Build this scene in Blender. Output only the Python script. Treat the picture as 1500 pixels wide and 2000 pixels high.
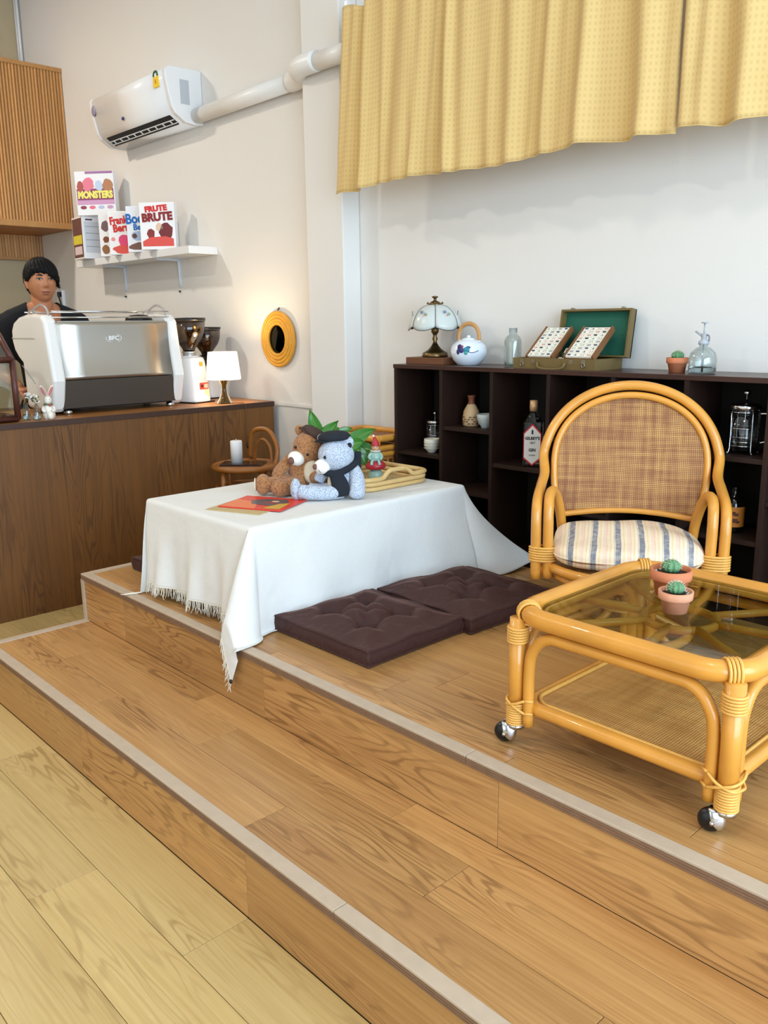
import bpy, bmesh, math, random
from mathutils import Vector, Matrix
from math import sin, cos, pi, radians, sqrt, atan2, hypot

for o in list(bpy.data.objects):
    bpy.data.objects.remove(o)
SC = bpy.context.scene
COL = SC.collection
random.seed(7)

# ------------------------------------------------------------------ camera
YAW, PITCH, ROLL, FPX = 0.8206526, 0.2189055, -0.0123814, 1654.687
cam_d = bpy.data.cameras.new('camera')
cam = bpy.data.objects.new('camera', cam_d)
COL.objects.link(cam)
_f = Vector((-sin(YAW) * cos(PITCH), cos(YAW) * cos(PITCH), -sin(PITCH)))
_r = Vector((cos(YAW), sin(YAW), 0))
_u = _r.cross(_f)
_r2 = _r * cos(ROLL) + _u * sin(ROLL)
_u2 = -_r * sin(ROLL) + _u * cos(ROLL)
cam.matrix_world = Matrix(((_r2.x, _u2.x, -_f.x, 0), (_r2.y, _u2.y, -_f.y, 0), (_r2.z, _u2.z, -_f.z, 1.40), (0, 0, 0, 1)))
cam_d.sensor_fit = 'VERTICAL'
cam_d.sensor_height = 32.0
cam_d.lens = FPX / 2000.0 * 32.0
cam_d.clip_start = 0.02
SC.camera = cam

# ------------------------------------------------------------------ view, world, daylight
SC.view_settings.view_transform = 'Standard'
SC.view_settings.look = 'None'
SC.view_settings.gamma = 1
SC.view_settings.use_curve_mapping = False
SC.view_settings.exposure = 0.20

W = bpy.data.worlds.new('World')
SC.world = W
W.use_nodes = True
_bg = W.node_tree.nodes['Background']
_bg.inputs[0].default_value = (0.80, 0.90, 1.0, 1)      # pale overcast daylight outside the shop front
_bg.inputs[1].default_value = 1.0


def area_light(name, loc, target, sx, sy, power, color):
    d = bpy.data.lights.new(name, 'AREA')
    d.shape = 'RECTANGLE'
    d.size, d.size_y, d.energy, d.color = sx, sy, power, color
    o = bpy.data.objects.new(name, d)
    o.location = loc
    o.rotation_euler = (Vector(target) - Vector(loc)).to_track_quat('-Z', 'Y').to_euler()
    COL.objects.link(o)
    return o


SC.cycles.max_bounces = 7
SC.cycles.diffuse_bounces = 3
SC.cycles.glossy_bounces = 3
SC.cycles.transmission_bounces = 7
SC.cycles.transparent_max_bounces = 12
SC.cycles.caustics_refractive = False
SC.cycles.caustics_reflective = False
SC.cycles.sample_clamp_indirect = 6.0
SC.cycles.use_adaptive_sampling = True
SC.cycles.adaptive_threshold = 0.045

# daylight entering through the glazed shop front on the right of the room
area_light('shopfront_daylight', (2.72, 0.4, 1.75), (-3.0, 1.2, 1.0), 4.6, 2.9, 330, (0.62, 0.80, 1.0))
# daylight entering through the glazed door side behind the photographer
area_light('entrance_daylight', (-1.0, -3.35, 1.9), (-1.6, 2.0, 0.9), 4.6, 2.8, 34, (1.0, 0.96, 0.90))


# ------------------------------------------------------------------ helpers
def lin(c):
    return tuple(((v / 255.0) / 12.92 if v / 255.0 <= 0.04045 else (((v / 255.0) + 0.055) / 1.055) ** 2.4) for v in c)


class MB:
    """collects shapes and links them as one mesh object"""

    def __init__(s):
        s.v, s.f, s.m = [], [], []
        s.mi = 0
        s.sm = []

    def _add(s, vs, fs, smooth=False):
        b = len(s.v)
        s.v.extend([tuple(p) for p in vs])
        for q in fs:
            s.f.append(tuple(b + i for i in q))
            s.m.append(s.mi)
            s.sm.append(smooth)

    def box(s, x0, x1, y0, y1, z0, z1, bev=0.0, M=None):
        if bev <= 0:
            vs = [(x, y, z) for x in (x0, x1) for y in (y0, y1) for z in (z0, z1)]
            fs = [(0, 1, 3, 2), (4, 6, 7, 5), (0, 4, 5, 1), (2, 3, 7, 6), (0, 2, 6, 4), (1, 5, 7, 3)]
        else:
            bm = bmesh.new()
            bmesh.ops.create_cube(bm, size=1.0)
            for v in bm.verts:
                v.co = Vector(((x0 + x1) / 2 + v.co.x * (x1 - x0), (y0 + y1) / 2 + v.co.y * (y1 - y0), (z0 + z1) / 2 + v.co.z * (z1 - z0)))
            bmesh.ops.bevel(bm, geom=bm.edges[:], offset=bev, segments=2, profile=0.5, affect='EDGES')
            bm.verts.index_update()
            vs = [tuple(v.co) for v in bm.verts]
            fs = [tuple(v.index for v in f.verts) for f in bm.faces]
            bm.free()
        if M is not None:
            vs = [tuple(M @ Vector(p)) for p in vs]
        s._add(vs, fs)
        return s

    def tube(s, pts, r, n=10, closed=False, caps=True, smooth=0, flat=None):
        """round bar along points; r a number or a list; smooth = Catmull-Rom subdivisions"""
        P = [Vector(p) for p in pts]
        Rr = [r] * len(P) if not isinstance(r, (list, tuple)) else list(r)
        if smooth:
            Q, RR = [], []
            m = len(P)
            segs = m if closed else m - 1
            for i in range(segs):
                g = lambda k: P[k % m] if closed else P[min(max(k, 0), m - 1)]
                p0, p1, p2, p3 = g(i - 1), g(i), g(i + 1), g(i + 2)
                for k in range(smooth):
                    t = k / smooth
                    Q.append(0.5 * ((2 * p1) + (-p0 + p2) * t + (2 * p0 - 5 * p1 + 4 * p2 - p3) * t * t + (-p0 + 3 * p1 - 3 * p2 + p3) * t ** 3))
                    RR.append(Rr[i] * (1 - t) + Rr[(i + 1) % m] * t)
            if not closed:
                Q.append(P[-1])
                RR.append(Rr[-1])
            P, Rr = Q, RR
        m = len(P)
        vs, up = [], None
        for i in range(m):
            if closed:
                t = (P[(i + 1) % m] - P[(i - 1) % m])
            else:
                t = P[min(i + 1, m - 1)] - P[max(i - 1, 0)]
            if t.length < 1e-9:
                t = Vector((0, 0, 1))
            t.normalize()
            if up is None:
                up = Vector((0, 0, 1)) if abs(t.z) < 0.9 else Vector((1, 0, 0))
            a = up - t * up.dot(t)
            if a.length < 1e-6:
                a = Vector((1, 0, 0)) - t * t.x
            a.normalize()
            up = a
            b = t.cross(a)
            for k in range(n):
                w = 2 * pi * k / n
                vs.append(P[i] + (a * cos(w) * (flat or 1.0) + b * sin(w)) * Rr[i])
        fs = []
        for i in range(m if closed else m - 1):
            j = (i + 1) % m
            for k in range(n):
                l = (k + 1) % n
                fs.append((i * n + k, i * n + l, j * n + l, j * n + k))
        if not closed and caps:
            fs.append(tuple(range(n - 1, -1, -1)))
            fs.append(tuple((m - 1) * n + k for k in range(n)))
        s._add(vs, fs, True)
        return s

    def lathe(s, prof, n=24, c=(0, 0, 0), M=None, sx=1.0, sy=1.0):
        """profile of (radius, z) turned about z"""
        vs, fs = [], []
        rows = []
        for (r, z) in prof:
            if r < 1e-6:
                rows.append([len(vs)])
                vs.append(Vector((c[0], c[1], c[2] + z)))
            else:
                rows.append(list(range(len(vs), len(vs) + n)))
                for k in range(n):
                    w = 2 * pi * k / n
                    vs.append(Vector((c[0] + r * cos(w) * sx, c[1] + r * sin(w) * sy, c[2] + z)))
        for a, b in zip(rows[:-1], rows[1:]):
            for k in range(n):
                l = (k + 1) % n
                if len(a) == 1 and len(b) == 1:
                    continue
                if len(a) == 1:
                    fs.append((a[0], b[l], b[k]))
                elif len(b) == 1:
                    fs.append((a[k], a[l], b[0]))
                else:
                    fs.append((a[k], a[l], b[l], b[k]))
        if M is not None:
            vs = [M @ p for p in vs]
        s._add(vs, fs, True)
        return s

    def ell(s, c, r, n=20, m=14, M=None):
        """ellipsoid"""
        if not isinstance(r, (tuple, list)):
            r = (r, r, r)
        prof = [(sin(pi * i / m), -cos(pi * i / m)) for i in range(m + 1)]
        T = Matrix.Translation(Vector(c)) @ (M.to_4x4() if M is not None else Matrix.Identity(4)) @ Matrix.Diagonal((r[0], r[1], r[2], 1))
        return s.lathe(prof, n, M=T)

    def prism(s, poly, a0, a1, axis='y', M=None, smooth=False):
        """polygon extruded along an axis; poly in the two other axes (x,z), (y,z) or (x,y)"""
        def P(u, w, a):
            return (u, a, w) if axis == 'y' else ((a, u, w) if axis == 'x' else (u, w, a))
        n = len(poly)
        vs = [P(u, w, a0) for u, w in poly] + [P(u, w, a1) for u, w in poly]
        if M is not None:
            vs = [tuple(M @ Vector(p)) for p in vs]
        fs = [tuple(range(n)), tuple(range(2 * n - 1, n - 1, -1))]
        s._add(vs, fs)
        s._add(vs, [(i, i + n, (i + 1) % n + n, (i + 1) % n) for i in range(n)], smooth)
        return s

    def grid(s, fn, nu, nv, smooth=True, closed_u=False):
        vs = [fn(i / nu, j / nv) for j in range(nv + 1) for i in range(nu + (0 if closed_u else 1))]
        w = nu if closed_u else nu + 1
        fs = []
        for j in range(nv):
            for i in range(nu):
                k = (i + 1) % w if closed_u else i + 1
                fs.append((j * w + i, j * w + k, (j + 1) * w + k, (j + 1) * w + i))
        s._add(vs, fs, smooth)
        return s

    def mesh(s, name, mats=None):
        me = bpy.data.meshes.new(name)
        me.from_pydata(s.v, [], s.f)
        me.update()
        bm = bmesh.new()
        bm.from_mesh(me)
        bmesh.ops.remove_doubles(bm, verts=bm.verts[:], dist=1e-6) if len(s.v) < 60000 else None
        bmesh.ops.recalc_face_normals(bm, faces=bm.faces[:])
        same = len(bm.faces) == len(s.f)
        bm.to_mesh(me)
        bm.free()
        if same:
            me.polygons.foreach_set('use_smooth', s.sm)
            me.polygons.foreach_set('material_index', s.m)
        else:
            me.polygons.foreach_set('use_smooth', [any(s.sm)] * len(me.polygons))
        if mats is not None:
            for m_ in (mats if isinstance(mats, (list, tuple)) else [mats]):
                me.materials.append(m_)
        return me

    def build(s, name, mat, parent=None, loc=None, rot=None):
        return link(name, s.mesh(name, mat), parent, loc, rot)


def link(name, me, parent=None, loc=None, rot=None):
    o = bpy.data.objects.new(name, me)
    COL.objects.link(o)
    if parent is not None:
        o.parent = parent
    if loc is not None:
        o.location = loc
    if rot is not None:
        o.rotation_euler = rot
    return o


def tag(o, label=None, cat=None, group=None, kind=None):
    if label:
        o['label'] = label
    if cat:
        o['category'] = cat
    if group:
        o['group'] = group
    if kind:
        o['kind'] = kind
    return o


def thing(name, loc, label, cat, rz=0.0, group=None):
    o = bpy.data.objects.new(name, None)
    o.empty_display_size = 0.05
    COL.objects.link(o)
    o.location = loc
    o.rotation_euler = (0, 0, rz)
    return tag(o, label, cat, group)


def bevel(o, w, seg=2):
    m = o.modifiers.new('bevel', 'BEVEL')
    m.width, m.segments, m.limit_method, m.angle_limit = w, seg, 'ANGLE', radians(40)
    return o


def subsurf(o, lv=2):
    m = o.modifiers.new('subsurf', 'SUBSURF')
    m.levels = m.render_levels = lv
    return o


def solidify(o, t, off=0):
    m = o.modifiers.new('solidify', 'SOLIDIFY')
    m.thickness, m.offset = t, off
    return o


def baked(o):
    """mesh of an object with its modifiers applied"""
    dg = bpy.context.evaluated_depsgraph_get()
    return bpy.data.meshes.new_from_object(o.evaluated_get(dg))


def copy_tree(o, parent=None):
    c = o.copy()
    COL.objects.link(c)
    if parent is not None:
        c.parent = parent
    for ch in list(o.children):
        copy_tree(ch, c)
    return c


def text(name, body, size, mat, parent, M, depth=0.0006, sx=1.0, bold=0.0):
    """flat lettering; M places the text plane (x right, y up), centred"""
    cu = bpy.data.curves.new(name, 'FONT')
    cu.body, cu.size, cu.align_x, cu.align_y = body, size, 'CENTER', 'CENTER'
    cu.extrude = depth
    cu.offset = bold
    cu.resolution_u = 3
    t = bpy.data.objects.new(name, cu)
    COL.objects.link(t)
    bpy.context.view_layer.update()
    me = baked(t)
    bpy.data.objects.remove(t)
    me.transform(M @ Matrix.Diagonal((sx, 1, 1, 1)))
    me.materials.clear()
    me.materials.append(mat)
    return link(name, me, parent)


def frame(origin, xdir, ydir):
    x = Vector(xdir).normalized()
    y = (Vector(ydir) - x * Vector(ydir).dot(x)).normalized()
    z = x.cross(y)
    return Matrix(((x.x, y.x, z.x, origin[0]), (x.y, y.y, z.y, origin[1]), (x.z, y.z, z.z, origin[2]), (0, 0, 0, 1)))


# ------------------------------------------------------------------ materials
MATS = {}


def mat(name, rgb=(200, 200, 200), rough=0.5, metal=0.0, spec=0.5, trans=0.0, ior=1.45, emit=None, estr=0.0, bump=0.0, bscale=80.0, var=0.0, sheen=0.0, coat=0.0, alpha=1.0, vscale=6.0):
    if name in MATS:
        return MATS[name]
    m = bpy.data.materials.new(name)
    m.use_nodes = True
    nt = m.node_tree
    b = nt.nodes['Principled BSDF']
    c = lin(rgb)
    b.inputs['Base Color'].default_value = (*c, 1)
    b.inputs['Roughness'].default_value = rough
    b.inputs['Metallic'].default_value = metal
    b.inputs['Specular IOR Level'].default_value = spec
    b.inputs['Transmission Weight'].default_value = trans
    b.inputs['IOR'].default_value = ior
    b.inputs['Sheen Weight'].default_value = sheen
    b.inputs['Coat Weight'].default_value = coat
    b.inputs['Alpha'].default_value = alpha
    if emit:
        b.inputs['Emission Color'].default_value = (*lin(emit), 1)
        b.inputs['Emission Strength'].default_value = estr
    if bump or var:
        tc = nt.nodes.new('ShaderNodeTexCoord')
        if bump:
            nz = nt.nodes.new('ShaderNodeTexNoise')
            nz.inputs['Scale'].default_value = bscale
            nz.inputs['Detail'].default_value = 4
            nt.links.new(tc.outputs['Object'], nz.inputs['Vector'])
            bp = nt.nodes.new('ShaderNodeBump')
            bp.inputs['Strength'].default_value = bump
            bp.inputs['Distance'].default_value = 0.004
            nt.links.new(nz.outputs['Fac'], bp.inputs['Height'])
            nt.links.new(bp.outputs['Normal'], b.inputs['Normal'])
        if var:
            n2 = nt.nodes.new('ShaderNodeTexNoise')
            n2.inputs['Scale'].default_value = vscale
            n2.inputs['Detail'].default_value = 3
            nt.links.new(tc.outputs['Object'], n2.inputs['Vector'])
            mx = nt.nodes.new('ShaderNodeMix')
            mx.data_type = 'RGBA'
            mx.inputs[6].default_value = (*[v * (1 - var) for v in c], 1)
            mx.inputs[7].default_value = (*[min(1, v * (1 + var)) for v in c], 1)
            nt.links.new(n2.outputs['Fac'], mx.inputs[0])
            nt.links.new(mx.outputs[2], b.inputs['Base Color'])
    MATS[name] = m
    return m


def N(nt, t, **kw):
    n = nt.nodes.new(t)
    for k, v in kw.items():
        if k in n.inputs:
            n.inputs[k].default_value = v
        else:
            setattr(n, k, v)
    return n


def wood(name, light, mid, dark, axis=0, grain=1.0, rough=0.4, vary=0.25, cath=0.5, coat=0.0, bump=0.05, perobj=True):
    """board wood: long fibres along an axis, broad figure, each board with its own offset and tone"""
    if name in MATS:
        return MATS[name]
    m = bpy.data.materials.new(name)
    m.use_nodes = True
    nt = m.node_tree
    L = nt.links.new
    b = nt.nodes['Principled BSDF']
    tc = N(nt, 'ShaderNodeTexCoord')
    oi = N(nt, 'ShaderNodeObjectInfo')
    off = N(nt, 'ShaderNodeVectorMath', operation='ADD')
    L(tc.outputs['Object'], off.inputs[0])
    if perobj:
        sc = N(nt, 'ShaderNodeVectorMath', operation='SCALE')
        cmb = N(nt, 'ShaderNodeCombineXYZ')
        L(oi.outputs['Random'], cmb.inputs[0])
        L(oi.outputs['Random'], cmb.inputs[1])
        L(oi.outputs['Random'], cmb.inputs[2])
        L(cmb.outputs[0], sc.inputs[0])
        sc.inputs['Scale'].default_value = 37.0
        L(sc.outputs[0], off.inputs[1])

    def mapped(along, across):
        mp = N(nt, 'ShaderNodeMapping')
        s_ = [across] * 3
        s_[axis] = along
        mp.inputs['Scale'].default_value = s_
        L(off.outputs[0], mp.inputs['Vector'])
        return mp
    # broad figure: warped bands (cathedral arches)
    m1 = mapped(1.3 * grain, 11.0 * grain)
    n1 = N(nt, 'ShaderNodeTexNoise', Scale=1.0, Detail=2.5, Roughness=0.4)
    L(m1.outputs[0], n1.inputs['Vector'])
    mul = N(nt, 'ShaderNodeMath', operation='MULTIPLY')
    mul.inputs[1].default_value = 105.0
    L(n1.outputs['Fac'], mul.inputs[0])
    sn = N(nt, 'ShaderNodeMath', operation='SINE')
    L(mul.outputs[0], sn.inputs[0])
    rng = N(nt, 'ShaderNodeMapRange')
    rng.inputs['From Min'].default_value = 0.25
    rng.inputs['From Max'].default_value = 1.0
    L(sn.outputs[0], rng.inputs['Value'])
    # patchy mask so the arches only appear in places
    m2 = mapped(1.6 * grain, 4.5 * grain)
    n2 = N(nt, 'ShaderNodeTexNoise', Scale=1.0, Detail=1.0)
    L(m2.outputs[0], n2.inputs['Vector'])
    r2 = N(nt, 'ShaderNodeMapRange')
    r2.inputs['From Min'].default_value = 0.45
    r2.inputs['From Max'].default_value = 0.68
    L(n2.outputs['Fac'], r2.inputs['Value'])
    pm = N(nt, 'ShaderNodeMath', operation='MULTIPLY')
    L(rng.outputs[0], pm.inputs[0])
    L(r2.outputs[0], pm.inputs[1])
    pc = N(nt, 'ShaderNodeMath', operation='MULTIPLY')
    L(pm.outputs[0], pc.inputs[0])
    pc.inputs[1].default_value = cath
    # fine fibres
    m3 = mapped(3.2 * grain, 120.0 * grain)
    n3 = N(nt, 'ShaderNodeTexNoise', Scale=1.0, Detail=4.0, Roughness=0.6)
    L(m3.outputs[0], n3.inputs['Vector'])
    m4 = mapped(1.0 * grain, 9.0 * grain)
    n4 = N(nt, 'ShaderNodeTexNoise', Scale=1.0, Detail=3.0)
    L(m4.outputs[0], n4.inputs['Vector'])
    cr = N(nt, 'ShaderNodeValToRGB')
    cr.color_ramp.elements[0].position = 0.32
    cr.color_ramp.elements[0].color = (*lin(mid), 1)
    cr.color_ramp.elements[1].position = 0.66
    cr.color_ramp.elements[1].color = (*lin(light), 1)
    ad = N(nt, 'ShaderNodeMath', operation='MULTIPLY_ADD')
    L(n3.outputs['Fac'], ad.inputs[0])
    ad.inputs[1].default_value = 0.62
    hv = N(nt, 'ShaderNodeMath', operation='MULTIPLY')
    L(n4.outputs['Fac'], hv.inputs[0])
    hv.inputs[1].default_value = 0.40
    L(hv.outputs[0], ad.inputs[2])
    L(ad.outputs[0], cr.inputs['Fac'])
    mx = N(nt, 'ShaderNodeMix', data_type='RGBA')
    L(pc.outputs[0], mx.inputs[0])
    L(cr.outputs['Color'], mx.inputs[6])
    mx.inputs[7].default_value = (*lin(dark), 1)
    hs = N(nt, 'ShaderNodeHueSaturation')
    L(mx.outputs[2], hs.inputs['Color'])
    if perobj and vary:
        vr = N(nt, 'ShaderNodeMapRange')
        vr.inputs['To Min'].default_value = 1 - vary
        vr.inputs['To Max'].default_value = 1 + vary * 0.6
        L(oi.outputs['Random'], vr.inputs['Value'])
        L(vr.outputs[0], hs.inputs['Value'])
    L(hs.outputs['Color'], b.inputs['Base Color'])
    b.inputs['Roughness'].default_value = rough
    b.inputs['Coat Weight'].default_value = coat
    b.inputs['Coat Roughness'].default_value = 0.25
    bp = N(nt, 'ShaderNodeBump', Strength=bump, Distance=0.002)
    L(n3.outputs['Fac'], bp.inputs['Height'])
    L(bp.outputs['Normal'], b.inputs['Normal'])
    MATS[name] = m
    return m


def weave(name, c_light, c_mid, c_dark, scale=260.0, axes=(0, 2), rough=0.55):
    """rattan webbing: two sets of thin strands with dark gaps and uneven tone"""
    if name in MATS:
        return MATS[name]
    m = bpy.data.materials.new(name)
    m.use_nodes = True
    nt = m.node_tree
    L = nt.links.new
    b = nt.nodes['Principled BSDF']
    tc = N(nt, 'ShaderNodeTexCoord')
    sep = N(nt, 'ShaderNodeSeparateXYZ')
    # slight waviness of the strands
    nzw = N(nt, 'ShaderNodeTexNoise', Scale=14.0, Detail=2.0)
    L(tc.outputs['Object'], nzw.inputs['Vector'])
    wv = N(nt, 'ShaderNodeVectorMath', operation='MULTIPLY_ADD')
    L(nzw.outputs['Color'], wv.inputs[0])
    wv.inputs[1].default_value = (0.006, 0.006, 0.006)
    L(tc.outputs['Object'], wv.inputs[2])
    L(wv.outputs[0], sep.inputs[0])

    def strand(ax, sc):
        mu = N(nt, 'ShaderNodeMath', operation='MULTIPLY')
        L(sep.outputs[ax], mu.inputs[0])
        mu.inputs[1].default_value = sc
        si = N(nt, 'ShaderNodeMath', operation='SINE')
        L(mu.outputs[0], si.inputs[0])
        r = N(nt, 'ShaderNodeMapRange')
        r.inputs['From Min'].default_value = -0.1
        r.inputs['From Max'].default_value = 0.75
        L(si.outputs[0], r.inputs['Value'])
        return r
    a = strand(axes[0], scale * 2 * pi / 2.6)
    c = strand(axes[1], scale * 2 * pi / 2.6)
    mxm = N(nt, 'ShaderNodeMath', operation='MAXIMUM')
    L(a.outputs[0], mxm.inputs[0])
    L(c.outputs[0], mxm.inputs[1])
    # tone streaks along both directions

    def streak(sx):
        mp = N(nt, 'ShaderNodeMapping')
        s_ = [8.0, 8.0, 8.0]
        s_[axes[0]] = sx[0]
        s_[axes[1]] = sx[1]
        mp.inputs['Scale'].default_value = s_
        L(tc.outputs['Object'], mp.inputs['Vector'])
        n = N(nt, 'ShaderNodeTexNoise', Scale=1.0, Detail=2.0)
        L(mp.outputs[0], n.inputs['Vector'])
        return n
    s1, s2 = streak((60.0, 5.0)), streak((5.0, 60.0))
    av = N(nt, 'ShaderNodeMath', operation='ADD')
    L(s1.outputs['Fac'], av.inputs[0])
    L(s2.outputs['Fac'], av.inputs[1])
    r = N(nt, 'ShaderNodeMapRange')
    r.inputs['From Min'].default_value = 0.75
    r.inputs['From Max'].default_value = 1.25
    L(av.outputs[0], r.inputs['Value'])
    m1 = N(nt, 'ShaderNodeMix', data_type='RGBA')
    L(r.outputs[0], m1.inputs[0])
    m1.inputs[6].default_value = (*lin(c_mid), 1)
    m1.inputs[7].default_value = (*lin(c_light), 1)
    m2 = N(nt, 'ShaderNodeMix', data_type='RGBA')
    L(mxm.outputs[0], m2.inputs[0])
    m2.inputs[6].default_value = (*lin(c_dark), 1)
    L(m1.outputs[2], m2.inputs[7])
    L(m2.outputs[2], b.inputs['Base Color'])
    b.inputs['Roughness'].default_value = rough
    bp = N(nt, 'ShaderNodeBump', Strength=0.6, Distance=0.001)
    L(mxm.outputs[0], bp.inputs['Height'])
    L(bp.outputs['Normal'], b.inputs['Normal'])
    MATS[name] = m
    return m


def cane_mat():
    """honey coloured lacquered rattan pole"""
    if 'rattan cane' in MATS:
        return MATS['rattan cane']
    m = mat('rattan cane', (214, 147, 58), rough=0.32, coat=0.35, var=0.22, vscale=9.0)
    return m


def glass(name, rgb=(255, 255, 255), rough=0.0, ior=1.45):
    return mat(name, rgb, rough=rough, trans=1.0, ior=ior)


CANE = cane_mat()
BIND = mat('rattan binding', (226, 170, 84), rough=0.45, var=0.15, vscale=60)
CHROME = mat('chrome', (210, 212, 215), rough=0.15, metal=1.0)
STEEL = mat('brushed steel', (190, 186, 178), rough=0.32, metal=1.0)
WHITEP = mat('white plastic', (236, 236, 236), rough=0.28)
BLACKP = mat('black plastic', (18, 18, 20), rough=0.35)
def thin_glass(name, rgb=(250, 252, 252), refl=0.10, edge=0.55):
    """thin-walled glass: clear film with fresnel-like reflection"""
    if name in MATS:
        return MATS[name]
    m = bpy.data.materials.new(name)
    m.use_nodes = True
    nt = m.node_tree
    nt.nodes.remove(nt.nodes['Principled BSDF'])
    tr = N(nt, 'ShaderNodeBsdfTransparent')
    tr.inputs[0].default_value = (*lin(rgb), 1)
    gl = N(nt, 'ShaderNodeBsdfGlossy')
    gl.inputs['Roughness'].default_value = 0.03
    lw = N(nt, 'ShaderNodeLayerWeight')
    lw.inputs[0].default_value = 0.22
    ad = N(nt, 'ShaderNodeMath', operation='MULTIPLY_ADD')
    ad.use_clamp = True
    nt.links.new(lw.outputs['Facing'], ad.inputs[0])
    ad.inputs[1].default_value = edge
    ad.inputs[2].default_value = refl
    mx = N(nt, 'ShaderNodeMixShader')
    nt.links.new(ad.outputs[0], mx.inputs[0])
    nt.links.new(tr.outputs[0], mx.inputs[1])
    nt.links.new(gl.outputs[0], mx.inputs[2])
    nt.links.new(mx.outputs[0], nt.nodes['Material Output'].inputs['Surface'])
    MATS[name] = m
    return m


GLASS = thin_glass('clear glass', (246, 250, 250), 0.05)
# ------------------------------------------------------------------ the setting
Y0, Z1, Y1, Z2, XE = 0.9714, 0.2058, 1.3819, 0.4038, -3.319
YW = 3.0            # back wall
XL = -7.45          # wall at the far left, behind the bar
XR, YF, ZC = 2.8, -3.4, 4.1
WALLM = mat('wall paint', (232, 228, 222), rough=0.7, bump=0.06, bscale=35, var=0.02, vscale=1.5)
CEILM = mat('ceiling paint', (238, 237, 233), rough=0.8)
FLOORM = wood('floor vinyl oak', (206, 178, 120), (186, 154, 96), (140, 108, 60), axis=0, rough=0.42, vary=0.10, cath=0.6)
TREADM = wood('step vinyl oak', (196, 149, 92), (162, 114, 64), (108, 68, 34), axis=0, rough=0.36, vary=0.16, cath=0.62)
NOSEM = mat('nosing strip', (186, 166, 144), rough=0.45, var=0.12, vscale=30)
NOSED = mat('nosing lip', (134, 102, 78), rough=0.5, var=0.2, vscale=40)
SLABM = mat('screed', (120, 95, 60), rough=0.9)
tag(MB().box(XL, XR, YF, YW, -0.12, -0.012).build('floor', SLABM), 'pale yellowish oak vinyl plank floor at the lowest level', kind='structure')
FLOOR = bpy.data.objects['floor']
tag(MB().box(XL, XR, YF, YW, ZC, ZC + 0.1).build('ceiling', CEILM), kind='structure')
tag(MB().box(XL - 0.1, XR + 0.1, YW, YW + 0.1, -0.12, ZC).build('wall_back', WALLM), 'off-white painted back wall behind the bookshelf and the bar', kind='structure')
tag(MB().box(XL - 0.1, XL, YF, YW, -0.12, ZC).build('wall_left', mat('shade tinted wall', (190, 172, 138), rough=0.7, var=0.03)), kind='structure')  # beige puts the dimness of the recess behind the bar into the wall colour
w = MB()
w.box(XR, XR + 0.1, YF, -2.0, -0.12, ZC).box(XR, XR + 0.1, 2.8, YW, -0.12, ZC).box(XR, XR + 0.1, -2.0, 2.8, 3.3, ZC).box(XR, XR + 0.1, -2.0, 2.8, -0.12, 0.25)
tag(w.build('wall_right', WALLM), kind='structure')
w = MB()
w.box(XL, -3.4, YF - 0.1, YF, -0.12, ZC).box(1.4, XR, YF - 0.1, YF, -0.12, ZC).box(-3.4, 1.4, YF - 0.1, YF, 3.3, ZC).box(-3.4, 1.4, YF - 0.1, YF, -0.12, 0.4)
tag(w.build('wall_front', WALLM), kind='structure')
FRM = mat('dark window frame', (52, 44, 40), rough=0.5)
w1 = tag(MB().box(XR, XR + 0.06, -2.0, -1.95, 0.25, 3.3).box(XR, XR + 0.06, 2.75, 2.8, 0.25, 3.3).box(XR, XR + 0.06, -1.95, 2.75, 3.25, 3.3).box(XR, XR + 0.06, -1.95, 2.75, 0.25, 0.30).build('window_1', FRM), kind='structure')
for yy in (-0.4, 1.15):
    MB().box(XR, XR + 0.06, yy, yy + 0.05, 0.30, 3.25).build('mullion', FRM, w1)
w2 = tag(MB().box(-3.4, -3.35, YF - 0.06, YF, 0.4, 3.3).box(1.35, 1.4, YF - 0.06, YF, 0.4, 3.3).box(-3.35, 1.35, YF - 0.06, YF, 3.25, 3.3).box(-3.35, 1.35, YF - 0.06, YF, 0.4, 0.45).build('window_2', FRM), kind='structure')
for xx in (-1.8, -0.2):
    MB().box(xx, xx + 0.05, YF - 0.06, YF, 0.45, 3.25).build('mullion', FRM, w2)

for k_, (a, c) in enumerate(((-1.95, -0.4), (-0.35, 1.15), (1.2, 2.75))):
    MB().box(XR + 0.025, XR + 0.031, a, c, 0.30, 3.25).build('pane', GLASS, w1)
for k_, (a, c) in enumerate(((-3.35, -1.8), (-1.75, -0.2), (-0.15, 1.35))):
    MB().box(a, c, YF - 0.031, YF - 0.025, 0.45, 3.25).build('pane', GLASS, w2)

# column on the back wall and the low rail beside the counter
col = bevel(tag(MB().box(-3.665, -3.372, 2.885, YW, Z2 - 0.4, ZC).build('column', WALLM), 'off-white square column projecting from the back wall', kind='structure'), 0.006)
tag(MB().box(-4.13, -3.665, YW - 0.012, YW, 0.935, 0.95).build('trim_1', WALLM), kind='structure')

# planks ---------------------------------------------------------------
PLANKS = {}


def plank(parent, x0, x1, y0, y1, ztop, m, th=0.012, gap=0.0012, name='plank'):
    key = (round(x1 - x0, 3), round(y1 - y0, 3), m.name, th)
    if key not in PLANKS:
        a, c = (x1 - x0) / 2 - gap / 2, (y1 - y0) / 2 - gap / 2
        PLANKS[key] = MB().box(-a, a, -c, c, -th, 0, bev=0.0012).mesh('plank', m)
    return link(name, PLANKS[key], parent, ((x0 + x1) / 2, (y0 + y1) / 2, ztop))


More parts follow.
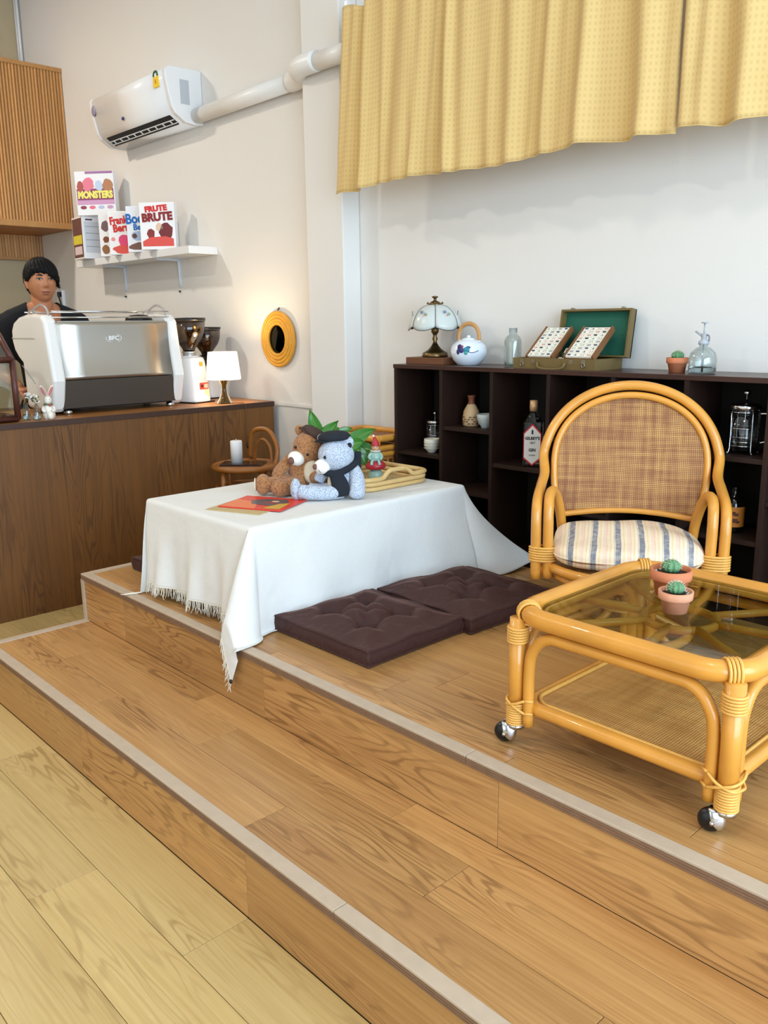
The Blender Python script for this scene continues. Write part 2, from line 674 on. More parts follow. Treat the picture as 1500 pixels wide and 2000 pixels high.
def rows(parent, xa, xb, bounds, ztop, m, length, starts, th=0.012):
    for i, (a, c) in enumerate(zip(bounds[:-1], bounds[1:])):
        s = starts[i % len(starts)]
        k0 = math.floor((xa - s) / length)
        x = s + k0 * length
        while x < xb - 1e-6:
            p0, p1 = max(x, xa), min(x + length, xb)
            if p1 - p0 > 0.02:
                plank(parent, p0, p1, a, c, ztop, m, th)
            x += length


def zrows(parent, xa, xb, y, z0, z1, m, length, s, th=0.012):
    """upright riser boards facing -y, front face at y"""
    k0 = math.floor((xa - s) / length)
    x = s + k0 * length
    while x < xb - 1e-6:
        p0, p1 = max(x, xa), min(x + length, xb)
        if p1 - p0 > 0.02:
            a, c = (p1 - p0) / 2 - 0.0006, (z1 - z0) / 2
            key = ('z', round(a, 3), round(c, 3), m.name)
            if key not in PLANKS:
                PLANKS[key] = MB().box(-a, a, 0, th, -c, c, bev=0.001).mesh('riser_board', m)
            link('riser_board', PLANKS[key], parent, ((p0 + p1) / 2, y, (z0 + z1) / 2))
        x += length


XB = 1.4
rows(FLOOR, -7.0, XB, [-1.55 + 0.18 * i for i in range(14)] + [Y0 - 0.001], 0.0, FLOORM, 1.22, [-1.98, -1.54, -1.15, -2.3])
rows(FLOOR, -4.7, XE - 0.001, [Y0 - 0.001] + [Y0 - 0.001 + 0.18 * i for i in range(1, 12)] + [YW - 0.001], 0.0, FLOORM, 1.22, [-4.0, -3.6, -4.3])

step = tag(MB().box(XE, XB, Y0 + 0.012, YW, -0.012, Z1 - 0.012).build('lower_step', SLABM), 'lower of the two oak vinyl steps with pale nosing', kind='structure')
rows(step, XE + 0.03, XB, [Y0 + 0.032, 1.135, 1.286, Y1], Z1, TREADM, 0.927, [-2.52, -1.111, -2.3])
zrows(step, XE, XB, Y0, 0.0, Z1 - 0.022, TREADM, 0.927, -2.47)
plat = tag(MB().box(XE, XB, Y1 + 0.012, YW, Z1 - 0.012, Z2 - 0.012).build('raised_platform', SLABM), 'raised oak vinyl platform carrying the low table and rattan chair', kind='structure')
rows(plat, XE + 0.03, XB, [Y1 + 0.032, 1.453, 1.604, 1.755, 1.906, 2.057, 2.208, 2.359, 2.51, 2.661, 2.812, YW - 0.001], Z2, TREADM, 0.927, [-2.05, -1.612, -2.45, -1.2, -1.8])
zrows(plat, XE, XB, Y1, Z1, Z2 - 0.022, TREADM, 0.927, -1.111)


def nosing(parent, y, z, x0, x1):
    """L-shaped strip along the step edge: pale top leaf, ribbed lip below"""
    def strip(a, c):
        n_ = MB().box(a + 0.0008, c - 0.0008, y - 0.006, y + 0.032, z - 0.004, z + 0.003, bev=0.0018).build('nosing_strip', NOSEM, parent)
        l_ = MB()
        l_.box(a + 0.0008, c - 0.0008, y - 0.005, y + 0.012, z - 0.024, z - 0.004, bev=0.001)
        for k in range(3):
            l_.box(a + 0.0008, c - 0.0008, y - 0.0065, y - 0.004, z - 0.009 - k * 0.006, z - 0.006 - k * 0.006)
        l_.build('nosing_lip', NOSED, n_)
    x = x0
    for j in (-1.206, x1):
        strip(x, j)
        x = j


nosing(step, Y0, Z1, XE - 0.004, XB)
nosing(plat, Y1, Z2, XE - 0.004, XB)
# end trims of both steps (towards the counter)
for par, ya, yb, zt, zb in ((step, Y0 + 0.033, Y1, Z1, 0.0), (plat, Y1 + 0.033, YW - 0.002, Z2, Z1)):
    MB().box(XE - 0.006, XE + 0.030, ya, yb, zt - 0.004, zt + 0.003, bev=0.0015).build('nosing_strip', NOSEM, par)
    MB().box(XE - 0.006, XE, ya - 0.03, yb, (0.0 if par == step else 0.0), zt - 0.004).build('end_board', TREADM, par)
MB().box(XE - 0.007, XE + 0.012, Y1 - 0.007, Y1, Z1, Z2 - 0.022).build('corner_strip', NOSEM, plat)
# ------------------------------------------------------------------ bar counter
XC, ZT = -4.126, 0.9595
CWOOD = wood('counter walnut veneer', (122, 78, 30), (94, 58, 20), (54, 30, 9), axis=2, rough=0.55, vary=0.18, cath=0.55, grain=0.8)
CTOP = wood('counter worktop wood', (172, 116, 58), (146, 92, 42), (98, 58, 26), axis=1, rough=0.4, vary=0.0, cath=0.3)
CEDGE = mat('worktop dark edge', (66, 42, 30), rough=0.5, var=0.1)
ct = thing('bar_counter', (XC, 1.0, 0), 'walnut veneer bar counter running up to the back wall', 'counter')
MB().box(-0.66, -0.012, -1.9, 1.963, 0.0, ZT - 0.028).build('body', mat('carcass', (70, 46, 26), rough=0.7), ct)
for a, c in ((-1.9, -1.0), (-1.0, -0.16), (-0.16, 0.68), (0.68, 1.18), (1.18, 1.962)):
    MB().box(-0.012, 0.0, a + 0.0006, c - 0.0006, 0.0, ZT - 0.0282, bev=0.0006).build('front_panel', CWOOD, ct)
wt = thing('worktop', (XC, 1.0, ZT - 0.028), 'wooden worktop with dark front edge on the bar counter', 'worktop')
MB().box(-0.70, -0.0005, -1.9, 1.9645, 0.0, 0.028).build('board', CTOP, wt)
MB().box(-0.0005, 0.006, -1.9, 1.9645, 0.0, 0.028, bev=0.001).build('edge_band', CEDGE, wt)

# ------------------------------------------------------------------ fluted cabinet above the bar and its lower bulkhead
FLUT = wood('fluted oak', (204, 150, 88), (190, 132, 72), (150, 96, 48), axis=2, rough=0.45, vary=0.2, cath=0.1)
XCB = -6.74
cab = thing('hanging_cabinet', (XCB, YW, 2.15), 'fluted oak cabinet hanging high over the bar', 'cabinet')
MB().box(-0.70, -0.012, -2.2, -0.001, 0.0, 1.15).build('body', wood('cabinet oak', (176, 118, 60), (150, 92, 42), (100, 58, 24), axis=1, rough=0.5, vary=0), cab)
MB().box(-0.012, 0.016, -2.2, -0.001, -0.004, 0.04, bev=0.002).build('bottom_rail', FLUT, cab)
MB().box(-0.012, 0.016, -2.2, -0.001, 1.125, 1.155, bev=0.002).build('top_rail', FLUT, cab)
sl = MB().prism([(-0.012, -0.0115), (0.0, -0.0115), (0.009, -0.006), (0.011, 0.0), (0.009, 0.006), (0.0, 0.0115), (-0.012, 0.0115)], 0.04, 1.125, axis='z').mesh('slat', FLUT)
k = 0
while 0.0125 + k * 0.0235 < 2.19:
    link('slat', sl, cab, (0, -0.0125 - k * 0.0235, 0))
    k += 1
XBK = -7.42
bh = thing('bulkhead_panel', (XBK, YW, 1.95), 'darker fluted wood bulkhead panel under the hanging cabinet', 'panel')
MB().box(0.0, 0.02, -2.2, -0.001, 0.0, 0.199).build('backing', MATS['cabinet oak'], bh)
sl2 = MB().prism([(0.02, -0.0115), (0.030, -0.0115), (0.036, 0.0), (0.030, 0.0115), (0.02, 0.0115)], 0.022, 0.199, axis='z').mesh('slat', FLUT)
for k in range(92):
    link('slat', sl2, bh, (0, -0.0125 - k * 0.0235, 0))
MB().box(0.02, 0.04, -2.2, -0.001, 0.0, 0.022).build('bottom_rail', FLUT, bh)
# pale frames high up on the far left wall
pf = thing('wall_conduit', (XL, 2.99, 3.32), 'thin white conduits running up the corner above the hanging cabinet', 'conduit')
for dx, dy in ((0.012, -0.012), (0.05, -0.012)):
    MB().tube([(dx, dy, 0.0), (dx, dy, 0.78)], 0.011, 8).build('pipe', WHITEP, pf)
wb = thing('wall_board', (XL, 2.6, 3.35), 'white framed board on the left wall above the hanging cabinet', 'board')
MB().box(0.001, 0.03, -0.9, 0.18, 0.0, 0.7, bev=0.006).build('panel', WHITEP, wb)
MB().box(0.03, 0.042, -0.9, 0.18, 0.30, 0.33, bev=0.002).build('rail', WHITEP, wb)

# ------------------------------------------------------------------ air conditioner and its trunking
ac = thing('air_conditioner', (-5.29, YW, 2.59), 'white split air conditioner mounted high on the back wall', 'air conditioner')
prof = [(0.0, 0.0), (0.0, 0.298), (-0.02, 0.302), (-0.20, 0.298), (-0.225, 0.290), (-0.243, 0.272), (-0.238, 0.215), (-0.222, 0.14), (-0.205, 0.075), (-0.185, 0.045), (-0.12, 0.002), (-0.06, -0.004)]
hl = 0.505
ACW = mat('air conditioner plastic', (240, 240, 240), rough=0.18)
MB().prism(prof, -hl + 0.03, hl - 0.03, axis='x', smooth=True).build('body', ACW, ac)
inner = [(y * 1.0 - 0.002, z) for y, z in prof]
for s in (-1, 1):
    e = MB()
    pp = [(y - 0.003 if y < -0.01 else y, z + (0.002 if z > 0.2 else -0.002)) for y, z in prof]
    e.prism(pp, s * (hl - 0.03), s * hl, axis='x')
    bevel(e.build('end_cap', WHITEP, ac), 0.006)
# air outlet: dark slot with louvre blades on the sloping underside
def slot(u):            # point on the slope from front edge to underside
    a, b_ = Vector((0, -0.1835, 0.0440)), Vector((0, -0.1225, 0.0037))
    return a + (b_ - a) * u
nrm = Vector((0, -0.55, -0.83))
DK = mat('outlet dark', (22, 26, 28), rough=0.6)
m_ = MB()
a, b_ = slot(0.0) + nrm * 0.0035, slot(1.0) + nrm * 0.0035
m_._add([(-0.41, a.y, a.z), (0.43, a.y, a.z), (0.43, b_.y, b_.z), (-0.41, b_.y, b_.z)], [(0, 1, 2, 3)])
m_._add([(-0.41, a.y, a.z + 0.004), (0.43, a.y, a.z + 0.004), (0.43, b_.y, b_.z + 0.004), (-0.41, b_.y, b_.z + 0.004)], [(3, 2, 1, 0)])
out = m_.build('air_outlet', DK, ac)
for u in (0.42, 0.78):
    p = slot(u) + nrm * 0.006
    MB().box(-0.41, 0.43, p.y - 0.004, p.y + 0.004, p.z - 0.002, p.z + 0.002, bev=0.0008).build('louvre', WHITEP, out)
for k in range(9):
    x = -0.36 + k * 0.093
    p, q = slot(0.44) + nrm * 0.006, slot(0.76) + nrm * 0.006
    MB().tube([(x, p.y, p.z), (x, q.y, q.z)], 0.004, 6).build('blade', WHITEP, out)
MB().ell((-0.10, -0.2185, 0.110), (0.016, 0.004, 0.011), 14, 8).build('badge', mat('badge blue', (40, 50, 110), rough=0.3), ac)
st = MB().box(0.365, 0.425, -0.2455, -0.2375, 0.195, 0.255).build('energy_sticker', mat('sticker yellow', (245, 205, 40), rough=0.5), ac)
MB().tube([(0.372 + 0.023 * (1 - cos(pi * i / 10)), -0.244, 0.256 + 0.026 * sin(pi * i / 10)) for i in range(11)], 0.006, 6).build('arc', mat('sticker green', (40, 95, 60), rough=0.5), st)
MB().ell((0.395, -0.2445, 0.260), (0.014, 0.003, 0.014), 12, 8).build('dial', mat('sticker white', (240, 235, 225)), st)
text('print', '5', 0.03, mat('sticker red', (200, 60, 40)), st, frame((0.395, -0.2465, 0.225), (1, 0, 0), (0, 0, 1)))
MB().ell((-0.46, -0.238, 0.215), (0.030, 0.008, 0.034), 14, 8).build('round_sticker', mat('round sticker', (150, 140, 160), rough=0.4), ac)
MB().box(hl - 0.001, hl + 0.0015, -0.15, -0.09, 0.10, 0.235).build('rating_label', mat('label grey', (188, 192, 198), rough=0.5), ac)
MB().box(hl - 0.001, hl + 0.0015, -0.085, -0.055, 0.045, 0.065).build('label_mark', mat('label dark', (70, 75, 85), rough=0.5), ac)
pp = thing('pipe_trunking', (-4.78, YW, 2.60), 'white round pipe cover running from the air conditioner around the column', 'pipe')
TRK = mat('trunking white', (238, 237, 234), rough=0.35)
MB().tube([(0.0, -0.048, 0.035), (1.03, -0.048, 0.040)], 0.043, 16).build('straight_run', TRK, pp)
MB().tube([(0.94, -0.050, 0.040), (1.02, -0.060, 0.040), (1.085, -0.10, 0.042), (1.13, -0.15, 0.044), (1.20, -0.167, 0.046), (1.30, -0.167, 0.046)], 0.050, 16, smooth=5).build('elbow', TRK, pp)
MB().tube([(1.28, -0.162, 0.044), (1.66, -0.160, 0.036)], 0.042, 16).build('end_run', TRK, pp)

# ------------------------------------------------------------------ wall shelf with cereal boxes
sh = thing('wall_shelf', (-5.5, YW, 1.83), 'white wall shelf on two brackets under the air conditioner', 'shelf')
bevel(MB().box(-0.80, 0.80, -0.205, -0.001, 0.0, 0.045).build('board', WHITEP, sh), 0.002)
BRK = mat('bracket white', (205, 212, 222), rough=0.4)
for x in (-0.44, 0.33):
    b_ = MB()
    b_.tube([(x, -0.006, -0.175), (x, -0.009, -0.02), (x, -0.022, -0.006), (x, -0.17, -0.005)], [0.004, 0.009, 0.009, 0.005], 8, smooth=4)
    b_.box(x - 0.010, x + 0.010, -0.006, -0.001, -0.175, -0.001)
    br = b_.build('bracket', BRK, sh)
    MB().ell((x, -0.009, -0.05), (0.004, 0.003, 0.004), 8, 6).build('screw', mat('screw dark', (60, 60, 62), rough=0.4, metal=0.7), br)
for i, (x, z) in enumerate(((-5.955, 1.615), (-5.18, 1.625))):
    tag(MB().tube([(x, YW - 0.012, z), (x, YW + 0.004, z)], 0.006, 8).build('wall_screw', MATS['screw dark']), ('dark screw in the wall under the left shelf bracket', 'dark screw in the wall under the right shelf bracket')[i], 'screw', 'screws under the shelf brackets')

ZS = 1.876
CB = {}


def cereal(name_label, x, y, ang, wd, ht, dp, z=ZS, side=(236, 236, 238), front=(246, 244, 244), tilt=0.0):
    o = thing('cereal_box', (x, y, z), name_label, 'cereal box', radians(ang), 'cereal boxes on the wall shelf')
    o.rotation_euler[1] = tilt
    bevel(MB().box(-wd / 2, wd / 2, 0.0, dp, 0.0, ht).build('carton', mat('carton %d %d %d' % front, front, rough=0.4), o), 0.0015, 1)
    return o


def pr(o, name, poly, rgb, off=0.0006):
    """flat printed patch on the front (y=0) face; poly of (x,z)"""
    return MB().prism(poly, -off, 0.0002, axis='y').build(name, mat('print %d %d %d' % rgb, rgb, rough=0.45), o)


def blob(cx, cz, rx, rz, n=14, wob=0.15, seed=1):
    r_ = random.Random(seed)
    return [(cx + rx * cos(2 * pi * i / n) * (1 + wob * (r_.random() - 0.5) * 2), cz + rz * sin(2 * pi * i / n) * (1 + wob * (r_.random() - 0.5) * 2)) for i in range(n)]


def fr(x, z, off=0.0012, rot=0.0):
    return frame((x, -off, z), (cos(rot), 0, sin(rot)), (-sin(rot), 0, cos(rot)))


AB = 43.0
RED, PINK, MAROON = mat('ink red', (214, 44, 40)), mat('ink pink', (235, 60, 110)), mat('ink maroon', (140, 34, 36))
# box turned corner-on at the left end
a_ = cereal('cereal box standing corner-on with a dark picture side and white facts panel', -5.99, 2.80, 86, 0.15, 0.285, 0.20)
# its nutrition side faces +x before turning; printed table on front face
pr(a_, 'facts_table', [(-0.06, 0.04), (0.06, 0.04), (0.06, 0.25), (-0.06, 0.25)], (214, 216, 222))
for k in range(4):
    pr(a_, 'facts_line', [(-0.055, 0.08 + k * 0.045), (0.055, 0.08 + k * 0.045), (0.055, 0.084 + k * 0.045), (-0.055, 0.084 + k * 0.045)], (150, 152, 160), 0.001)
pr(a_, 'facts_heading', [(-0.05, 0.258), (0.0, 0.258), (0.0, 0.268), (-0.05, 0.268)], (90, 60, 70), 0.001)
sd = MB().box(-0.0758, -0.0745, 0.008, 0.192, 0.01, 0.275).build('picture_side', mat('carton brown print', (112, 74, 66), rough=0.45, var=0.4, vscale=30), a_)
MB().box(-0.0768, -0.0755, 0.02, 0.18, 0.10, 0.16).build('title_band', mat('print 226 208 70', (226, 208, 70), rough=0.45), sd)
MB().box(-0.0768, -0.0755, 0.03, 0.17, 0.03, 0.085).build('print_band', mat('print 225 205 205', (225, 205, 205), rough=0.45), sd)
# white box mostly hidden behind the red lettered one
b2 = cereal('white cereal box mostly hidden behind the red lettered box', -5.72, 2.815, AB, 0.19, 0.275, 0.06)
pr(b2, 'print_swirl', blob(-0.05, 0.20, 0.03, 0.035, seed=4), (120, 90, 90))
pr(b2, 'print_pieces', blob(-0.05, 0.11, 0.022, 0.022, seed=5), (130, 70, 40))
pr(b2, 'print_pieces', blob(-0.055, 0.045, 0.028, 0.03, seed=6), (150, 100, 60))
c3 = cereal('white cereal box with rounded red lettering and a pink print', -5.55, 2.805, AB, 0.20, 0.28, 0.06)
text('lettering', 'Franken', 0.066, RED, c3, fr(0.0, 0.222, rot=0.10), bold=0.003, sx=0.82)
text('lettering', 'Berry', 0.066, RED, c3, fr(0.0, 0.172, rot=0.10), bold=0.003, sx=0.9)
pr(c3, 'print_pink', blob(0.01, 0.09, 0.05, 0.04, seed=8), (232, 70, 120))
pr(c3, 'print_bowl', blob(0.0, 0.035, 0.075, 0.028, seed=9), (226, 84, 74), 0.001)
pr(c3, 'print_pieces', blob(-0.07, 0.10, 0.014, 0.014, seed=2), (236, 150, 150))
d4 = cereal('white cereal box with blue lettering squeezed between two red lettered boxes', -5.285, 2.805, AB, 0.20, 0.285, 0.06, front=(240, 243, 248))
text('lettering', 'Boo', 0.085, mat('ink blue', (20, 108, 190)), d4, fr(-0.045, 0.205, rot=0.05), bold=0.003, sx=0.85)
text('lettering', 'Berry', 0.05, MATS['ink blue'], d4, fr(0.0, 0.155, rot=0.05), bold=0.002)
pr(d4, 'print_ghost', blob(0.0, 0.10, 0.07, 0.035, seed=3), (170, 190, 222))
pr(d4, 'print_pieces', blob(-0.05, 0.10, 0.016, 0.016, seed=3), (100, 62, 48), 0.001)
pr(d4, 'print_bowl', blob(-0.01, 0.035, 0.08, 0.025, seed=11), (122, 84, 74), 0.001)
e5 = cereal('white cereal box with maroon block lettering at the right end', -5.07, 2.80, AB, 0.225, 0.285, 0.06)
text('lettering', 'FRUTE', 0.045, RED, e5, fr(-0.005, 0.246, rot=0.08), bold=0.003, sx=1.1)
text('lettering', 'BRUTE', 0.066, MAROON, e5, fr(0.0, 0.195, rot=0.06), bold=0.004, sx=1.0)
pr(e5, 'print_shape', blob(-0.045, 0.095, 0.025, 0.035, seed=13), (140, 48, 46))
pr(e5, 'print_shape', blob(0.055, 0.105, 0.045, 0.055, seed=14), (118, 40, 44))
pr(e5, 'print_shape', blob(0.01, 0.135, 0.022, 0.025, seed=15), (228, 196, 170))
pr(e5, 'print_bowl', [(-0.10, 0.02), (0.10, 0.02), (0.10, 0.065), (0.05, 0.08), (-0.05, 0.075), (-0.10, 0.05)], (224, 84, 76), 0.001)
f6 = cereal('large cereal box with yellow lettering standing on top of the corner-on box', -5.90, 2.80, AB + 3, 0.27, 0.29, 0.085, z=ZS + 0.2865, tilt=radians(-1.0))
pr(f6, 'print_band', [(-0.128, 0.085), (0.128, 0.085), (0.128, 0.175), (-0.128, 0.175)], (150, 70, 110))
pr(f6, 'print_fade', [(-0.13, 0.07), (0.13, 0.07), (0.13, 0.10), (-0.13, 0.10)], (214, 160, 196), 0.001)
pr(f6, 'print_figure', blob(-0.045, 0.205, 0.04, 0.045, seed=21), (240, 130, 150), 0.001)
pr(f6, 'print_figure', blob(0.03, 0.195, 0.025, 0.035, seed=22), (200, 214, 236), 0.001)
pr(f6, 'print_figure', blob(0.09, 0.195, 0.035, 0.045, seed=23), (190, 130, 90), 0.001)
pr(f6, 'print_figure', blob(-0.10, 0.19, 0.022, 0.035, seed=24), (180, 90, 80), 0.001)
pr(f6, 'print_band', [(-0.06, 0.272), (0.13, 0.272), (0.13, 0.288), (-0.06, 0.288)], (170, 120, 165))
text('lettering', 'MONSTERS', 0.062, mat('ink yellow', (248, 238, 120)), f6, fr(0.0, 0.133, 0.002), bold=0.004, sx=0.78)
for k, cc in enumerate(((150, 70, 90), (236, 120, 140), (190, 200, 225), (205, 160, 190))):
    pr(f6, 'print_oval', blob(-0.09 + k * 0.062, 0.052, 0.022, 0.012, wob=0.02), cc, 0.001)

# ------------------------------------------------------------------ round mirror
mi = thing('round_mirror', (-4.085, YW, 1.318), 'round mirror in a wide honey rattan frame on the back wall', 'mirror')
fr_ = MB()
RM = mat('mirror rattan', (222, 158, 52), rough=0.45, var=0.2, vscale=30)
for r_, t_ in ((0.150, 0.0115), (0.131, 0.0125), (0.110, 0.0125), (0.091, 0.0115)):
    fr_ = MB().tube([(r_ * cos(2 * pi * i / 48), -0.016 - (0.156 - r_) * 0.1, r_ * sin(2 * pi * i / 48)) for i in range(48)], t_, 8, closed=True)
    fr_.build('frame_ring', RM, mi)
MB().lathe([(0.0, 0.0), (0.145, 0.0), (0.145, 0.012), (0.0, 0.012)], 40, M=Matrix.Rotation(pi / 2, 4, 'X')).build('backing', mat('mirror backing', (150, 98, 40), rough=0.7), mi)
MB().lathe([(0.0, 0.013), (0.083, 0.013)], 40, M=Matrix.Rotation(pi / 2, 4, 'X')).build('mirror_glass', mat('mirror silver', (70, 70, 72), rough=0.02, metal=1.0), mi)
MB().tube([(0.0, -0.012, 0.165), (0.0, 0.0, 0.178)], 0.004, 6).build('hook', MATS['screw dark'], mi)
# wall socket behind the barista
so = thing('wall_socket', (-7.08, YW, 1.60), 'white wall socket with a dark plug and cable behind the barista', 'socket')
bevel(MB().box(-0.06, 0.06, -0.03, -0.001, -0.07, 0.10).build('plate', WHITEP, so), 0.005)
MB().box(0.02, 0.055, -0.055, -0.03, 0.045, 0.085, bev=0.004).build('plug', BLACKP, so)
MB().tube([(0.04, -0.05, 0.045), (0.06, -0.04, -0.05), (0.065, -0.03, -0.3), (0.05, -0.02, -0.7)], 0.006, 6, smooth=4).build('cable', BLACKP, so)
# ------------------------------------------------------------------ dark cube bookshelf
YB, BX0, CW, NCOL, BT = 2.74, -2.861, 0.2862, 8, 1.217
SHW = wood('dark wenge board', (46, 28, 20), (34, 20, 14), (22, 12, 9), axis=2, rough=0.55, vary=0.12, cath=0.3)
SHT = wood('dark wenge top', (74, 50, 42), (58, 38, 32), (40, 25, 21), axis=0, rough=0.3, vary=0.0, cath=0.3)
for m_ in (SHW, SHT):
    m_.node_tree.nodes['Principled BSDF'].inputs['Specular IOR Level'].default_value = 0.25
bs = thing('bookshelf', (BX0, YB, Z2), 'dark wenge cube bookshelf standing along the back wall', 'bookshelf')
H_ = BT - Z2
BD = 0.258
TH = 0.017
MB().box(-0.002, NCOL * CW + TH + 0.002, -0.004, BD, H_ - 0.018, H_, bev=0.0012).build('top_board', SHT, bs)
MB().box(0, NCOL * CW + TH, 0.0, BD - 0.006, 0.0, 0.018).build('bottom_board', SHW, bs)
MB().box(0.001, NCOL * CW + TH - 0.001, BD - 0.006, BD, 0.001, H_ - 0.0182).build('back_panel', mat('shelf back', (18, 13, 11), rough=0.7), bs)
for i in range(NCOL + 1):
    x = i * CW
    MB().box(x, x + TH, 0.0, BD - 0.0062, 0.0182, H_ - 0.0182, bev=0.0008).build('side_board' if i in (0, NCOL) else 'divider', SHW, bs)
for i in range(NCOL):
    for z in ((0.819,) if i % 2 == 0 else (0.954, 0.678)):
        MB().box(i * CW + TH + 0.0003, (i + 1) * CW - 0.0003, 0.004, BD - 0.0062, z - Z2 - 0.0165, z - Z2, bev=0.0008).build('shelf', SHW, bs)


def on_top(x, y=2.86):
    return (x, y, BT)


# touch lamp with painted glass panels, on a wooden plinth
BRS = mat('aged brass', (112, 92, 62), rough=0.35, metal=1.0, var=0.2, vscale=40)
pl = tag(bevel(MB().box(-2.838, -2.605, 2.795, 2.935, BT, BT + 0.030).build('wooden_block', wood('plinth wood', (120, 74, 44), (96, 56, 32), (62, 32, 18), axis=0, rough=0.6, vary=0, grain=2.0)), 0.002), 'brown wooden block under the brass lamp on the bookshelf', 'block')
lp = thing('touch_lamp', (-2.719, 2.865, BT + 0.030), 'small brass lamp with painted glass petal shade on the bookshelf', 'lamp')
MB().lathe([(0.0, 0.0), (0.058, 0.0), (0.060, 0.006), (0.056, 0.020), (0.045, 0.026), (0.030, 0.036), (0.018, 0.050), (0.012, 0.060), (0.0, 0.060)], 24).build('base', BRS, lp)
MB().lathe([(0.0, 0.058), (0.012, 0.058), (0.008, 0.070), (0.013, 0.082), (0.008, 0.095), (0.012, 0.106), (0.017, 0.112), (0.017, 0.138), (0.010, 0.142), (0.0, 0.142)], 16).build('stem', BRS, lp)
SHG = mat('painted lamp glass', (226, 232, 226), rough=0.25, trans=0.25, var=0.04, vscale=12)
LEAD = mat('lead came', (60, 52, 42), rough=0.4, metal=0.8)
NP = 6
RZ_ = lambda n: Matrix.Rotation(atan2(n.y, n.x) + pi / 2, 3, 'Z')
for k in range(NP):
    a0, a1 = 2 * pi * k / NP + 0.25, 2 * pi * (k + 1) / NP + 0.25
    def petal(u, v, a0=a0, a1=a1):
        w = a0 + (a1 - a0) * u
        r = 0.024 + 0.092 * sin(v * pi / 2 * 0.95)
        z = 0.232 - 0.095 * (1 - cos(v * pi / 2 * 1.02)) - 0.014 * (v ** 3) * sin(pi * u)
        r += 0.006 * sin(pi * u) * v
        return (r * cos(w), r * sin(w), z)
    pt = MB().grid(petal, 8, 10).build('glass_panel', SHG, lp)
    solidify(pt, 0.003)
    MB().tube([petal(0, j / 10) for j in range(11)], 0.0022, 6).build('lead_strip', LEAD, pt)
    MB().tube([petal(j / 10, 1) for j in range(11)], 0.0018, 6).build('lead_rim', LEAD, pt)
    q = petal(0, 1)
    MB().ell((q[0] * 1.03, q[1] * 1.03, q[2] - 0.003), 0.006, 8, 6).build('rim_bead', LEAD, pt)
    c_ = Vector(petal(0.5, 0.62))
    n_ = Vector((c_.x, c_.y, 0.05)).normalized()
    t_ = Vector((-n_.y, n_.x, 0)).normalized()
    for dx, dz, rgb in ((0.0, -0.006, (216, 130, 112)), (-0.010, 0.014, (120, 128, 150)), (0.010, 0.004, (150, 160, 130))):
        MB().ell(c_ + n_ * 0.0015 + t_ * dx + Vector((0, 0, dz)), (0.008, 0.0022, 0.007), 10, 6, RZ_(n_)).build('painted_flower', mat('lamp flower %d' % rgb[0], rgb, rough=0.5), pt)
MB().lathe([(0.0, 0.228), (0.028, 0.228), (0.030, 0.236), (0.020, 0.246), (0.007, 0.252), (0.007, 0.262), (0.014, 0.264), (0.014, 0.270), (0.0, 0.272)], 18).build('cap', BRS, lp)
for k in range(NP):
    w = 2 * pi * k / NP + 0.25
    MB().ell((0.038 * cos(w), 0.038 * sin(w), 0.240), 0.005, 8, 6).build('cap_knob', BRS, lp)

# porcelain teapot with cane handle
tp = thing('teapot', on_top(-2.511), 'round white porcelain teapot with cane hoop handle and blue flower', 'teapot')
POR = mat('white porcelain', (226, 234, 242), rough=0.12, coat=0.3)
MB().lathe([(0.0, 0.0), (0.045, 0.0), (0.050, 0.004), (0.068, 0.022), (0.080, 0.048), (0.081, 0.062), (0.074, 0.085), (0.058, 0.100), (0.040, 0.107), (0.030, 0.110)], 32).build('body', POR, tp)
li = MB().lathe([(0.033, 0.107), (0.031, 0.113), (0.015, 0.118), (0.0, 0.119)], 24).build('lid', POR, tp)
MB().ell((0, 0, 0.122), (0.009, 0.009, 0.007), 12, 8).build('lid_knob', POR, li)
MB().tube([(-0.050, 0.045, 0.068), (-0.068, 0.068, 0.085), (-0.072, 0.078, 0.104)], [0.015, 0.010, 0.007], 12, smooth=4).build('spout', POR, tp)
for s in (-1, 1):
    MB().tube([(s * 0.056 - 0.006, 0, 0.100), (s * 0.060, 0, 0.112), (s * 0.056 + 0.006, 0, 0.100)], 0.006, 8, smooth=4).build('lug', POR, tp)
hd = MB().tube([(-0.060, 0, 0.106), (-0.056, 0, 0.140), (-0.036, 0, 0.168), (0.0, 0, 0.178), (0.036, 0, 0.168), (0.056, 0, 0.140), (0.060, 0, 0.106)], 0.0065, 10, smooth=5, flat=1.5).build('handle', mat('teapot cane', (196, 146, 92), rough=0.45, var=0.15, vscale=60), tp)


def onpot(a, z):
    a += 0.75
    r = 0.0815 if 0.045 < z < 0.07 else 0.0765
    return Vector((r * sin(a), -r * cos(a), z))


for a, z, rx, rz, rgb in ((-0.55, 0.078, 0.012, 0.014, (40, 44, 96)), (-0.42, 0.066, 0.011, 0.012, (60, 50, 110)), (-0.62, 0.060, 0.008, 0.012, (30, 40, 90)), (-0.15, 0.068, 0.014, 0.012, (40, 130, 150)), (-0.05, 0.078, 0.010, 0.006, (60, 80, 140)), (-0.40, 0.082, 0.006, 0.006, (170, 70, 90)), (-0.18, 0.056, 0.009, 0.009, (70, 160, 150))):
    p = onpot(a, z)
    MB().ell(p, (rx, 0.003, rz), 10, 6, Matrix.Rotation(a + 0.75, 3, 'Z')).build('painted_flower', mat('pot paint %d%d' % (rgb[0], rgb[2]), rgb, rough=0.3), tp)
MB().tube([onpot(-0.1, 0.062) * 1.005, onpot(0.1, 0.056) * 1.005, onpot(0.3, 0.058) * 1.005, onpot(0.5, 0.064) * 1.005], 0.0016, 6, smooth=4).build('painted_stem', mat('pot paint stem', (50, 80, 120), rough=0.3), tp)

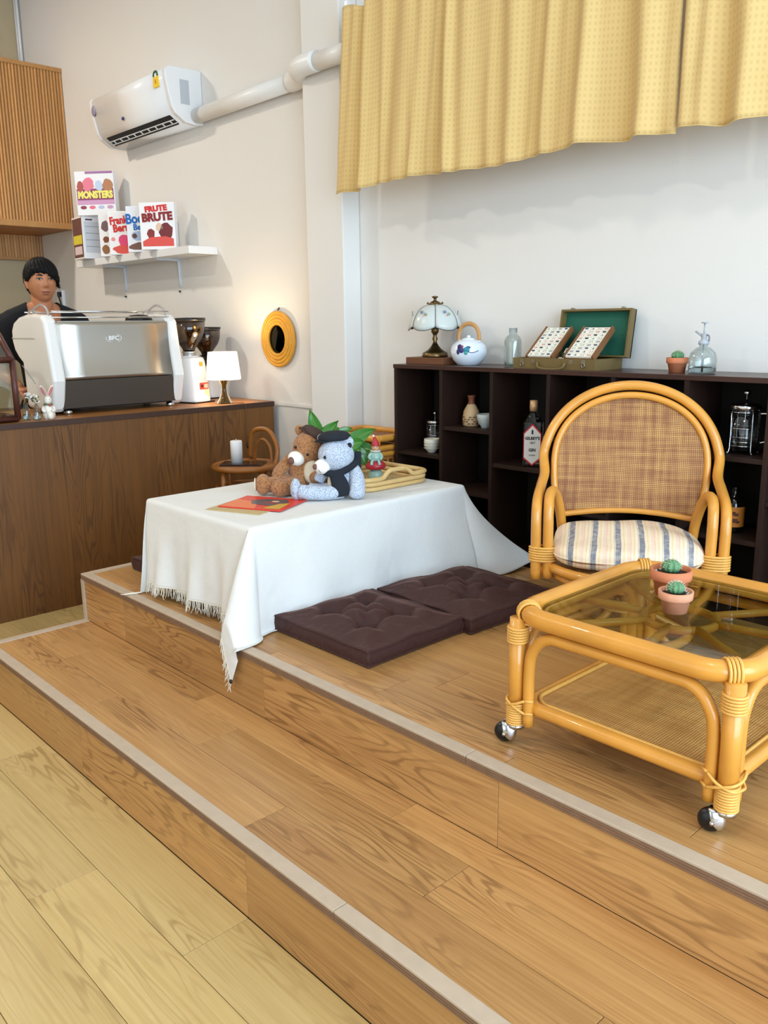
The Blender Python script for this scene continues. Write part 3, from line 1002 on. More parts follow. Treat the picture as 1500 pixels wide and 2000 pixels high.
# clear glass bottle
gb = thing('glass_bottle', on_top(-2.266), 'empty clear glass bottle between the teapot and the game case', 'bottle')
b_ = MB().lathe([(0.0, 0.002), (0.030, 0.0), (0.036, 0.004), (0.0365, 0.020), (0.0365, 0.105), (0.030, 0.122), (0.018, 0.132), (0.016, 0.140), (0.016, 0.156)], 28).build('body', GLASS, gb)
solidify(b_, 0.003, -1)
MB().lathe([(0.0, 0.140), (0.0172, 0.140), (0.0172, 0.158), (0.0, 0.158)], 20).build('stopper', glass('frosted glass', (245, 248, 250), rough=0.25), gb)
MB().lathe([(0.0, 0.0055), (0.032, 0.006), (0.032, 0.016), (0.0, 0.015)], 24).build('thick_base', glass('green glass', (215, 232, 222)), gb)

# open mahjong case: tray box, propped lid, two sloping tile trays
mc = thing('game_case', (-2.195, 2.775, BT), 'open olive wooden game case with green lining, full of tiles', 'case')
OLV = mat('olive case wood', (112, 92, 52), rough=0.5, var=0.15, vscale=20)
BRN = mat('tray wood', (126, 84, 50), rough=0.5, var=0.15, vscale=20)
GRN = mat('green lining', (28, 92, 72), rough=0.75, var=0.1, vscale=25)
CLW, CLD, CLH = 0.385, 0.19, 0.042
MB().box(0, CLW, 0, CLD, 0, 0.006).build('bottom', OLV, mc)
fb = MB().box(0, CLW, 0, 0.008, 0.006, CLH).build('front_wall', OLV, mc)
MB().box(0, CLW, CLD - 0.008, CLD, 0.006, CLH).build('rear_wall', OLV, mc)
MB().box(0, 0.008, 0.008, CLD - 0.008, 0.006, CLH).build('side_wall', OLV, mc)
MB().box(CLW - 0.008, CLW, 0.008, CLD - 0.008, 0.006, CLH).build('side_wall', OLV, mc)
MB().tube([(0.125, -0.006, 0.026), (0.135, -0.014, 0.006), (0.19, -0.018, 0.001), (0.245, -0.014, 0.006), (0.255, -0.006, 0.026)], 0.005, 8, smooth=4).build('handle', OLV, fb)
for x in (0.045, 0.10, 0.28, 0.335):
    MB().box(x - 0.010, x + 0.010, -0.002, 0.0, 0.022, 0.038).build('clasp_plate', mat('nickel', (170, 165, 150), rough=0.3, metal=1.0), fb)
for x in (0.045, 0.335):
    MB().tube([(x + 0.007 * cos(2 * pi * i / 12), -0.003, 0.018 + 0.008 * sin(2 * pi * i / 12)) for i in range(12)], 0.0018, 6, closed=True).build('clasp_ring', MATS['nickel'], fb)
# lid: open tray hinged at the rear edge and leaning back to the wall
LDM = Matrix.Translation((0.115, CLD - 0.03, CLH)) @ Matrix.Rotation(radians(-9), 4, 'X')
LW, LH, LT = 0.32, 0.185, 0.030
lid = MB().box(0, LW, 0.0, 0.006, 0.0, LH, M=LDM).build('lid_panel', GRN, mc)
for bx in ((0, 0.008, -LT, 0.006, 0, LH), (LW - 0.008, LW, -LT, 0.006, 0, LH), (0.008, LW - 0.008, -LT, 0.006, LH - 0.008, LH), (0.008, LW - 0.008, -LT, 0.006, 0, 0.006)):
    MB().box(*bx, M=LDM).build('lid_rim', OLV, mc)
for x in (0.045, LW - 0.045):
    MB().box(x - 0.006, x + 0.006, -0.022, -0.008, LH, LH + 0.007, M=LDM).build('lid_catch', MATS['nickel'], mc)


def tray(x0, wd, name_lab, grp, y0=0.006):
    """sloping tile tray from the front wall up to the lid"""
    ang = radians(40)
    ln = 0.172
    T = Matrix.Translation((x0, y0, CLH + 0.002)) @ Matrix.Rotation(ang, 4, 'X')
    t_ = MB().box(-0.006, wd + 0.006, -0.002, ln, -0.012, 0.0, M=T).build('tray', BRN, mc)
    MB().box(-0.008, -0.001, -0.002, ln, -0.012, 0.012, M=T).build('tray_rim', BRN, t_)
    MB().box(wd + 0.001, wd + 0.008, -0.002, ln, -0.012, 0.012, M=T).build('tray_rim', BRN, t_)
    nr, nc = 9, 4
    W_ = mc.matrix_basis @ T
    tw, tl = wd / nc, (ln - 0.004) / nr
    for i in range(nr):
        for j in range(nc):
            o = link('mahjong_tile', TILE[(i * 5 + j * 3 + int(x0 * 50)) % len(TILE)])
            o.matrix_world = W_ @ Matrix.Translation(((j + 0.5) * tw, (i + 0.5) * tl, 0.0004)) @ Matrix.Diagonal((tw / 0.03, tl / 0.02, 1, 1))
            tag(o, name_lab, 'tile', grp)


IV = mat('tile ivory', (240, 235, 220), rough=0.3)
TI = [mat('tile ink black', (50, 52, 60)), mat('tile ink blue', (70, 80, 110)), mat('tile ink red', (190, 110, 100)), mat('tile ink green', (90, 130, 110))]
TILE = []
rt = random.Random(5)
for v in range(8):
    t = MB().box(-0.0144, 0.0144, -0.0094, 0.0094, 0.0, 0.009, bev=0.0012)
    t.mi = 1
    kind = v % 4
    if kind == 0:
        t.tube([(-0.006, 0.0, 0.0091), (0.006, 0.0, 0.0091)], 0.004, 6)
    elif kind == 1:
        for a in (-0.006, 0.0, 0.006):
            t.box(a - 0.0013, a + 0.0013, -0.005, 0.005, 0.009, 0.0096)
    elif kind == 2:
        for a in (-0.005, 0.005):
            for c in (-0.004, 0.003):
                t.box(a - 0.0018, a + 0.0018, c - 0.0015, c + 0.0018, 0.009, 0.0096)
    else:
        t.box(-0.006, 0.004, -0.004, -0.0018, 0.009, 0.0096).box(-0.002, 0.001, -0.001, 0.005, 0.009, 0.0096)
    me = t.mesh('mahjong_tile', [IV, TI[(v + v // 4) % 4]])
    TILE.append(me)
bpy.context.view_layer.update()
tray(0.070, 0.112, 'ivory game tile in the left sloping tray of the case', 'tiles in the left tray')
tray(0.250, 0.118, 'ivory game tile in the right sloping tray of the case', 'tiles in the right tray')
# loose tiles lying in the gap between the trays
for k, (x, y, z, rx) in enumerate(((0.205, 0.030, 0.0315, 30), (0.222, 0.032, 0.0315, 30), (0.208, 0.075, 0.065, 36), (0.225, 0.078, 0.067, 36))):
    o = link('mahjong_tile', TILE[3 if k % 2 else 7])
    o.matrix_world = mc.matrix_basis @ Matrix.Translation((x, y, z)) @ Matrix.Rotation(radians(rx), 4, 'X') @ Matrix.Rotation(radians(8 - 14 * (k % 2)), 4, 'Z') @ Matrix.Diagonal((0.5, 1.5, 1, 1))
    tag(o, 'ivory game tile lying in the gap between the two trays', 'tile', 'tiles between the trays')
MB().box(0.192, 0.240, 0.012, 0.17, 0.008, 0.03).build('green_insert', GRN, mc)
MB().box(0.193, 0.239, 0.058, 0.168, 0.030, 0.062).build('green_insert', GRN, mc)

# cactus pots (one on the bookshelf, two on the glass table)
TERRA = mat('terracotta', (206, 124, 84), rough=0.75, var=0.15, vscale=25, bump=0.1, bscale=60)
TERRA2 = mat('terracotta pale', (216, 150, 116), rough=0.8, var=0.18, vscale=40, bump=0.12, bscale=60)
CACT = mat('cactus green', (92, 140, 96), rough=0.6, var=0.2, vscale=60)
SOIL = mat('dark soil', (58, 44, 36), rough=0.95, bump=0.8, bscale=300)
STN = mat('pebble', (205, 200, 190), rough=0.7)


def cactus_pot(loc, label, r_top, r_bot, ht, tm, cr, grp=None, seed=1):
    o = thing('cactus_pot', loc, label, 'potted cactus', 0, grp)
    MB().lathe([(0.0, 0.0), (r_bot, 0.0), (r_bot + (r_top - r_bot) * 0.55, ht * 0.6), (r_top * 0.97, ht * 0.62), (r_top, ht * 0.66), (r_top * 1.02, ht), (r_top * 0.90, ht), (r_top * 0.86, ht * 0.80)], 28).build('pot', tm, o)
    so_ = MB().lathe([(0.0, ht * 0.86), (r_top * 0.5, ht * 0.85), (r_top * 0.87, ht * 0.82)], 20).build('soil', SOIL, o)
    r_ = random.Random(seed)
    for k in range(9):
        w, q = r_.random() * 2 * pi, r_top * (0.62 + 0.2 * r_.random())
        MB().ell((q * cos(w), q * sin(w), ht * 0.86), (0.0035, 0.0035, 0.0028), 7, 5).build('pebble', STN, so_)
    NR = 10
    def cac(u, v):
        w = 2 * pi * u
        ph = pi * (v * 0.92 + 0.0)
        rr = cr * (1 + 0.10 * cos(NR * w))
        return (rr * sin(ph) * cos(w), rr * sin(ph) * sin(w), ht * 0.86 + cr * 0.72 + cr * 0.80 * cos(ph))
    c_ = MB().grid(cac, 60, 10, closed_u=True).build('cactus', CACT, o)
    sp = MB()
    for i in range(NR):
        for j in range(5):
            w, ph = 2 * pi * i / NR, pi * (0.08 + 0.1 * j)
            d = Vector((sin(ph) * cos(w), sin(ph) * sin(w), 0.8 * cos(ph)))
            p = d * cr * 1.08 + Vector((0, 0, ht * 0.86 + cr * 0.72))
            for e in range(3):
                q = (d + Vector((r_.uniform(-.7, .7), r_.uniform(-.7, .7), r_.uniform(-.7, .7)))).normalized()
                sp.tube([p, p + q * cr * 0.22], 0.0004, 3, caps=False)
    tag(sp.build('spines', mat('spine', (225, 215, 190), rough=0.6), c_), kind='stuff')
    return o


cactus_pot(on_top(-1.524), 'small cactus in a terracotta pot on top of the bookshelf', 0.038, 0.027, 0.052, TERRA, 0.020, seed=3)
# glass plant mister
sp = thing('plant_mister', on_top(-1.430), 'clear glass plant mister with pump top on the bookshelf', 'spray bottle')
b_ = MB().lathe([(0.0, 0.002), (0.040, 0.0), (0.047, 0.006), (0.0475, 0.045), (0.042, 0.070), (0.026, 0.086), (0.015, 0.092), (0.014, 0.102)], 30).build('flask', GLASS, sp)
solidify(b_, 0.002, -1)
MB().lathe([(0.0, 0.0045), (0.044, 0.006), (0.0448, 0.024), (0.0, 0.024)], 26).build('water', glass('water', (235, 245, 248), ior=1.33), sp)
PMP = mat('clear pump plastic', (205, 210, 216), rough=0.15, trans=0.35)
MB().lathe([(0.0, 0.098), (0.018, 0.098), (0.018, 0.110), (0.010, 0.114), (0.009, 0.135), (0.0, 0.135)], 16).build('collar', PMP, sp)
MB().tube([(0, 0, 0.13), (0, 0, 0.172)], 0.0032, 8).build('plunger', PMP, sp)
MB().lathe([(0.0, 0.170), (0.012, 0.171), (0.012, 0.175), (0.0, 0.175)], 14).build('thumb_rest', PMP, sp)
MB().tube([(-0.002, 0, 0.125), (-0.016, 0, 0.134), (-0.032, 0, 0.143)], [0.006, 0.0045, 0.0035], 8).build('nozzle', PMP, sp)
MB().tube([(0.006, 0, 0.132), (0.017, 0, 0.128), (0.019, 0, 0.115), (0.012, 0, 0.104)], 0.003, 8, smooth=4).build('trigger', mat('pump grey', (120, 122, 128), rough=0.3), sp)
MB().tube([(0, 0, 0.006), (0, 0, 0.10)], 0.0025, 8).build('dip_tube', PMP, sp)

# ------------------------------------------------------------------ things inside the bookshelf
def press(loc, label, s, rz, full):
    o = thing('french_press', loc, label, 'coffee press', rz)
    o.scale = (s, s, s)
    b_ = MB().lathe([(0.0, 0.012), (0.044, 0.012), (0.048, 0.018), (0.048, 0.150)], 30).build('beaker', GLASS, o)
    solidify(b_, 0.0025, -1)
    MB().lathe([(0.0, 0.152), (0.051, 0.152), (0.052, 0.164), (0.046, 0.172), (0.020, 0.176), (0.0, 0.176)], 28).build('lid', CHROME, o)
    MB().tube([(0, 0, 0.03), (0, 0, 0.205)], 0.0028, 8).build('rod', CHROME, o)
    MB().lathe([(0.0, 0.203), (0.010, 0.203), (0.013, 0.208), (0.013, 0.214), (0.008, 0.218), (0.0, 0.218)], 16).build('knob', CHROME, o)
    MB().lathe([(0.0, 0.040), (0.045, 0.040), (0.045, 0.045), (0.0, 0.045)], 24).build('filter_disc', CHROME, o)
    for z in (0.030, 0.060, 0.090, 0.145):
        MB().tube([(0.0495 * cos(2 * pi * i / 28), 0.0495 * sin(2 * pi * i / 28), z) for i in range(28)], 0.0016, 6, closed=True).build('frame_ring', CHROME, o)
    for k in range(4):
        w = pi / 4 + k * pi / 2
        MB().tube([(0.050 * cos(w), 0.050 * sin(w), 0.148), (0.050 * cos(w), 0.050 * sin(w), 0.020), (0.058 * cos(w), 0.058 * sin(w), 0.006), (0.052 * cos(w), 0.052 * sin(w), 0.0)], 0.0024, 6, smooth=3).build('frame_leg', CHROME, o)
    MB().tube([(0.048, 0, 0.140), (0.075, 0, 0.140), (0.098, 0, 0.122), (0.100, 0, 0.085), (0.085, 0, 0.052), (0.052, 0, 0.040)], 0.004, 8, smooth=5).build('handle', CHROME, o)
    return o


press((-2.715, 2.862, 0.819), 'small french press behind the white cup in the left compartment', 0.82, radians(60), False)
press((-1.255, 2.84, 0.954), 'large french press with wire handle in the upper right compartment', 0.98, radians(8), False)
cu = thing('tea_cup', (-2.672, 2.795, 0.819), 'small cream ribbed tea cup in front of the small french press', 'cup')
c_ = MB().lathe([(0.0, 0.004), (0.018, 0.0), (0.020, 0.006), (0.030, 0.016), (0.035, 0.034), (0.036, 0.050), (0.035, 0.064)], 26).build('bowl', mat('cream glaze', (214, 210, 192), rough=0.3, var=0.08, vscale=40), cu)
solidify(c_, 0.003, -1)
for z in (0.022, 0.034, 0.046):
    MB().tube([(0.0362 * cos(2 * pi * i / 24), 0.0362 * sin(2 * pi * i / 24), z) for i in range(24)], 0.0012, 5, closed=True).build('rib', MATS['cream glaze'], cu)
sk = thing('sake_bottle', (-2.470, 2.835, 0.954), 'tan stoneware sake bottle with brown neck beside the bowl', 'bottle')
MB().lathe([(0.0, 0.0), (0.033, 0.0), (0.037, 0.006), (0.038, 0.035), (0.034, 0.065), (0.022, 0.088), (0.016, 0.096)], 26).build('body', mat('stoneware tan', (196, 164, 122), rough=0.55, var=0.12, vscale=40), sk)
MB().lathe([(0.016, 0.096), (0.0135, 0.110), (0.015, 0.124), (0.019, 0.132), (0.017, 0.134), (0.012, 0.125), (0.0, 0.12)], 20).build('neck', mat('stoneware brown', (120, 66, 40), rough=0.5, var=0.1), sk)
gl = mat('glyph brown', (86, 58, 38), rough=0.6)
for r_ in range(4):
    for k in range(14):
        w = 2 * pi * k / 14 + r_ * 0.2
        z = 0.010 + r_ * 0.0095
        if (k * 7 + r_ * 3) % 5:
            MB().box(-0.0055, 0.0055, -0.0390, -0.0365, z, z + 0.0042, M=Matrix.Rotation(w, 4, 'Z')).build('painted_mark', gl, sk)
bo = thing('stoneware_bowl', (-2.367, 2.815, 0.954), 'grey blue footed bowl next to the sake bottle', 'bowl')
c_ = MB().lathe([(0.0, 0.008), (0.018, 0.006), (0.018, 0.0), (0.022, 0.0), (0.023, 0.008), (0.034, 0.020), (0.040, 0.040), (0.0425, 0.060)], 28).build('bowl', mat('grey blue glaze', (176, 184, 182), rough=0.25, var=0.2, vscale=18), bo)
solidify(c_, 0.003, -1)
gn = thing('gin_bottle', (-2.105, 2.80, 0.819), 'square glass gin bottle with red edged white label', 'bottle', radians(32))
b_ = MB()
b_.box(-0.040, 0.040, -0.026, 0.026, 0.0, 0.185, bev=0.008)
b_.build('body', glass('gin glass', (205, 216, 212)), gn)
MB().lathe([(0.040, 0.183), (0.028, 0.200), (0.016, 0.215), (0.0135, 0.228), (0.0, 0.228)], 20, sy=0.66).build('shoulder', MATS['gin glass'], gn)
MB().lathe([(0.0, 0.226), (0.0155, 0.226), (0.0165, 0.245), (0.0155, 0.270), (0.0, 0.271)], 18).build('cap', mat('cap gold pink', (206, 164, 120), rough=0.35, metal=0.3, var=0.15), gn)
lab = [(-0.036, 0.035), (0.0, 0.005), (0.036, 0.035), (0.036, 0.140), (0.0, 0.178), (-0.036, 0.140)]
lb = MB().prism(lab, -0.0275, -0.0262, axis='y').build('label', mat('label red', (196, 30, 44), rough=0.5), gn)
MB().prism([(x * 0.90, 0.09 + (z - 0.09) * 0.91) for x, z in lab], -0.0282, -0.0270, axis='y').build('label_face', mat('label white', (232, 230, 226), rough=0.5), lb)
INK = mat('ink black', (34, 34, 40), rough=0.6)
for s_, z, sz, bd in (("GILBEY'S", 0.118, 0.0165, 0.0006), ('1857', 0.100, 0.013, 0.0), ('GIN', 0.070, 0.017, 0.0006), ('London', 0.050, 0.009, 0.0)):
    text('label_lettering', s_, sz, INK, lb, frame((0, -0.0287, z), (1, 0, 0), (0, 0, 1)), bold=bd, sx=0.95)
MB().prism(blob(0, 0.143, 0.0045, 0.011, 8, 0.3), -0.0290, -0.0280, axis='y').build('label_crest', INK, lb)
wk = thing('whisky_bottle', (-1.272, 2.845, 0.678), 'dark liquor bottle with orange label in the lower right compartment', 'bottle')
MB().lathe([(0.0, 0.0), (0.034, 0.0), (0.036, 0.005), (0.036, 0.100), (0.026, 0.120), (0.013, 0.130), (0.012, 0.152), (0.014, 0.156), (0.0, 0.160)], 26).build('body', mat('dark bottle glass', (14, 11, 9), rough=0.08, coat=0.5), wk)
l2 = MB().lathe([(0.0366, 0.022), (0.0366, 0.092)], 26).build('label', mat('label orange', (196, 120, 40), rough=0.55, var=0.12, vscale=50), wk)
for k, (a, z, w_, h_) in enumerate(((0.0, 0.070, 0.010, 0.006), (0.35, 0.066, 0.007, 0.005), (0.15, 0.045, 0.012, 0.007), (-0.3, 0.052, 0.006, 0.004), (0.5, 0.040, 0.006, 0.004))):
    MB().box(-w_ / 1, w_ / 1, -0.0374, -0.0362, z - h_, z + h_, M=Matrix.Rotation(a + 0.35, 4, 'Z')).build('label_print', mat('label ink', (90, 46, 20), rough=0.6), l2)

# ------------------------------------------------------------------ curtains on a white rod
CURT = bpy.data.materials.new('yellow waffle cotton')
CURT.use_nodes = True
nt = CURT.node_tree
L = nt.links.new
bb = nt.nodes['Principled BSDF']
uv = N(nt, 'ShaderNodeUVMap', uv_map='UVMap')
sp_ = N(nt, 'ShaderNodeSeparateXYZ')
L(uv.outputs[0], sp_.inputs[0])
def _sq(sock):
    mu = N(nt, 'ShaderNodeMath', operation='MULTIPLY')
    mu.inputs[1].default_value = 2 * pi / 0.021
    L(sock, mu.inputs[0])
    si = N(nt, 'ShaderNodeMath', operation='SINE')
    L(mu.outputs[0], si.inputs[0])
    r = N(nt, 'ShaderNodeMapRange')
    r.inputs['From Min'].default_value = -0.25
    r.inputs['From Max'].default_value = 0.25
    L(si.outputs[0], r.inputs['Value'])
    return r
qa, qb = _sq(sp_.outputs[0]), _sq(sp_.outputs[1])
mm = N(nt, 'ShaderNodeMath', operation='MULTIPLY')
L(qa.outputs[0], mm.inputs[0])
L(qb.outputs[0], mm.inputs[1])
cx = N(nt, 'ShaderNodeMix', data_type='RGBA')
L(mm.outputs[0], cx.inputs[0])
cx.inputs[6].default_value = (*lin((238, 206, 138)), 1)
cx.inputs[7].default_value = (*lin((229, 196, 128)), 1)
L(cx.outputs[2], bb.inputs['Base Color'])
bb.inputs['Roughness'].default_value = 0.85
bb.inputs['Sheen Weight'].default_value = 0.2
tr = N(nt, 'ShaderNodeBsdfTranslucent')
L(cx.outputs[2], tr.inputs['Color'])
ms = N(nt, 'ShaderNodeMixShader')
ms.inputs[0].default_value = 0.22
L(bb.outputs[0], ms.inputs[1])
L(tr.outputs[0], ms.inputs[2])
L(ms.outputs[0], nt.nodes['Material Output'].inputs['Surface'])


def curtain(x0, x1, zt, zb, y, label, folds, seed, flare0=0.0):
    """hanging gathered cloth with uneven folds; uv in metres of cloth"""
    rnd = random.Random(seed)
    n, mz = int((x1 - x0) / 0.008), 34
    cuts = sorted(rnd.uniform(0, 1) for _ in range(folds))
    knots = [(c, rnd.uniform(0.35, 1.0), rnd.uniform(20, 46), rnd.uniform(-0.02, 0.02)) for c in cuts]
    vs, uvs = [], []
    for j in range(mz + 1):
        t = j / mz
        for i in range(n + 1):
            u = i / n
            d = 0.0
            for (c, a, sh_, dr) in knots:
                q = (u - c - dr * t) * (x1 - x0) * sh_
                d += a * math.exp(-q * q) * (0.35 + 0.65 * t)
            ph = u * (x1 - x0) / 0.085 * 2 * pi
            yy = y - 0.040 * d - 0.020 * sin(ph * 0.38 + 1.6 * sin(u * 9)) * (0.5 + 0.5 * t) - 0.007 * sin(ph * 0.9 + 2 * sin(u * 17 + t))
            if t > 0.6:
                yy += 0.004 * sin(u * 70 + t * 9) * (t - 0.6) / 0.4
            sc_ = (1 - u) * flare0 * t
            xx = x0 + (x1 - x0) * u - sc_ + 0.006 * sin(u * 40 + 3 * t)
            zz = zt + (zb - zt) * t + (0.008 * sin(u * 13 + seed) + 0.003 * sin(u * 41)) * t + (0.010 * sin(ph * 0.5) if j == 0 else 0)
            vs.append((xx, yy, zz))
            uvs.append((u * (x1 - x0) * 1.35, t * (zt - zb)))
    fs = [(j * (n + 1) + i, j * (n + 1) + i + 1, (j + 1) * (n + 1) + i + 1, (j + 1) * (n + 1) + i) for j in range(mz) for i in range(n)]
    me = bpy.data.meshes.new('curtain')
    me.from_pydata(vs, [], fs)
    ul = me.uv_layers.new(name='UVMap')
    for lp_ in me.loops:
        ul.data[lp_.index].uv = uvs[lp_.vertex_index]
    me.polygons.foreach_set('use_smooth', [True] * len(fs))
    me.materials.append(CURT)
    o = thing('curtain', ((x0 + x1) / 2, y, zt), label, 'curtain', 0, 'yellow curtains')
    c = link('cloth', me, o, (-(x0 + x1) / 2, -y, -zt))
    solidify(c, 0.0015)
    # hem
    last = vs[-(n + 1):]
    MB().tube([(p[0], p[1] - 0.001, p[2] + 0.001) for p in last[::2]], 0.0022, 5, flat=1.0).build('hem', CURT, o, (-(x0 + x1) / 2, -y, -zt))
    return o


curtain(-3.190, -1.521, 2.777, 2.008, 2.755, 'yellow checked curtain hanging left of the gap above the bookshelf', 13, 4, 0.065)
curtain(-1.514, -0.10, 2.777, 2.008, 2.758, 'yellow checked curtain hanging right of the gap above the bookshelf', 10, 9)
rod = thing('curtain_rod', (-3.20, 2.797, 2.768), 'white curtain rod with end bracket above the yellow curtains', 'curtain rod')
MB().tube([(0, 0, 0), (3.1, 0, 0)], 0.010, 12).build('rod', WHITEP, rod)
MB().box(-0.012, 0.006, -0.012, 0.010, -0.03, 0.06, bev=0.002).build('bracket', WHITEP, rod)
MB().box(-0.010, 0.004, 0.010, 0.086, 0.0, 0.02).build('arm', WHITEP, rod)
# ------------------------------------------------------------------ low table, cloth and the things on it
TX0, TX1, TY0, TY1, TZ = -2.885, -2.220, 1.485, 2.492, 0.7655
tb = thing('low_table', ((TX0 + TX1) / 2, (TY0 + TY1) / 2, Z2), 'low wooden table hidden under the white fringed cloth', 'table')
TBW = wood('table pine', (206, 154, 84), (186, 132, 66), (140, 92, 40), axis=1, rough=0.5, vary=0)
hw, hl_ = (TX1 - TX0) / 2, (TY1 - TY0) / 2
bevel(MB().box(-hw + 0.004, hw - 0.004, -hl_ + 0.004, hl_ - 0.004, TZ - Z2 - 0.028, TZ - Z2 - 0.003).build('table_top', TBW, tb), 0.003)
for sx in (-1, 1):
    for sy in (-1, 1):
        MB().box(sx * (hw - 0.03) - 0.024, sx * (hw - 0.03) + 0.024, sy * (hl_ - 0.03) - 0.024, sy * (hl_ - 0.03) + 0.024, 0.0, TZ - Z2 - 0.028, bev=0.003).build('leg', TBW, tb)

CLOTH = bpy.data.materials.new('white linen')
CLOTH.use_nodes = True
nt = CLOTH.node_tree
L = nt.links.new
bb = nt.nodes['Principled BSDF']
tc = N(nt, 'ShaderNodeTexCoord')
mpv = N(nt, 'ShaderNodeMapping')
mpv.inputs['Scale'].default_value = (700, 700, 260)
L(tc.outputs['Object'], mpv.inputs['Vector'])
nn = N(nt, 'ShaderNodeTexNoise', Scale=1.0, Detail=2.0)
L(mpv.outputs[0], nn.inputs['Vector'])
mxc = N(nt, 'ShaderNodeMix', data_type='RGBA')
L(nn.outputs['Fac'], mxc.inputs[0])
mxc.inputs[6].default_value = (*lin((228, 226, 220)), 1)
mxc.inputs[7].default_value = (*lin((246, 244, 240)), 1)
L(mxc.outputs[2], bb.inputs['Base Color'])
bb.inputs['Roughness'].default_value = 0.9
bb.inputs['Sheen Weight'].default_value = 0.15
n5 = N(nt, 'ShaderNodeTexNoise', Scale=9.0, Detail=3.0)
L(tc.outputs['Object'], n5.inputs['Vector'])
bp1 = N(nt, 'ShaderNodeBump', Strength=0.35, Distance=0.02)
L(n5.outputs['Fac'], bp1.inputs['Height'])
bp2 = N(nt, 'ShaderNodeBump', Strength=0.25, Distance=0.001)
L(nn.outputs['Fac'], bp2.inputs['Height'])
L(bp1.outputs['Normal'], bp2.inputs['Normal'])
L(bp2.outputs['Normal'], bb.inputs['Normal'])
trn = N(nt, 'ShaderNodeBsdfTranslucent')
L(mxc.outputs[2], trn.inputs['Color'])
ms = N(nt, 'ShaderNodeMixShader')
ms.inputs[0].default_value = 0.15
L(bb.outputs[0], ms.inputs[1])
L(trn.outputs[0], ms.inputs[2])
L(ms.outputs[0], nt.nodes['Material Output'].inputs['Surface'])

CZ = TZ + 0.002                     # cloth height on the table top
OV = dict(xp=0.385, xm=0.33, ym=0.315, yp=0.33)
RAD = 0.012


def smooth01(t):
    t = max(0.0, min(1.0, t))
    return t * t * (3 - 2 * t)


def drape(s, t):
    """flat cloth coordinates (metres, table axes) -> draped point"""
    dx = max(0.0, s - TX1) - max(0.0, TX0 - s)
    dy = max(0.0, t - TY1) - max(0.0, TY0 - t)
    bx, by = min(max(s, TX0), TX1), min(max(t, TY0), TY1)
    ax, ay = abs(dx), abs(dy)
    d = hypot(ax, ay)
    if d < 1e-9:
        return Vector((s, t, CZ))
    phi = atan2(ay, ax)                      # 0: x side, pi/2: y side
    sx, sy = (1 if dx > 0 else -1), (1 if dy > 0 else -1)
    cor = sin(2 * phi) ** (0.75 if (sx > 0 and sy < 0) else 2.0) if (ax > 0 and ay > 0) else 0.0
    # how far the hanging cloth stands out from the table edge
    g = smooth01(d / 0.30)
    if ax > 0 and ay == 0:                   # long side: almost flat, soft shallow folds
        out = 0.018 + 0.012 * sin(t * 11.0 + 0.6) * g + 0.010 * sin(t * 23.0) * g
        out += 0.05 * smooth01((t - 2.15) / 0.34) * g
    elif ay > 0 and ax == 0:                 # short side: clear vertical folds
        out = 0.022 + 0.018 * sin(s * 27.0 + 1.0) * g + 0.006 * sin(s * 61.0) * g + 0.02 * smooth01((-2.70 - s) / 0.18)
    else:
        out = 0.03
    dirx, diry = cos(phi), sin(phi)
    slope = out / 0.31
    if cor > 0 or (ax > 0 and ay > 0):
        # corner cone: the spare cloth stands out along the diagonal
        e0 = (0.018 + 0.012 * sin(by * 11.0 + 0.6) * g + (0.05 if by > 2.3 else 0.0) * g) / 0.31
        e1 = (0.022 + 0.018 * sin(bx * 27.0 + 1.0) * g) / 0.31
        base = e0 * cos(phi) ** 2 + e1 * sin(phi) ** 2
        if sx > 0 and sy < 0:                # near corner: tail drops over the step edge
            bulge = 0.36
            aim = (0.10 + 0.75 * (cos(phi) - sin(phi)), -1.0)
        elif sx > 0 and sy > 0:              # far corner: tail trails out towards the bookshelf
            bulge = 0.70
            aim = (0.45, 0.9)
        elif sx < 0 and sy < 0:
            bulge = 0.12
            aim = (-0.2, -0.9)
        else:
            bulge = 0.3
            aim = (-0.7, 0.7)
        slope = base + bulge * cor * ((0.55 + 0.75 * d / 0.5) if (sx > 0 and sy > 0) else 1.0)
        n_ = hypot(*aim)
        k = cor
        vx, vy = sx * dirx * (1 - k) + aim[0] / n_ * k, sy * diry * (1 - k) + aim[1] / n_ * k
        n_ = hypot(vx, vy)
        vx, vy = vx / n_, vy / n_
    else:
        vx, vy = sx * dirx, sy * diry
    slope = max(0.0, slope)
    # rounded shoulder over the table edge, then hanging with the given slope
    arc = RAD * pi / 2
    if d < arc:
        w = d / RAD
        hor, ver = RAD * sin(w), RAD * (1 - cos(w))
    else:
        q = d - arc
        c = 1 / sqrt(1 + slope * slope)
        hor, ver = RAD + q * c * slope, RAD + q * c
    x, y, z = bx + vx * hor, by + vy * hor, CZ - ver
    if sx > 0 and sy < 0 and ay > 0 and y < 1.366:
        z -= (1.366 - y) * 0.35               # past the step edge it hangs straight down
        y = 1.366 - 0.10 * (1.366 - y)
    fl = Z2 + 0.0045 if y > Y1 - 0.012 else -1
    if z < fl:                               # lies out on the platform
        ex = (fl - z) * (0.2 if (sx < 0 and sy < 0) else 1.0)
        x, y = x + vx * ex * 0.85, y + vy * ex * 0.85
        z = fl + 0.006 * (0.5 + 0.5 * sin(x * 70 + y * 40)) * smooth01(ex / 0.05)
    return Vector((x, y, z))


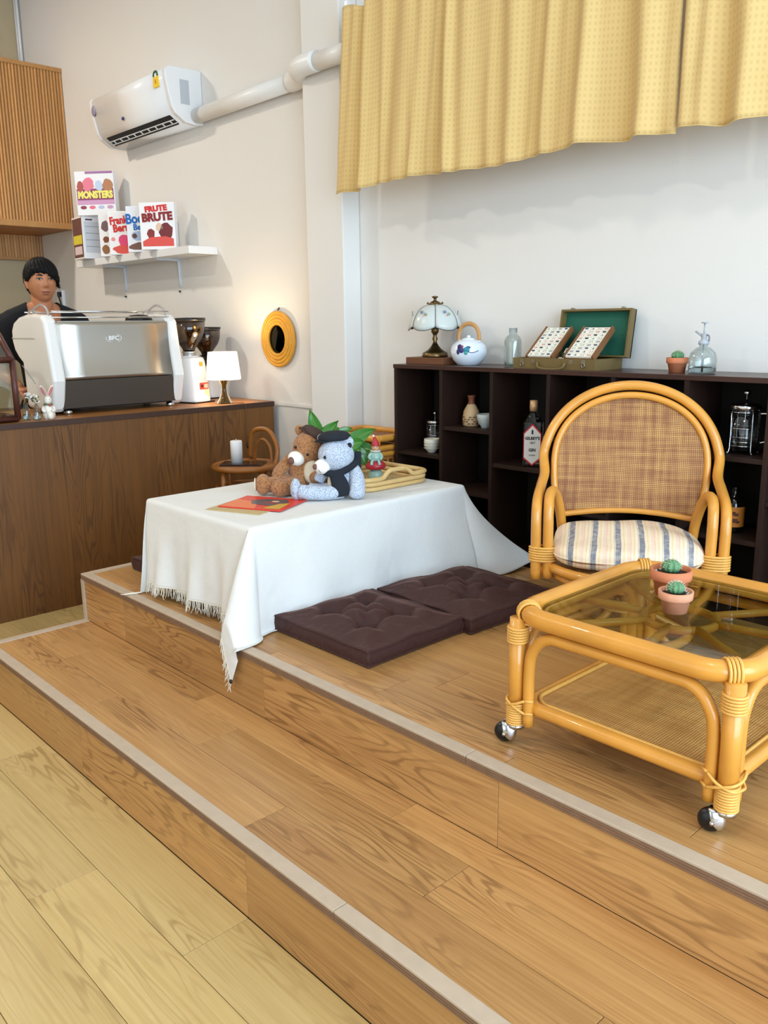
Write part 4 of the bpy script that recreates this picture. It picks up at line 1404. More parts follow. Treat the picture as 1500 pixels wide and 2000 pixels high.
S0, S1, T0, T1 = TX0 - OV['xm'], TX1 + OV['xp'], TY0 - OV['ym'], TY1 + OV['yp']
NU, NV = 150, 190
tcl = thing('tablecloth', ((TX0 + TX1) / 2, (TY0 + TY1) / 2, CZ), 'white fringed linen cloth draped over the low table', 'tablecloth')
ofs = (-(TX0 + TX1) / 2, -(TY0 + TY1) / 2, -CZ)
cm = MB().grid(lambda u, v: drape(S0 + (S1 - S0) * u, T0 + (T1 - T0) * v), NU, NV)
co = cm.build('cloth', CLOTH, tcl, ofs)
solidify(co, 0.0016, 1)
# hem seam and fringe along both short edges
FRG = mat('cotton fringe', (238, 232, 216), rough=0.9)
for tv, inward in ((T0, 0.02), (T1, -0.02)):
    MB().tube([drape(S0 + (S1 - S0) * i / 160, tv) + Vector((0, 0, 0.001)) for i in range(161)], 0.0026, 5).build('hem', FRG, tcl, ofs)
    fm = MB()
    rr = random.Random(2)
    n_ = 330
    for i in range(n_):
        s = S0 + (S1 - S0) * (i + rr.random() * 0.8) / n_
        a = drape(s, tv)
        b_ = drape(s, tv - (0.02 if tv < 2 else -0.02))
        d_ = (b_ - a)
        d_ = d_.normalized() if d_.length > 1e-6 else Vector((0, 0, -1))
        ln = rr.uniform(0.030, 0.048)
        p1 = a + d_ * ln * 0.5 + Vector((rr.uniform(-.004, .004), rr.uniform(-.004, .004), 0))
        p2 = a + d_ * ln + Vector((rr.uniform(-.008, .008), rr.uniform(-.006, .006), 0))
        for p in (p1, p2):
            if p.y > Y1 - 0.008 and p.z < Z2 + 0.004:
                p.z = Z2 + 0.004
        fm.tube([a, p1, p2], [0.0014, 0.0012, 0.0008], 4, caps=False)
    tag(fm.build('fringe', FRG, tcl, ofs), kind='stuff')
tp_ = drape(S1, T0)
MB().ell(tp_ + Vector((0.004, -0.006, 0.006)), (0.007, 0.005, 0.007), 10, 7).build('button', BLACKP, tcl, ofs)

ZTB = CZ + 0.0014
# magazines -----------------------------------------------------------------
mg1 = thing('magazine', (-2.50, 1.665, ZTB), 'plain kraft paper magazine under the red one on the table', 'magazine', radians(-2))
MB().box(-0.10, 0.125, -0.115, 0.115, 0.0, 0.003, bev=0.0006).build('cover', mat('kraft paper', (190, 168, 122), rough=0.7, var=0.08), mg1, rot=(0, 0, radians(23)))
mg2 = thing('magazine', (-2.478, 1.715, ZTB + 0.0032), 'red magazine with an orange picture cover lying on the table', 'magazine', radians(25))
MB().box(-0.125, 0.125, -0.10, 0.10, 0.0, 0.004, bev=0.0008).build('cover', mat('cover red', (214, 56, 44), rough=0.4), mg2)
def patch(o, name, poly, rgb, z=0.0042):
    return MB().prism(poly, z, z + 0.0004, axis='z').build(name, mat('cover %d %d %d' % rgb, rgb, rough=0.4), o)
patch(mg2, 'cover_print', [(-0.12, -0.095), (0.02, -0.095), (-0.02, 0.0), (-0.12, 0.03)], (226, 112, 60))
patch(mg2, 'cover_print', [(-0.03, -0.03), (0.05, -0.04), (0.09, 0.03), (0.06, 0.075), (-0.03, 0.06), (-0.06, 0.02)], (84, 76, 84), 0.0044)
patch(mg2, 'cover_print', [(0.045, -0.085), (0.11, -0.08), (0.10, 0.02), (0.07, 0.0), (0.055, -0.04)], (206, 160, 60), 0.0046)
patch(mg2, 'cover_print', [(0.00, -0.005), (0.05, -0.005), (0.055, 0.012), (0.0, 0.012)], (150, 50, 50), 0.0048)
patch(mg2, 'cover_print', blob(0.035, 0.03, 0.016, 0.012, 8), (222, 180, 140), 0.0048)

# teddy bears ---------------------------------------------------------------
def plush(name, base, speck, sc, bump):
    if name in MATS:
        return MATS[name]
    m = bpy.data.materials.new(name)
    m.use_nodes = True
    nt = m.node_tree
    b = nt.nodes['Principled BSDF']
    tc = N(nt, 'ShaderNodeTexCoord')
    nz = N(nt, 'ShaderNodeTexNoise', Scale=sc, Detail=3.0, Roughness=0.6)
    nt.links.new(tc.outputs['Object'], nz.inputs['Vector'])
    cr = N(nt, 'ShaderNodeValToRGB')
    e = cr.color_ramp.elements
    e[0].position, e[0].color = 0.36, (*lin(speck), 1)
    e[1].position, e[1].color = 0.54, (*lin(base), 1)
    nt.links.new(nz.outputs['Fac'], cr.inputs['Fac'])
    nt.links.new(cr.outputs['Color'], b.inputs['Base Color'])
    b.inputs['Roughness'].default_value = 0.95
    b.inputs['Sheen Weight'].default_value = 0.25
    bp = N(nt, 'ShaderNodeBump', Strength=bump, Distance=0.004)
    nt.links.new(nz.outputs['Fac'], bp.inputs['Height'])
    nt.links.new(bp.outputs['Normal'], b.inputs['Normal'])
    MATS[name] = m
    return m


PB = plush('brown plush', (176, 122, 76), (124, 78, 44), 170, 0.9)
PG = plush('blue grey plush', (196, 205, 217), (124, 136, 162), 240, 0.5)
PW = mat('white plush', (238, 232, 222), rough=0.95, bump=0.3, bscale=200, sheen=0.3)
CREAM = mat('cream felt', (228, 212, 184), rough=0.95, bump=0.2, bscale=150)
NOSEB = mat('nose brown', (112, 74, 62), rough=0.7, bump=0.2, bscale=200)
EYE = mat('bead eye', (14, 12, 14), rough=0.1)
CAPB = mat('brown tweed', (72, 52, 44), rough=0.95, bump=0.4, bscale=300)
CAPD = mat('dark navy wool', (30, 34, 42), rough=0.95, bump=0.4, bscale=300)
RX = lambda a: Matrix.Rotation(a, 3, 'X')
RYm = lambda a: Matrix.Rotation(a, 3, 'Y')
RZm = lambda a: Matrix.Rotation(a, 3, 'Z')


def cap(o, c, rad, tilt, m, name='flat_cap'):
    """newsboy cap: soft flattened crown with a short peak towards -x"""
    T = Matrix.Translation(Vector(c)) @ tilt.to_4x4()
    k = MB()
    prof = [(0.0, 0.46), (0.35, 0.45), (0.70, 0.38), (0.95, 0.22), (1.04, 0.05), (0.98, -0.10), (0.80, -0.16), (0.0, -0.14)]
    k.lathe([(r * rad, z * rad) for r, z in prof], 24, M=T, sx=1.05, sy=0.95)
    q = k.build(name, m, o)
    MB().lathe([(0.0, 0.10 * rad), (0.55 * rad, 0.06 * rad), (0.80 * rad, -0.06 * rad), (0.55 * rad, -0.02 * rad), (0.0, 0.02 * rad)], 20, M=T @ Matrix.Translation((-0.55 * rad, 0, -0.12 * rad))).build('peak', m, q)
    MB().ell((0, 0, 0), 1, 8, 6, None) if False else None
    return q


bb_ = thing('teddy_bear', (-2.545, 1.965, ZTB), 'brown curly teddy bear in a brown cap leaning on the grey bear', 'teddy bear', YAW)
MB().ell((-0.012, 0.005, 0.082), (0.056, 0.055, 0.082)).build('body', PB, bb_)
MB().ell((0.028, -0.040, 0.086), (0.034, 0.020, 0.046)).build('belly_patch', CREAM, bb_)
MB().ell((0.012, -0.004, 0.172), (0.059, 0.058, 0.068), M=RYm(radians(14))).build('head', PB, bb_)
mz = MB().ell((-0.030, -0.050, 0.140), (0.032, 0.030, 0.027), M=RYm(radians(24))).build('muzzle', PW, bb_)
MB().ell((-0.046, -0.074, 0.136), (0.013, 0.010, 0.014)).build('nose', NOSEB, mz)
for p in ((-0.032, -0.046, 0.182), (0.014, -0.060, 0.156)):
    MB().ell(p, 0.0055, 10, 8).build('eye', EYE, bb_)
MB().ell((-0.018, 0.012, 0.238), (0.019, 0.012, 0.022), M=RYm(radians(-15))).build('ear', PB, bb_)
MB().ell((0.070, 0.010, 0.200), (0.016, 0.012, 0.020)).build('ear', PB, bb_)
cap(bb_, (0.042, 0.002, 0.222), 0.052, RYm(radians(34)), CAPB)
MB().tube([(-0.048, 0.0, 0.140), (-0.075, -0.012, 0.112), (-0.100, -0.022, 0.082), (-0.112, -0.028, 0.062)], [0.020, 0.024, 0.025, 0.018], 14, smooth=4).build('arm', PB, bb_)
MB().ell((0.062, -0.055, 0.064), (0.046, 0.028, 0.030), M=RYm(radians(12))).build('arm', PB, bb_)
MB().tube([(-0.04, -0.01, 0.042), (-0.10, -0.035, 0.040), (-0.150, -0.050, 0.040)], [0.034, 0.033, 0.028], 14, smooth=4).ell((-0.158, -0.052, 0.042), (0.030, 0.032, 0.041)).build('leg', PB, bb_)
MB().tube([(-0.02, -0.03, 0.040), (-0.06, -0.065, 0.036), (-0.085, -0.085, 0.034)], [0.034, 0.034, 0.028], 14, smooth=4).ell((-0.088, -0.088, 0.035), (0.038, 0.030, 0.034)).build('leg', PB, bb_)
for p in (((-0.187, -0.058, 0.042), (0.004, 0.020, 0.028)),):
    MB().ell(*p).build('foot_pad', CREAM, bb_)

gb_ = thing('teddy_bear', (-2.372, 1.995, ZTB + 0.002), 'blue grey heathered teddy bear with navy cap and scarf', 'teddy bear', YAW)
MB().ell((0.004, 0.008, 0.066), (0.050, 0.046, 0.068)).build('body', PG, gb_)
MB().ell((-0.020, -0.020, 0.060), (0.030, 0.022, 0.048)).build('belly_patch', CREAM, gb_)
MB().ell((-0.016, -0.006, 0.158), (0.067, 0.060, 0.062), M=RYm(radians(8))).build('head', PG, gb_)
mz = MB().ell((-0.066, -0.040, 0.122), (0.031, 0.029, 0.027), M=RYm(radians(14))).build('muzzle', PW, gb_)
MB().ell((-0.090, -0.056, 0.124), (0.010, 0.010, 0.011)).build('nose', NOSEB, mz)
MB().tube([(-0.078, -0.066, 0.114), (-0.072, -0.066, 0.106), (-0.068, -0.066, 0.102)], 0.0009, 5).build('mouth_stitch', NOSEB, mz)
MB().ell((-0.054, -0.054, 0.158), (0.006, 0.005, 0.007), 10, 8).build('eye', EYE, gb_)
er = MB().ell((-0.072, 0.020, 0.218), (0.014, 0.010, 0.016)).build('ear', PG, gb_)
er = MB().ell((0.028, -0.010, 0.204), (0.022, 0.014, 0.024), M=RYm(radians(20))).build('ear', PG, gb_)
MB().ell((0.034, -0.020, 0.196), (0.009, 0.008, 0.012)).build('ear_inner', CAPD, er)
cap(gb_, (-0.022, 0.004, 0.222), 0.056, RYm(radians(-3)), CAPD)
MB().tube([(0.044, -0.006, 0.112), (0.058, -0.022, 0.080), (0.060, -0.036, 0.040), (0.058, -0.040, 0.020)], [0.022, 0.027, 0.030, 0.026], 14, smooth=4).ell((0.058, -0.041, 0.024), (0.031, 0.026, 0.024)).build('arm', PG, gb_)
MB().tube([(-0.04, 0.0, 0.110), (-0.07, 0.01, 0.085), (-0.085, 0.012, 0.06)], [0.020, 0.023, 0.020], 14, smooth=4).build('arm', PG, gb_)
MB().tube([(0.0, -0.030, 0.030), (-0.05, -0.055, 0.026), (-0.11, -0.060, 0.030), (-0.150, -0.056, 0.034)], [0.030, 0.026, 0.027, 0.026], 14, smooth=4).ell((-0.164, -0.054, 0.042), (0.020, 0.026, 0.040)).build('leg', PG, gb_)
MB().tube([(-0.03, 0.0, 0.030), (-0.08, 0.01, 0.026), (-0.12, 0.02, 0.028)], [0.028, 0.025, 0.022], 14, smooth=4).build('leg', PG, gb_)
sc1 = MB().tube([(-0.046, -0.046, 0.098), (-0.010, -0.052, 0.098), (0.034, -0.036, 0.116), (0.062, 0.004, 0.138), (0.040, 0.050, 0.128), (-0.02, 0.056, 0.112), (-0.06, 0.02, 0.098)], 0.013, 10, smooth=5, closed=True).build('scarf', CAPD, gb_)
MB().grid(lambda u, v: (-0.040 + 0.056 * u * (0.75 + 0.35 * sin(v * 2.6)) + 0.016 * v, -0.054 - 0.010 * sin(pi * u) - 0.010 * v * (1 - v), 0.106 - 0.092 * v + 0.008 * (u - 0.5) * v), 8, 10).build('scarf_tail', CAPD, sc1)
solidify(bpy.data.objects[COL.objects[-1].name], 0.005)
MB().box(0.050, 0.076, -0.005, 0.03, 0.105, 0.168, bev=0.006).build('scarf_end', CAPD, sc1)

# rattan tray and mushroom gnome --------------------------------------------
TRX0, TRX1, TRY0, TRY1 = -2.705, -2.350, 2.090, 2.462
tr_ = thing('rattan_tray', ((TRX0 + TRX1) / 2, (TRY0 + TRY1) / 2, ZTB), 'pale rattan serving tray behind the grey bear', 'tray')
PCANE = mat('pale rattan', (212, 176, 116), rough=0.5, var=0.15, vscale=30)


def rrect(hx, hy, r, z, n=6):
    pts = []
    for cx_, cy_, a in ((hx - r, hy - r, 0), (-hx + r, hy - r, pi / 2), (-hx + r, -hy + r, pi), (hx - r, -hy + r, 1.5 * pi)):
        for k in range(n + 1):
            w = a + pi / 2 * k / n
            pts.append((cx_ + r * cos(w), cy_ + r * sin(w), z))
    return pts


hx, hy = (TRX1 - TRX0) / 2 - 0.01, (TRY1 - TRY0) / 2 - 0.01
MB().prism([(p[0], p[1]) for p in rrect(hx - 0.004, hy - 0.004, 0.05, 0)], 0.002, 0.008, axis='z').build('tray_base', weave('tray weave', (214, 190, 140), (190, 160, 108), (140, 108, 64), 200, (0, 1)), tr_)
for k in range(2):
    MB().tube(rrect(hx, hy, 0.055, 0.010 + k * 0.0185), 0.0095, 8, closed=True).build('rim_cane', PCANE, tr_)
# top cane rises into a handle arch on the long sides
for s in (1, -1):
    pts = []
    for k in range(13):
        y = -hy + 0.06 + (2 * hy - 0.12) * k / 12
        q = 1 - abs(k - 6) / 6
        pts.append((s * hx, y, 0.046 + 0.028 * smooth01((q - 0.25) / 0.4)))
    MB().tube([(s * (hx - 0.05), -hy, 0.046), (s * (hx - 0.012), -hy + 0.014, 0.046)] + pts + [(s * (hx - 0.012), hy - 0.014, 0.046), (s * (hx - 0.05), hy, 0.046)], 0.0095, 8, smooth=3).build('handle', PCANE, tr_)
    MB().tube([(-hx + 0.05, s * hy, 0.046), (hx - 0.05, s * hy, 0.046)], 0.0095, 8).build('rim_cane', PCANE, tr_)

gm = thing('mushroom_gnome', (-2.515, 2.300, ZTB + 0.0085), 'little gnome figurine sitting on a red mushroom in the tray', 'figurine', YAW)
CEL = mat('celadon glaze', (150, 182, 168), rough=0.25, var=0.12, vscale=30)
REDG = mat('red glaze', (176, 44, 56), rough=0.22, var=0.12, vscale=30)
SKN = mat('figurine skin', (206, 158, 122), rough=0.5)
MB().lathe([(0.0, 0.0), (0.028, 0.0), (0.031, 0.010), (0.029, 0.028), (0.020, 0.044), (0.0, 0.048)], 22).build('stalk', CEL, gm)
MB().lathe([(0.018, 0.044), (0.036, 0.046), (0.043, 0.054), (0.040, 0.066), (0.028, 0.077), (0.0, 0.082)], 26).build('mushroom_cap', REDG, gm)
MB().lathe([(0.0, 0.078), (0.026, 0.080), (0.024, 0.098), (0.015, 0.118), (0.0, 0.122)], 20).build('coat', CEL, gm)
for s in (-1, 1):
    MB().tube([(s * 0.015, -0.004, 0.112), (s * 0.026, -0.012, 0.096), (s * 0.018, -0.024, 0.088)], 0.0065, 8, smooth=3).build('arm', CEL, gm)
    MB().tube([(s * 0.010, -0.015, 0.084), (s * 0.014, -0.032, 0.080), (s * 0.016, -0.038, 0.066)], 0.006, 8, smooth=3).build('leg', CEL, gm)
MB().ell((0, 0, 0.132), (0.016, 0.016, 0.016), 16, 12).build('head', SKN, gm)
MB().ell((0, -0.015, 0.130), 0.003, 8, 6).build('nose', SKN, gm)
for s in (-1, 1):
    MB().ell((s * 0.006, -0.014, 0.135), 0.0016, 6, 5).build('eye', EYE, gm)
MB().tube([(0.018 * cos(2 * pi * i / 16), 0.018 * sin(2 * pi * i / 16), 0.119) for i in range(16)], 0.004, 6, closed=True).build('ruff', mat('ruff', (206, 200, 180), rough=0.5), gm)
MB().tube([(0, 0.0, 0.138), (0.001, 0.002, 0.152), (-0.001, 0.004, 0.165), (-0.006, 0.004, 0.176)], [0.0175, 0.014, 0.008, 0.004], 14, smooth=3).build('hat', REDG, gm)
MB().ell((-0.007, 0.004, 0.179), 0.005, 10, 8).build('pompom', PW, gm)

# pothos plant ---------------------------------------------------------------
pt = thing('pothos_plant', (-2.775, 2.185, ZTB), 'green pothos plant in a white pot behind the teddy bears', 'plant', YAW)
MB().lathe([(0.0, 0.0), (0.034, 0.0), (0.044, 0.09), (0.046, 0.10), (0.041, 0.10), (0.038, 0.085), (0.0, 0.085)], 24).build('pot', POR, pt)
LEAF = mat('pothos leaf', (58, 122, 42), rough=0.3, coat=0.2, var=0.3, vscale=22)
LSTEM = mat('pothos stem', (140, 176, 90), rough=0.5)


def leaf(o, base, tip, width, nrm, curl=0.15):
    b_, t_ = Vector(base), Vector(tip)
    ax = t_ - b_
    ln = ax.length
    ax.normalize()
    n_ = (Vector(nrm) - ax * Vector(nrm).dot(ax)).normalized()
    sd = ax.cross(n_)
    def f(u, v):
        w = width * (sin(pi * min(1, v * 1.02) ** 0.72) ** 0.9 + 0.04 * (1 - v)) * 0.5
        a = (u - 0.5) * 2
        back = -0.10 * ln * abs(a) * (1 - v) ** 3
        return b_ + ax * (ln * v + back) + sd * (w * a) + n_ * (abs(a) * width * 0.14 - curl * ln * (v - 0.3) ** 2)
    l_ = MB().grid(f, 8, 12).build('leaf', LEAF, o)
    solidify(l_, 0.0008)
    MB().tube([f(0.5, k / 10) + n_ * 0.0006 for k in range(11)], 0.0008, 5).build('midrib', LSTEM, l_)
    st_ = Vector((0.0, 0.0, 0.085))
    MB().tube([st_ + Vector((random.uniform(-.012, .012), random.uniform(-.012, .012), 0)), (st_ + b_) / 2 + Vector((0, 0, 0.03)), b_, b_ + ax * 0.01], 0.0022, 6, smooth=4).build('stem', LSTEM, o)


for base, tip, wd, nr, cl in (
        ((0.030, -0.03, 0.175), (-0.006, -0.04, 0.292), 0.056, (-0.2, -1, 0.25), 0.10),
        ((0.045, -0.05, 0.158), (0.110, -0.06, 0.246), 0.068, (-0.3, -1, 0.5), 0.15),
        ((0.060, -0.04, 0.165), (0.022, -0.06, 0.196), 0.034, (0, -1, 0.5), 0.1),
        ((0.110, 0.02, 0.188), (0.165, 0.03, 0.204), 0.034, (0, -1, 0.4), 0.1),
        ((0.145, -0.04, 0.150), (0.262, -0.05, 0.210), 0.062, (0.1, -1, 0.6), 0.12),
        ((0.150, -0.05, 0.146), (0.215, -0.07, 0.160), 0.062, (0.2, -1, 0.45), 0.2),
        ((0.170, -0.04, 0.130), (0.272, -0.05, 0.120), 0.060, (0.1, -0.9, 0.6), 0.15),
        ((0.185, -0.06, 0.126), (0.225, -0.07, 0.058), 0.062, (0.3, -1, 0.3), 0.15),
        ((0.10, -0.05, 0.155), (0.075, -0.08, 0.205), 0.060, (0, -1, 0.35), 0.1),
        ((0.02, 0.03, 0.16), (-0.03, 0.06, 0.19), 0.05, (-0.3, -0.7, 0.6), 0.15),
        ((0.09, 0.05, 0.16), (0.10, 0.11, 0.20), 0.055, (0, -0.6, 0.8), 0.2)):
    leaf(pt, base, tip, wd, nr, cl)

# rattan stand behind the table ----------------------------------------------
rs = thing('rattan_stand', (-3.085, 2.79, Z2), 'low rattan stand with woven sides beside the dark bookshelf', 'rattan stand')
for sx in (-1, 1):
    for sy in (-1, 1):
        MB().tube([(sx * 0.19, sy * 0.13, 0.0), (sx * 0.19, sy * 0.13, 0.48)], 0.015, 10).build('post', CANE, rs)
for z, r_ in ((0.47, 0.016), (0.425, 0.014), (0.395, 0.014)):
    MB().tube(rrect(0.195, 0.135, 0.03, z), r_, 8, closed=True).build('rail', CANE, rs)
MB().tube(rrect(0.195, 0.135, 0.03, 0.05), 0.014, 8, closed=True).build('rail', CANE, rs)
WV = weave('stand weave', (206, 140, 62), (170, 104, 42), (90, 50, 20), 70, (0, 2))
MB().box(-0.19, 0.19, -0.138, -0.130, 0.05, 0.385).build('woven_panel', WV, rs)
MB().box(0.187, 0.195, -0.13, 0.13, 0.05, 0.385).build('woven_panel', weave('stand weave side', (206, 140, 62), (170, 104, 42), (90, 50, 20), 70, (1, 2)), rs)
MB().box(-0.19, 0.19, -0.13, 0.13, 0.455, 0.463).build('top', WV, rs)
for k in range(7):
    MB().tube([(-0.19 + 0.0, -0.145, 0.30 - k * 0.035), (-0.06, -0.152, 0.315 - k * 0.035), (0.06, -0.145, 0.30 - k * 0.035), (0.19, -0.152, 0.315 - k * 0.035)], 0.010, 8, smooth=4).build('braid', CANE, rs)

# rattan stool-chair with candle ----------------------------------------------
st_ = thing('rattan_chair', (-3.79, 2.52, 0.0), 'dark rattan chair with hoop back standing by the bar counter', 'chair', YAW)
DCN = mat('dark rattan', (150, 92, 34), rough=0.4, var=0.25, vscale=14, coat=0.2)
SH_ = 0.665
MB().lathe([(0.0, SH_ - 0.012), (0.155, SH_ - 0.012), (0.168, SH_ - 0.004), (0.168, SH_ + 0.006), (0.155, SH_ + 0.012), (0.0, SH_ + 0.010)], 36).build('seat', mat('rattan seat', (142, 86, 34), rough=0.5, var=0.2, vscale=30), st_)
MB().tube([(0.168 * cos(2 * pi * i / 32), 0.168 * sin(2 * pi * i / 32), SH_) for i in range(32)], 0.014, 8, closed=True).build('seat_ring', DCN, st_)
for w in (225, 315, 45, 135):
    a = radians(w)
    MB().tube([(0.14 * cos(a), 0.14 * sin(a), SH_ - 0.01), (0.16 * cos(a), 0.16 * sin(a), SH_ / 2), (0.185 * cos(a), 0.185 * sin(a), 0.0)], 0.014, 10, smooth=3).build('leg', DCN, st_)
for z in (SH_ - 0.115, 0.22):
    q = 0.15 + 0.03 * (1 - z / SH_)
    MB().tube([(q * cos(2 * pi * i / 32), q * sin(2 * pi * i / 32), z) for i in range(32)], 0.011, 8, closed=True).build('stretcher_ring', DCN, st_)
# hoop back on the right-hand rear of the seat
hb = [Vector((0.165, -0.02, SH_)), Vector((0.175, 0.0, SH_ + 0.09)), Vector((0.135, 0.05, SH_ + 0.170)), Vector((0.075, 0.10, SH_ + 0.185)), Vector((0.02, 0.145, SH_ + 0.150)), Vector((0.005, 0.165, SH_ + 0.02))]
MB().tube(hb, 0.0125, 10, smooth=6).build('back_hoop', DCN, st_)
MB().tube([(0.14, 0.02, SH_), (0.13, 0.05, SH_ + 0.09), (0.085, 0.09, SH_ + 0.13), (0.04, 0.13, SH_ + 0.08), (0.03, 0.15, SH_)], 0.008, 8, smooth=5).build('inner_hoop', DCN, st_)
pl_ = thing('glass_plate', (-3.775, 2.49, SH_ + 0.0125), 'dark glass plate lying on the seat of the rattan chair', 'plate', YAW)
MB().prism([(-0.11, -0.06), (0.11, -0.075), (0.125, 0.05), (-0.10, 0.065)], 0.0, 0.010, axis='z').build('glass', mat('smoked glass plate', (40, 30, 28), rough=0.08, coat=0.6), pl_)
ca = thing('pillar_candle', (-3.80, 2.475, SH_ + 0.0227), 'white pillar candle standing on the dark glass plate', 'candle')
MB().lathe([(0.0, 0.0), (0.031, 0.0), (0.0315, 0.11), (0.029, 0.116), (0.012, 0.113), (0.0, 0.112)], 26).build('wax', mat('candle wax', (240, 240, 240), rough=0.45), ca)
MB().tube([(0, 0, 0.111), (0.001, 0, 0.126)], 0.0014, 6).build('wick', mat('wick', (230, 222, 205), rough=0.9), ca)
# ------------------------------------------------------------------ floor cushions
VEL = bpy.data.materials.new('brown velvet')
VEL.use_nodes = True
nt = VEL.node_tree
bb = nt.nodes['Principled BSDF']
bb.inputs['Base Color'].default_value = (*lin((58, 27, 22)), 1)
bb.inputs['Roughness'].default_value = 0.75
bb.inputs['Sheen Weight'].default_value = 0.28
bb.inputs['Sheen Roughness'].default_value = 0.35
bb.inputs['Sheen Tint'].default_value = (*lin((200, 140, 120)), 1)
_tc = N(nt, 'ShaderNodeTexCoord')
_n = N(nt, 'ShaderNodeTexNoise', Scale=16.0, Detail=4.0, Distortion=1.2)
nt.links.new(_tc.outputs['Object'], _n.inputs['Vector'])
_b = N(nt, 'ShaderNodeBump', Strength=0.6, Distance=0.012)
nt.links.new(_n.outputs['Fac'], _b.inputs['Height'])
nt.links.new(_b.outputs['Normal'], bb.inputs['Normal'])


def cushion(loc, label, wx, wy, h, rz, tufts, seed):
    o = thing('floor_cushion', loc, label, 'cushion', rz, 'brown velvet floor cushions')
    def top(u, v):
        x, y = (u - 0.5) * wx, (v - 0.5) * wy
        e = min(u, 1 - u, v, 1 - v) * 2
        z = h * (0.74 + 0.44 * smooth01(e / 0.55) + 0.05 * sin(x * 31 + seed) * sin(y * 27 + 2 * seed))
        for (tx, ty) in tufts:
            d = hypot(x - tx, y - ty)
            z -= h * 0.62 * math.exp(-(d / 0.040) ** 2)
            for (qx, qy) in tufts:            # creases between neighbouring tufts
                if (qx, qy) > (tx, ty) and hypot(qx - tx, qy - ty) < 0.27:
                    ex, ey = qx - tx, qy - ty
                    l2 = ex * ex + ey * ey
                    k = max(0, min(1, ((x - tx) * ex + (y - ty) * ey) / l2))
                    dd = hypot(x - tx - k * ex, y - ty - k * ey)
                    z -= h * 0.20 * math.exp(-(dd / 0.016) ** 2)
            # creases running out to the rim
            if abs(tx) > 0.01:
                k = (x - tx) * (1 if tx > 0 else -1)
                if k > 0:
                    z -= h * 0.15 * math.exp(-((y - ty) / 0.014) ** 2) * (1 - smooth01(k / 0.12))
            if abs(ty) > 0.01:
                k = (y - ty) * (1 if ty > 0 else -1)
                if k > 0:
                    z -= h * 0.15 * math.exp(-((x - tx) / 0.014) ** 2) * (1 - smooth01(k / 0.12))
        # pulled-in corners
        cx_, cy_ = abs(u - 0.5) * 2, abs(v - 0.5) * 2
        k = (cx_ * cy_) ** 6
        return Vector((x * (1 + 0.012 * k), y * (1 + 0.012 * k), max(0.012, z)))
    n = 64
    MB().grid(lambda u, v: top(u, v), n, n).build('top_cover', VEL, o)
    b_ = MB()
    per = [top(i / n, 0) for i in range(n)] + [top(1, i / n) for i in range(n)] + [top(1 - i / n, 1) for i in range(n)] + [top(0, 1 - i / n) for i in range(n)]
    m = len(per)
    ring = []
    for k in range(5):
        t = k / 4
        row = []
        for i, p in enumerate(per):
            d = Vector((p.x, p.y, 0)).normalized() * 0.008 * sin(pi * t)
            row.append(Vector((p.x, p.y, p.z * (1 - t) + 0.001 * t)) + d)
        ring.append(row)
    b_._add([q for r in ring for q in r], [(k * m + i, k * m + (i + 1) % m, (k + 1) * m + (i + 1) % m, (k + 1) * m + i) for k in range(4) for i in range(m)], True)
    b_._add(ring[-1], [tuple(range(m - 1, -1, -1))])
    b_.build('side_band', VEL, o)
    for t in (0.06, 0.90):
        MB().tube([Vector((p.x, p.y, p.z * (1 - t) + 0.001 * t)) + Vector((p.x, p.y, 0)).normalized() * 0.003 for p in per[::2]], 0.0035, 6, closed=True).build('piping', VEL, o)
    for (tx, ty) in tufts:
        MB().ell((tx, ty, top(tx / wx + 0.5, ty / wy + 0.5).z + 0.002), (0.008, 0.008, 0.004), 10, 6).build('tuft_button', VEL, o)
    return o


T4 = [(-0.09, -0.08), (0.09, -0.08), (-0.09, 0.08), (0.09, 0.08)]
cushion((-1.985, 1.765, Z2), 'brown velvet tufted cushion nearest the step edge beside the table', 0.46, 0.41, 0.075, radians(0.5), T4, 1)
cushion((-1.945, 2.215, Z2), 'brown velvet tufted cushion farther back, between the table and rattan chair', 0.46, 0.44, 0.075, radians(-2), T4, 2)
cushion((-3.09, 1.78, Z2), 'brown velvet cushion peeking out on the counter side of the table', 0.28, 0.42, 0.075, radians(0), [(0, -0.08), (0, 0.08)], 3)

# ------------------------------------------------------------------ rattan armchair
def wrap(o, c, ax, rx, ry, length, n, name='binding', tilt=None):
    """n turns of cane binding around a bundle; c centre, axis ax, half sizes rx, ry"""
    ax = Vector(ax).normalized()
    u = Vector((1, 0, 0)) if abs(ax.x) < 0.8 else Vector((0, 1, 0))
    u = (u - ax * u.dot(ax)).normalized()
    v = ax.cross(u)
    b_ = MB()
    rr = length / n / 2
    for k in range(n):
        p = Vector(c) + ax * (-length / 2 + (k + 0.5) * length / n)
        b_.tube([p + u * rx * cos(2 * pi * i / 18) + v * ry * sin(2 * pi * i / 18) for i in range(18)], rr * 1.02, 6, closed=True)
    return b_.build(name, BIND, o)


CH = (-1.363, 2.314, Z2)
ch = thing('rattan_armchair', CH, 'honey rattan armchair with arched wicker back and looped arms', 'armchair', radians(32.3))
RC = 0.0165
# outer arch: continuous cane from the left front post over the back to the right front post
def archpt(t):
    """arch of the back, t 0..1 from left to right, leaning backwards"""
    a = pi * t
    x = -0.287 * cos(a)
    z = 0.50 + 0.283 * (sin(a) ** 0.88)
    return x, z


def lean(z):
    return 0.20 + (z - 0.35) * 0.22


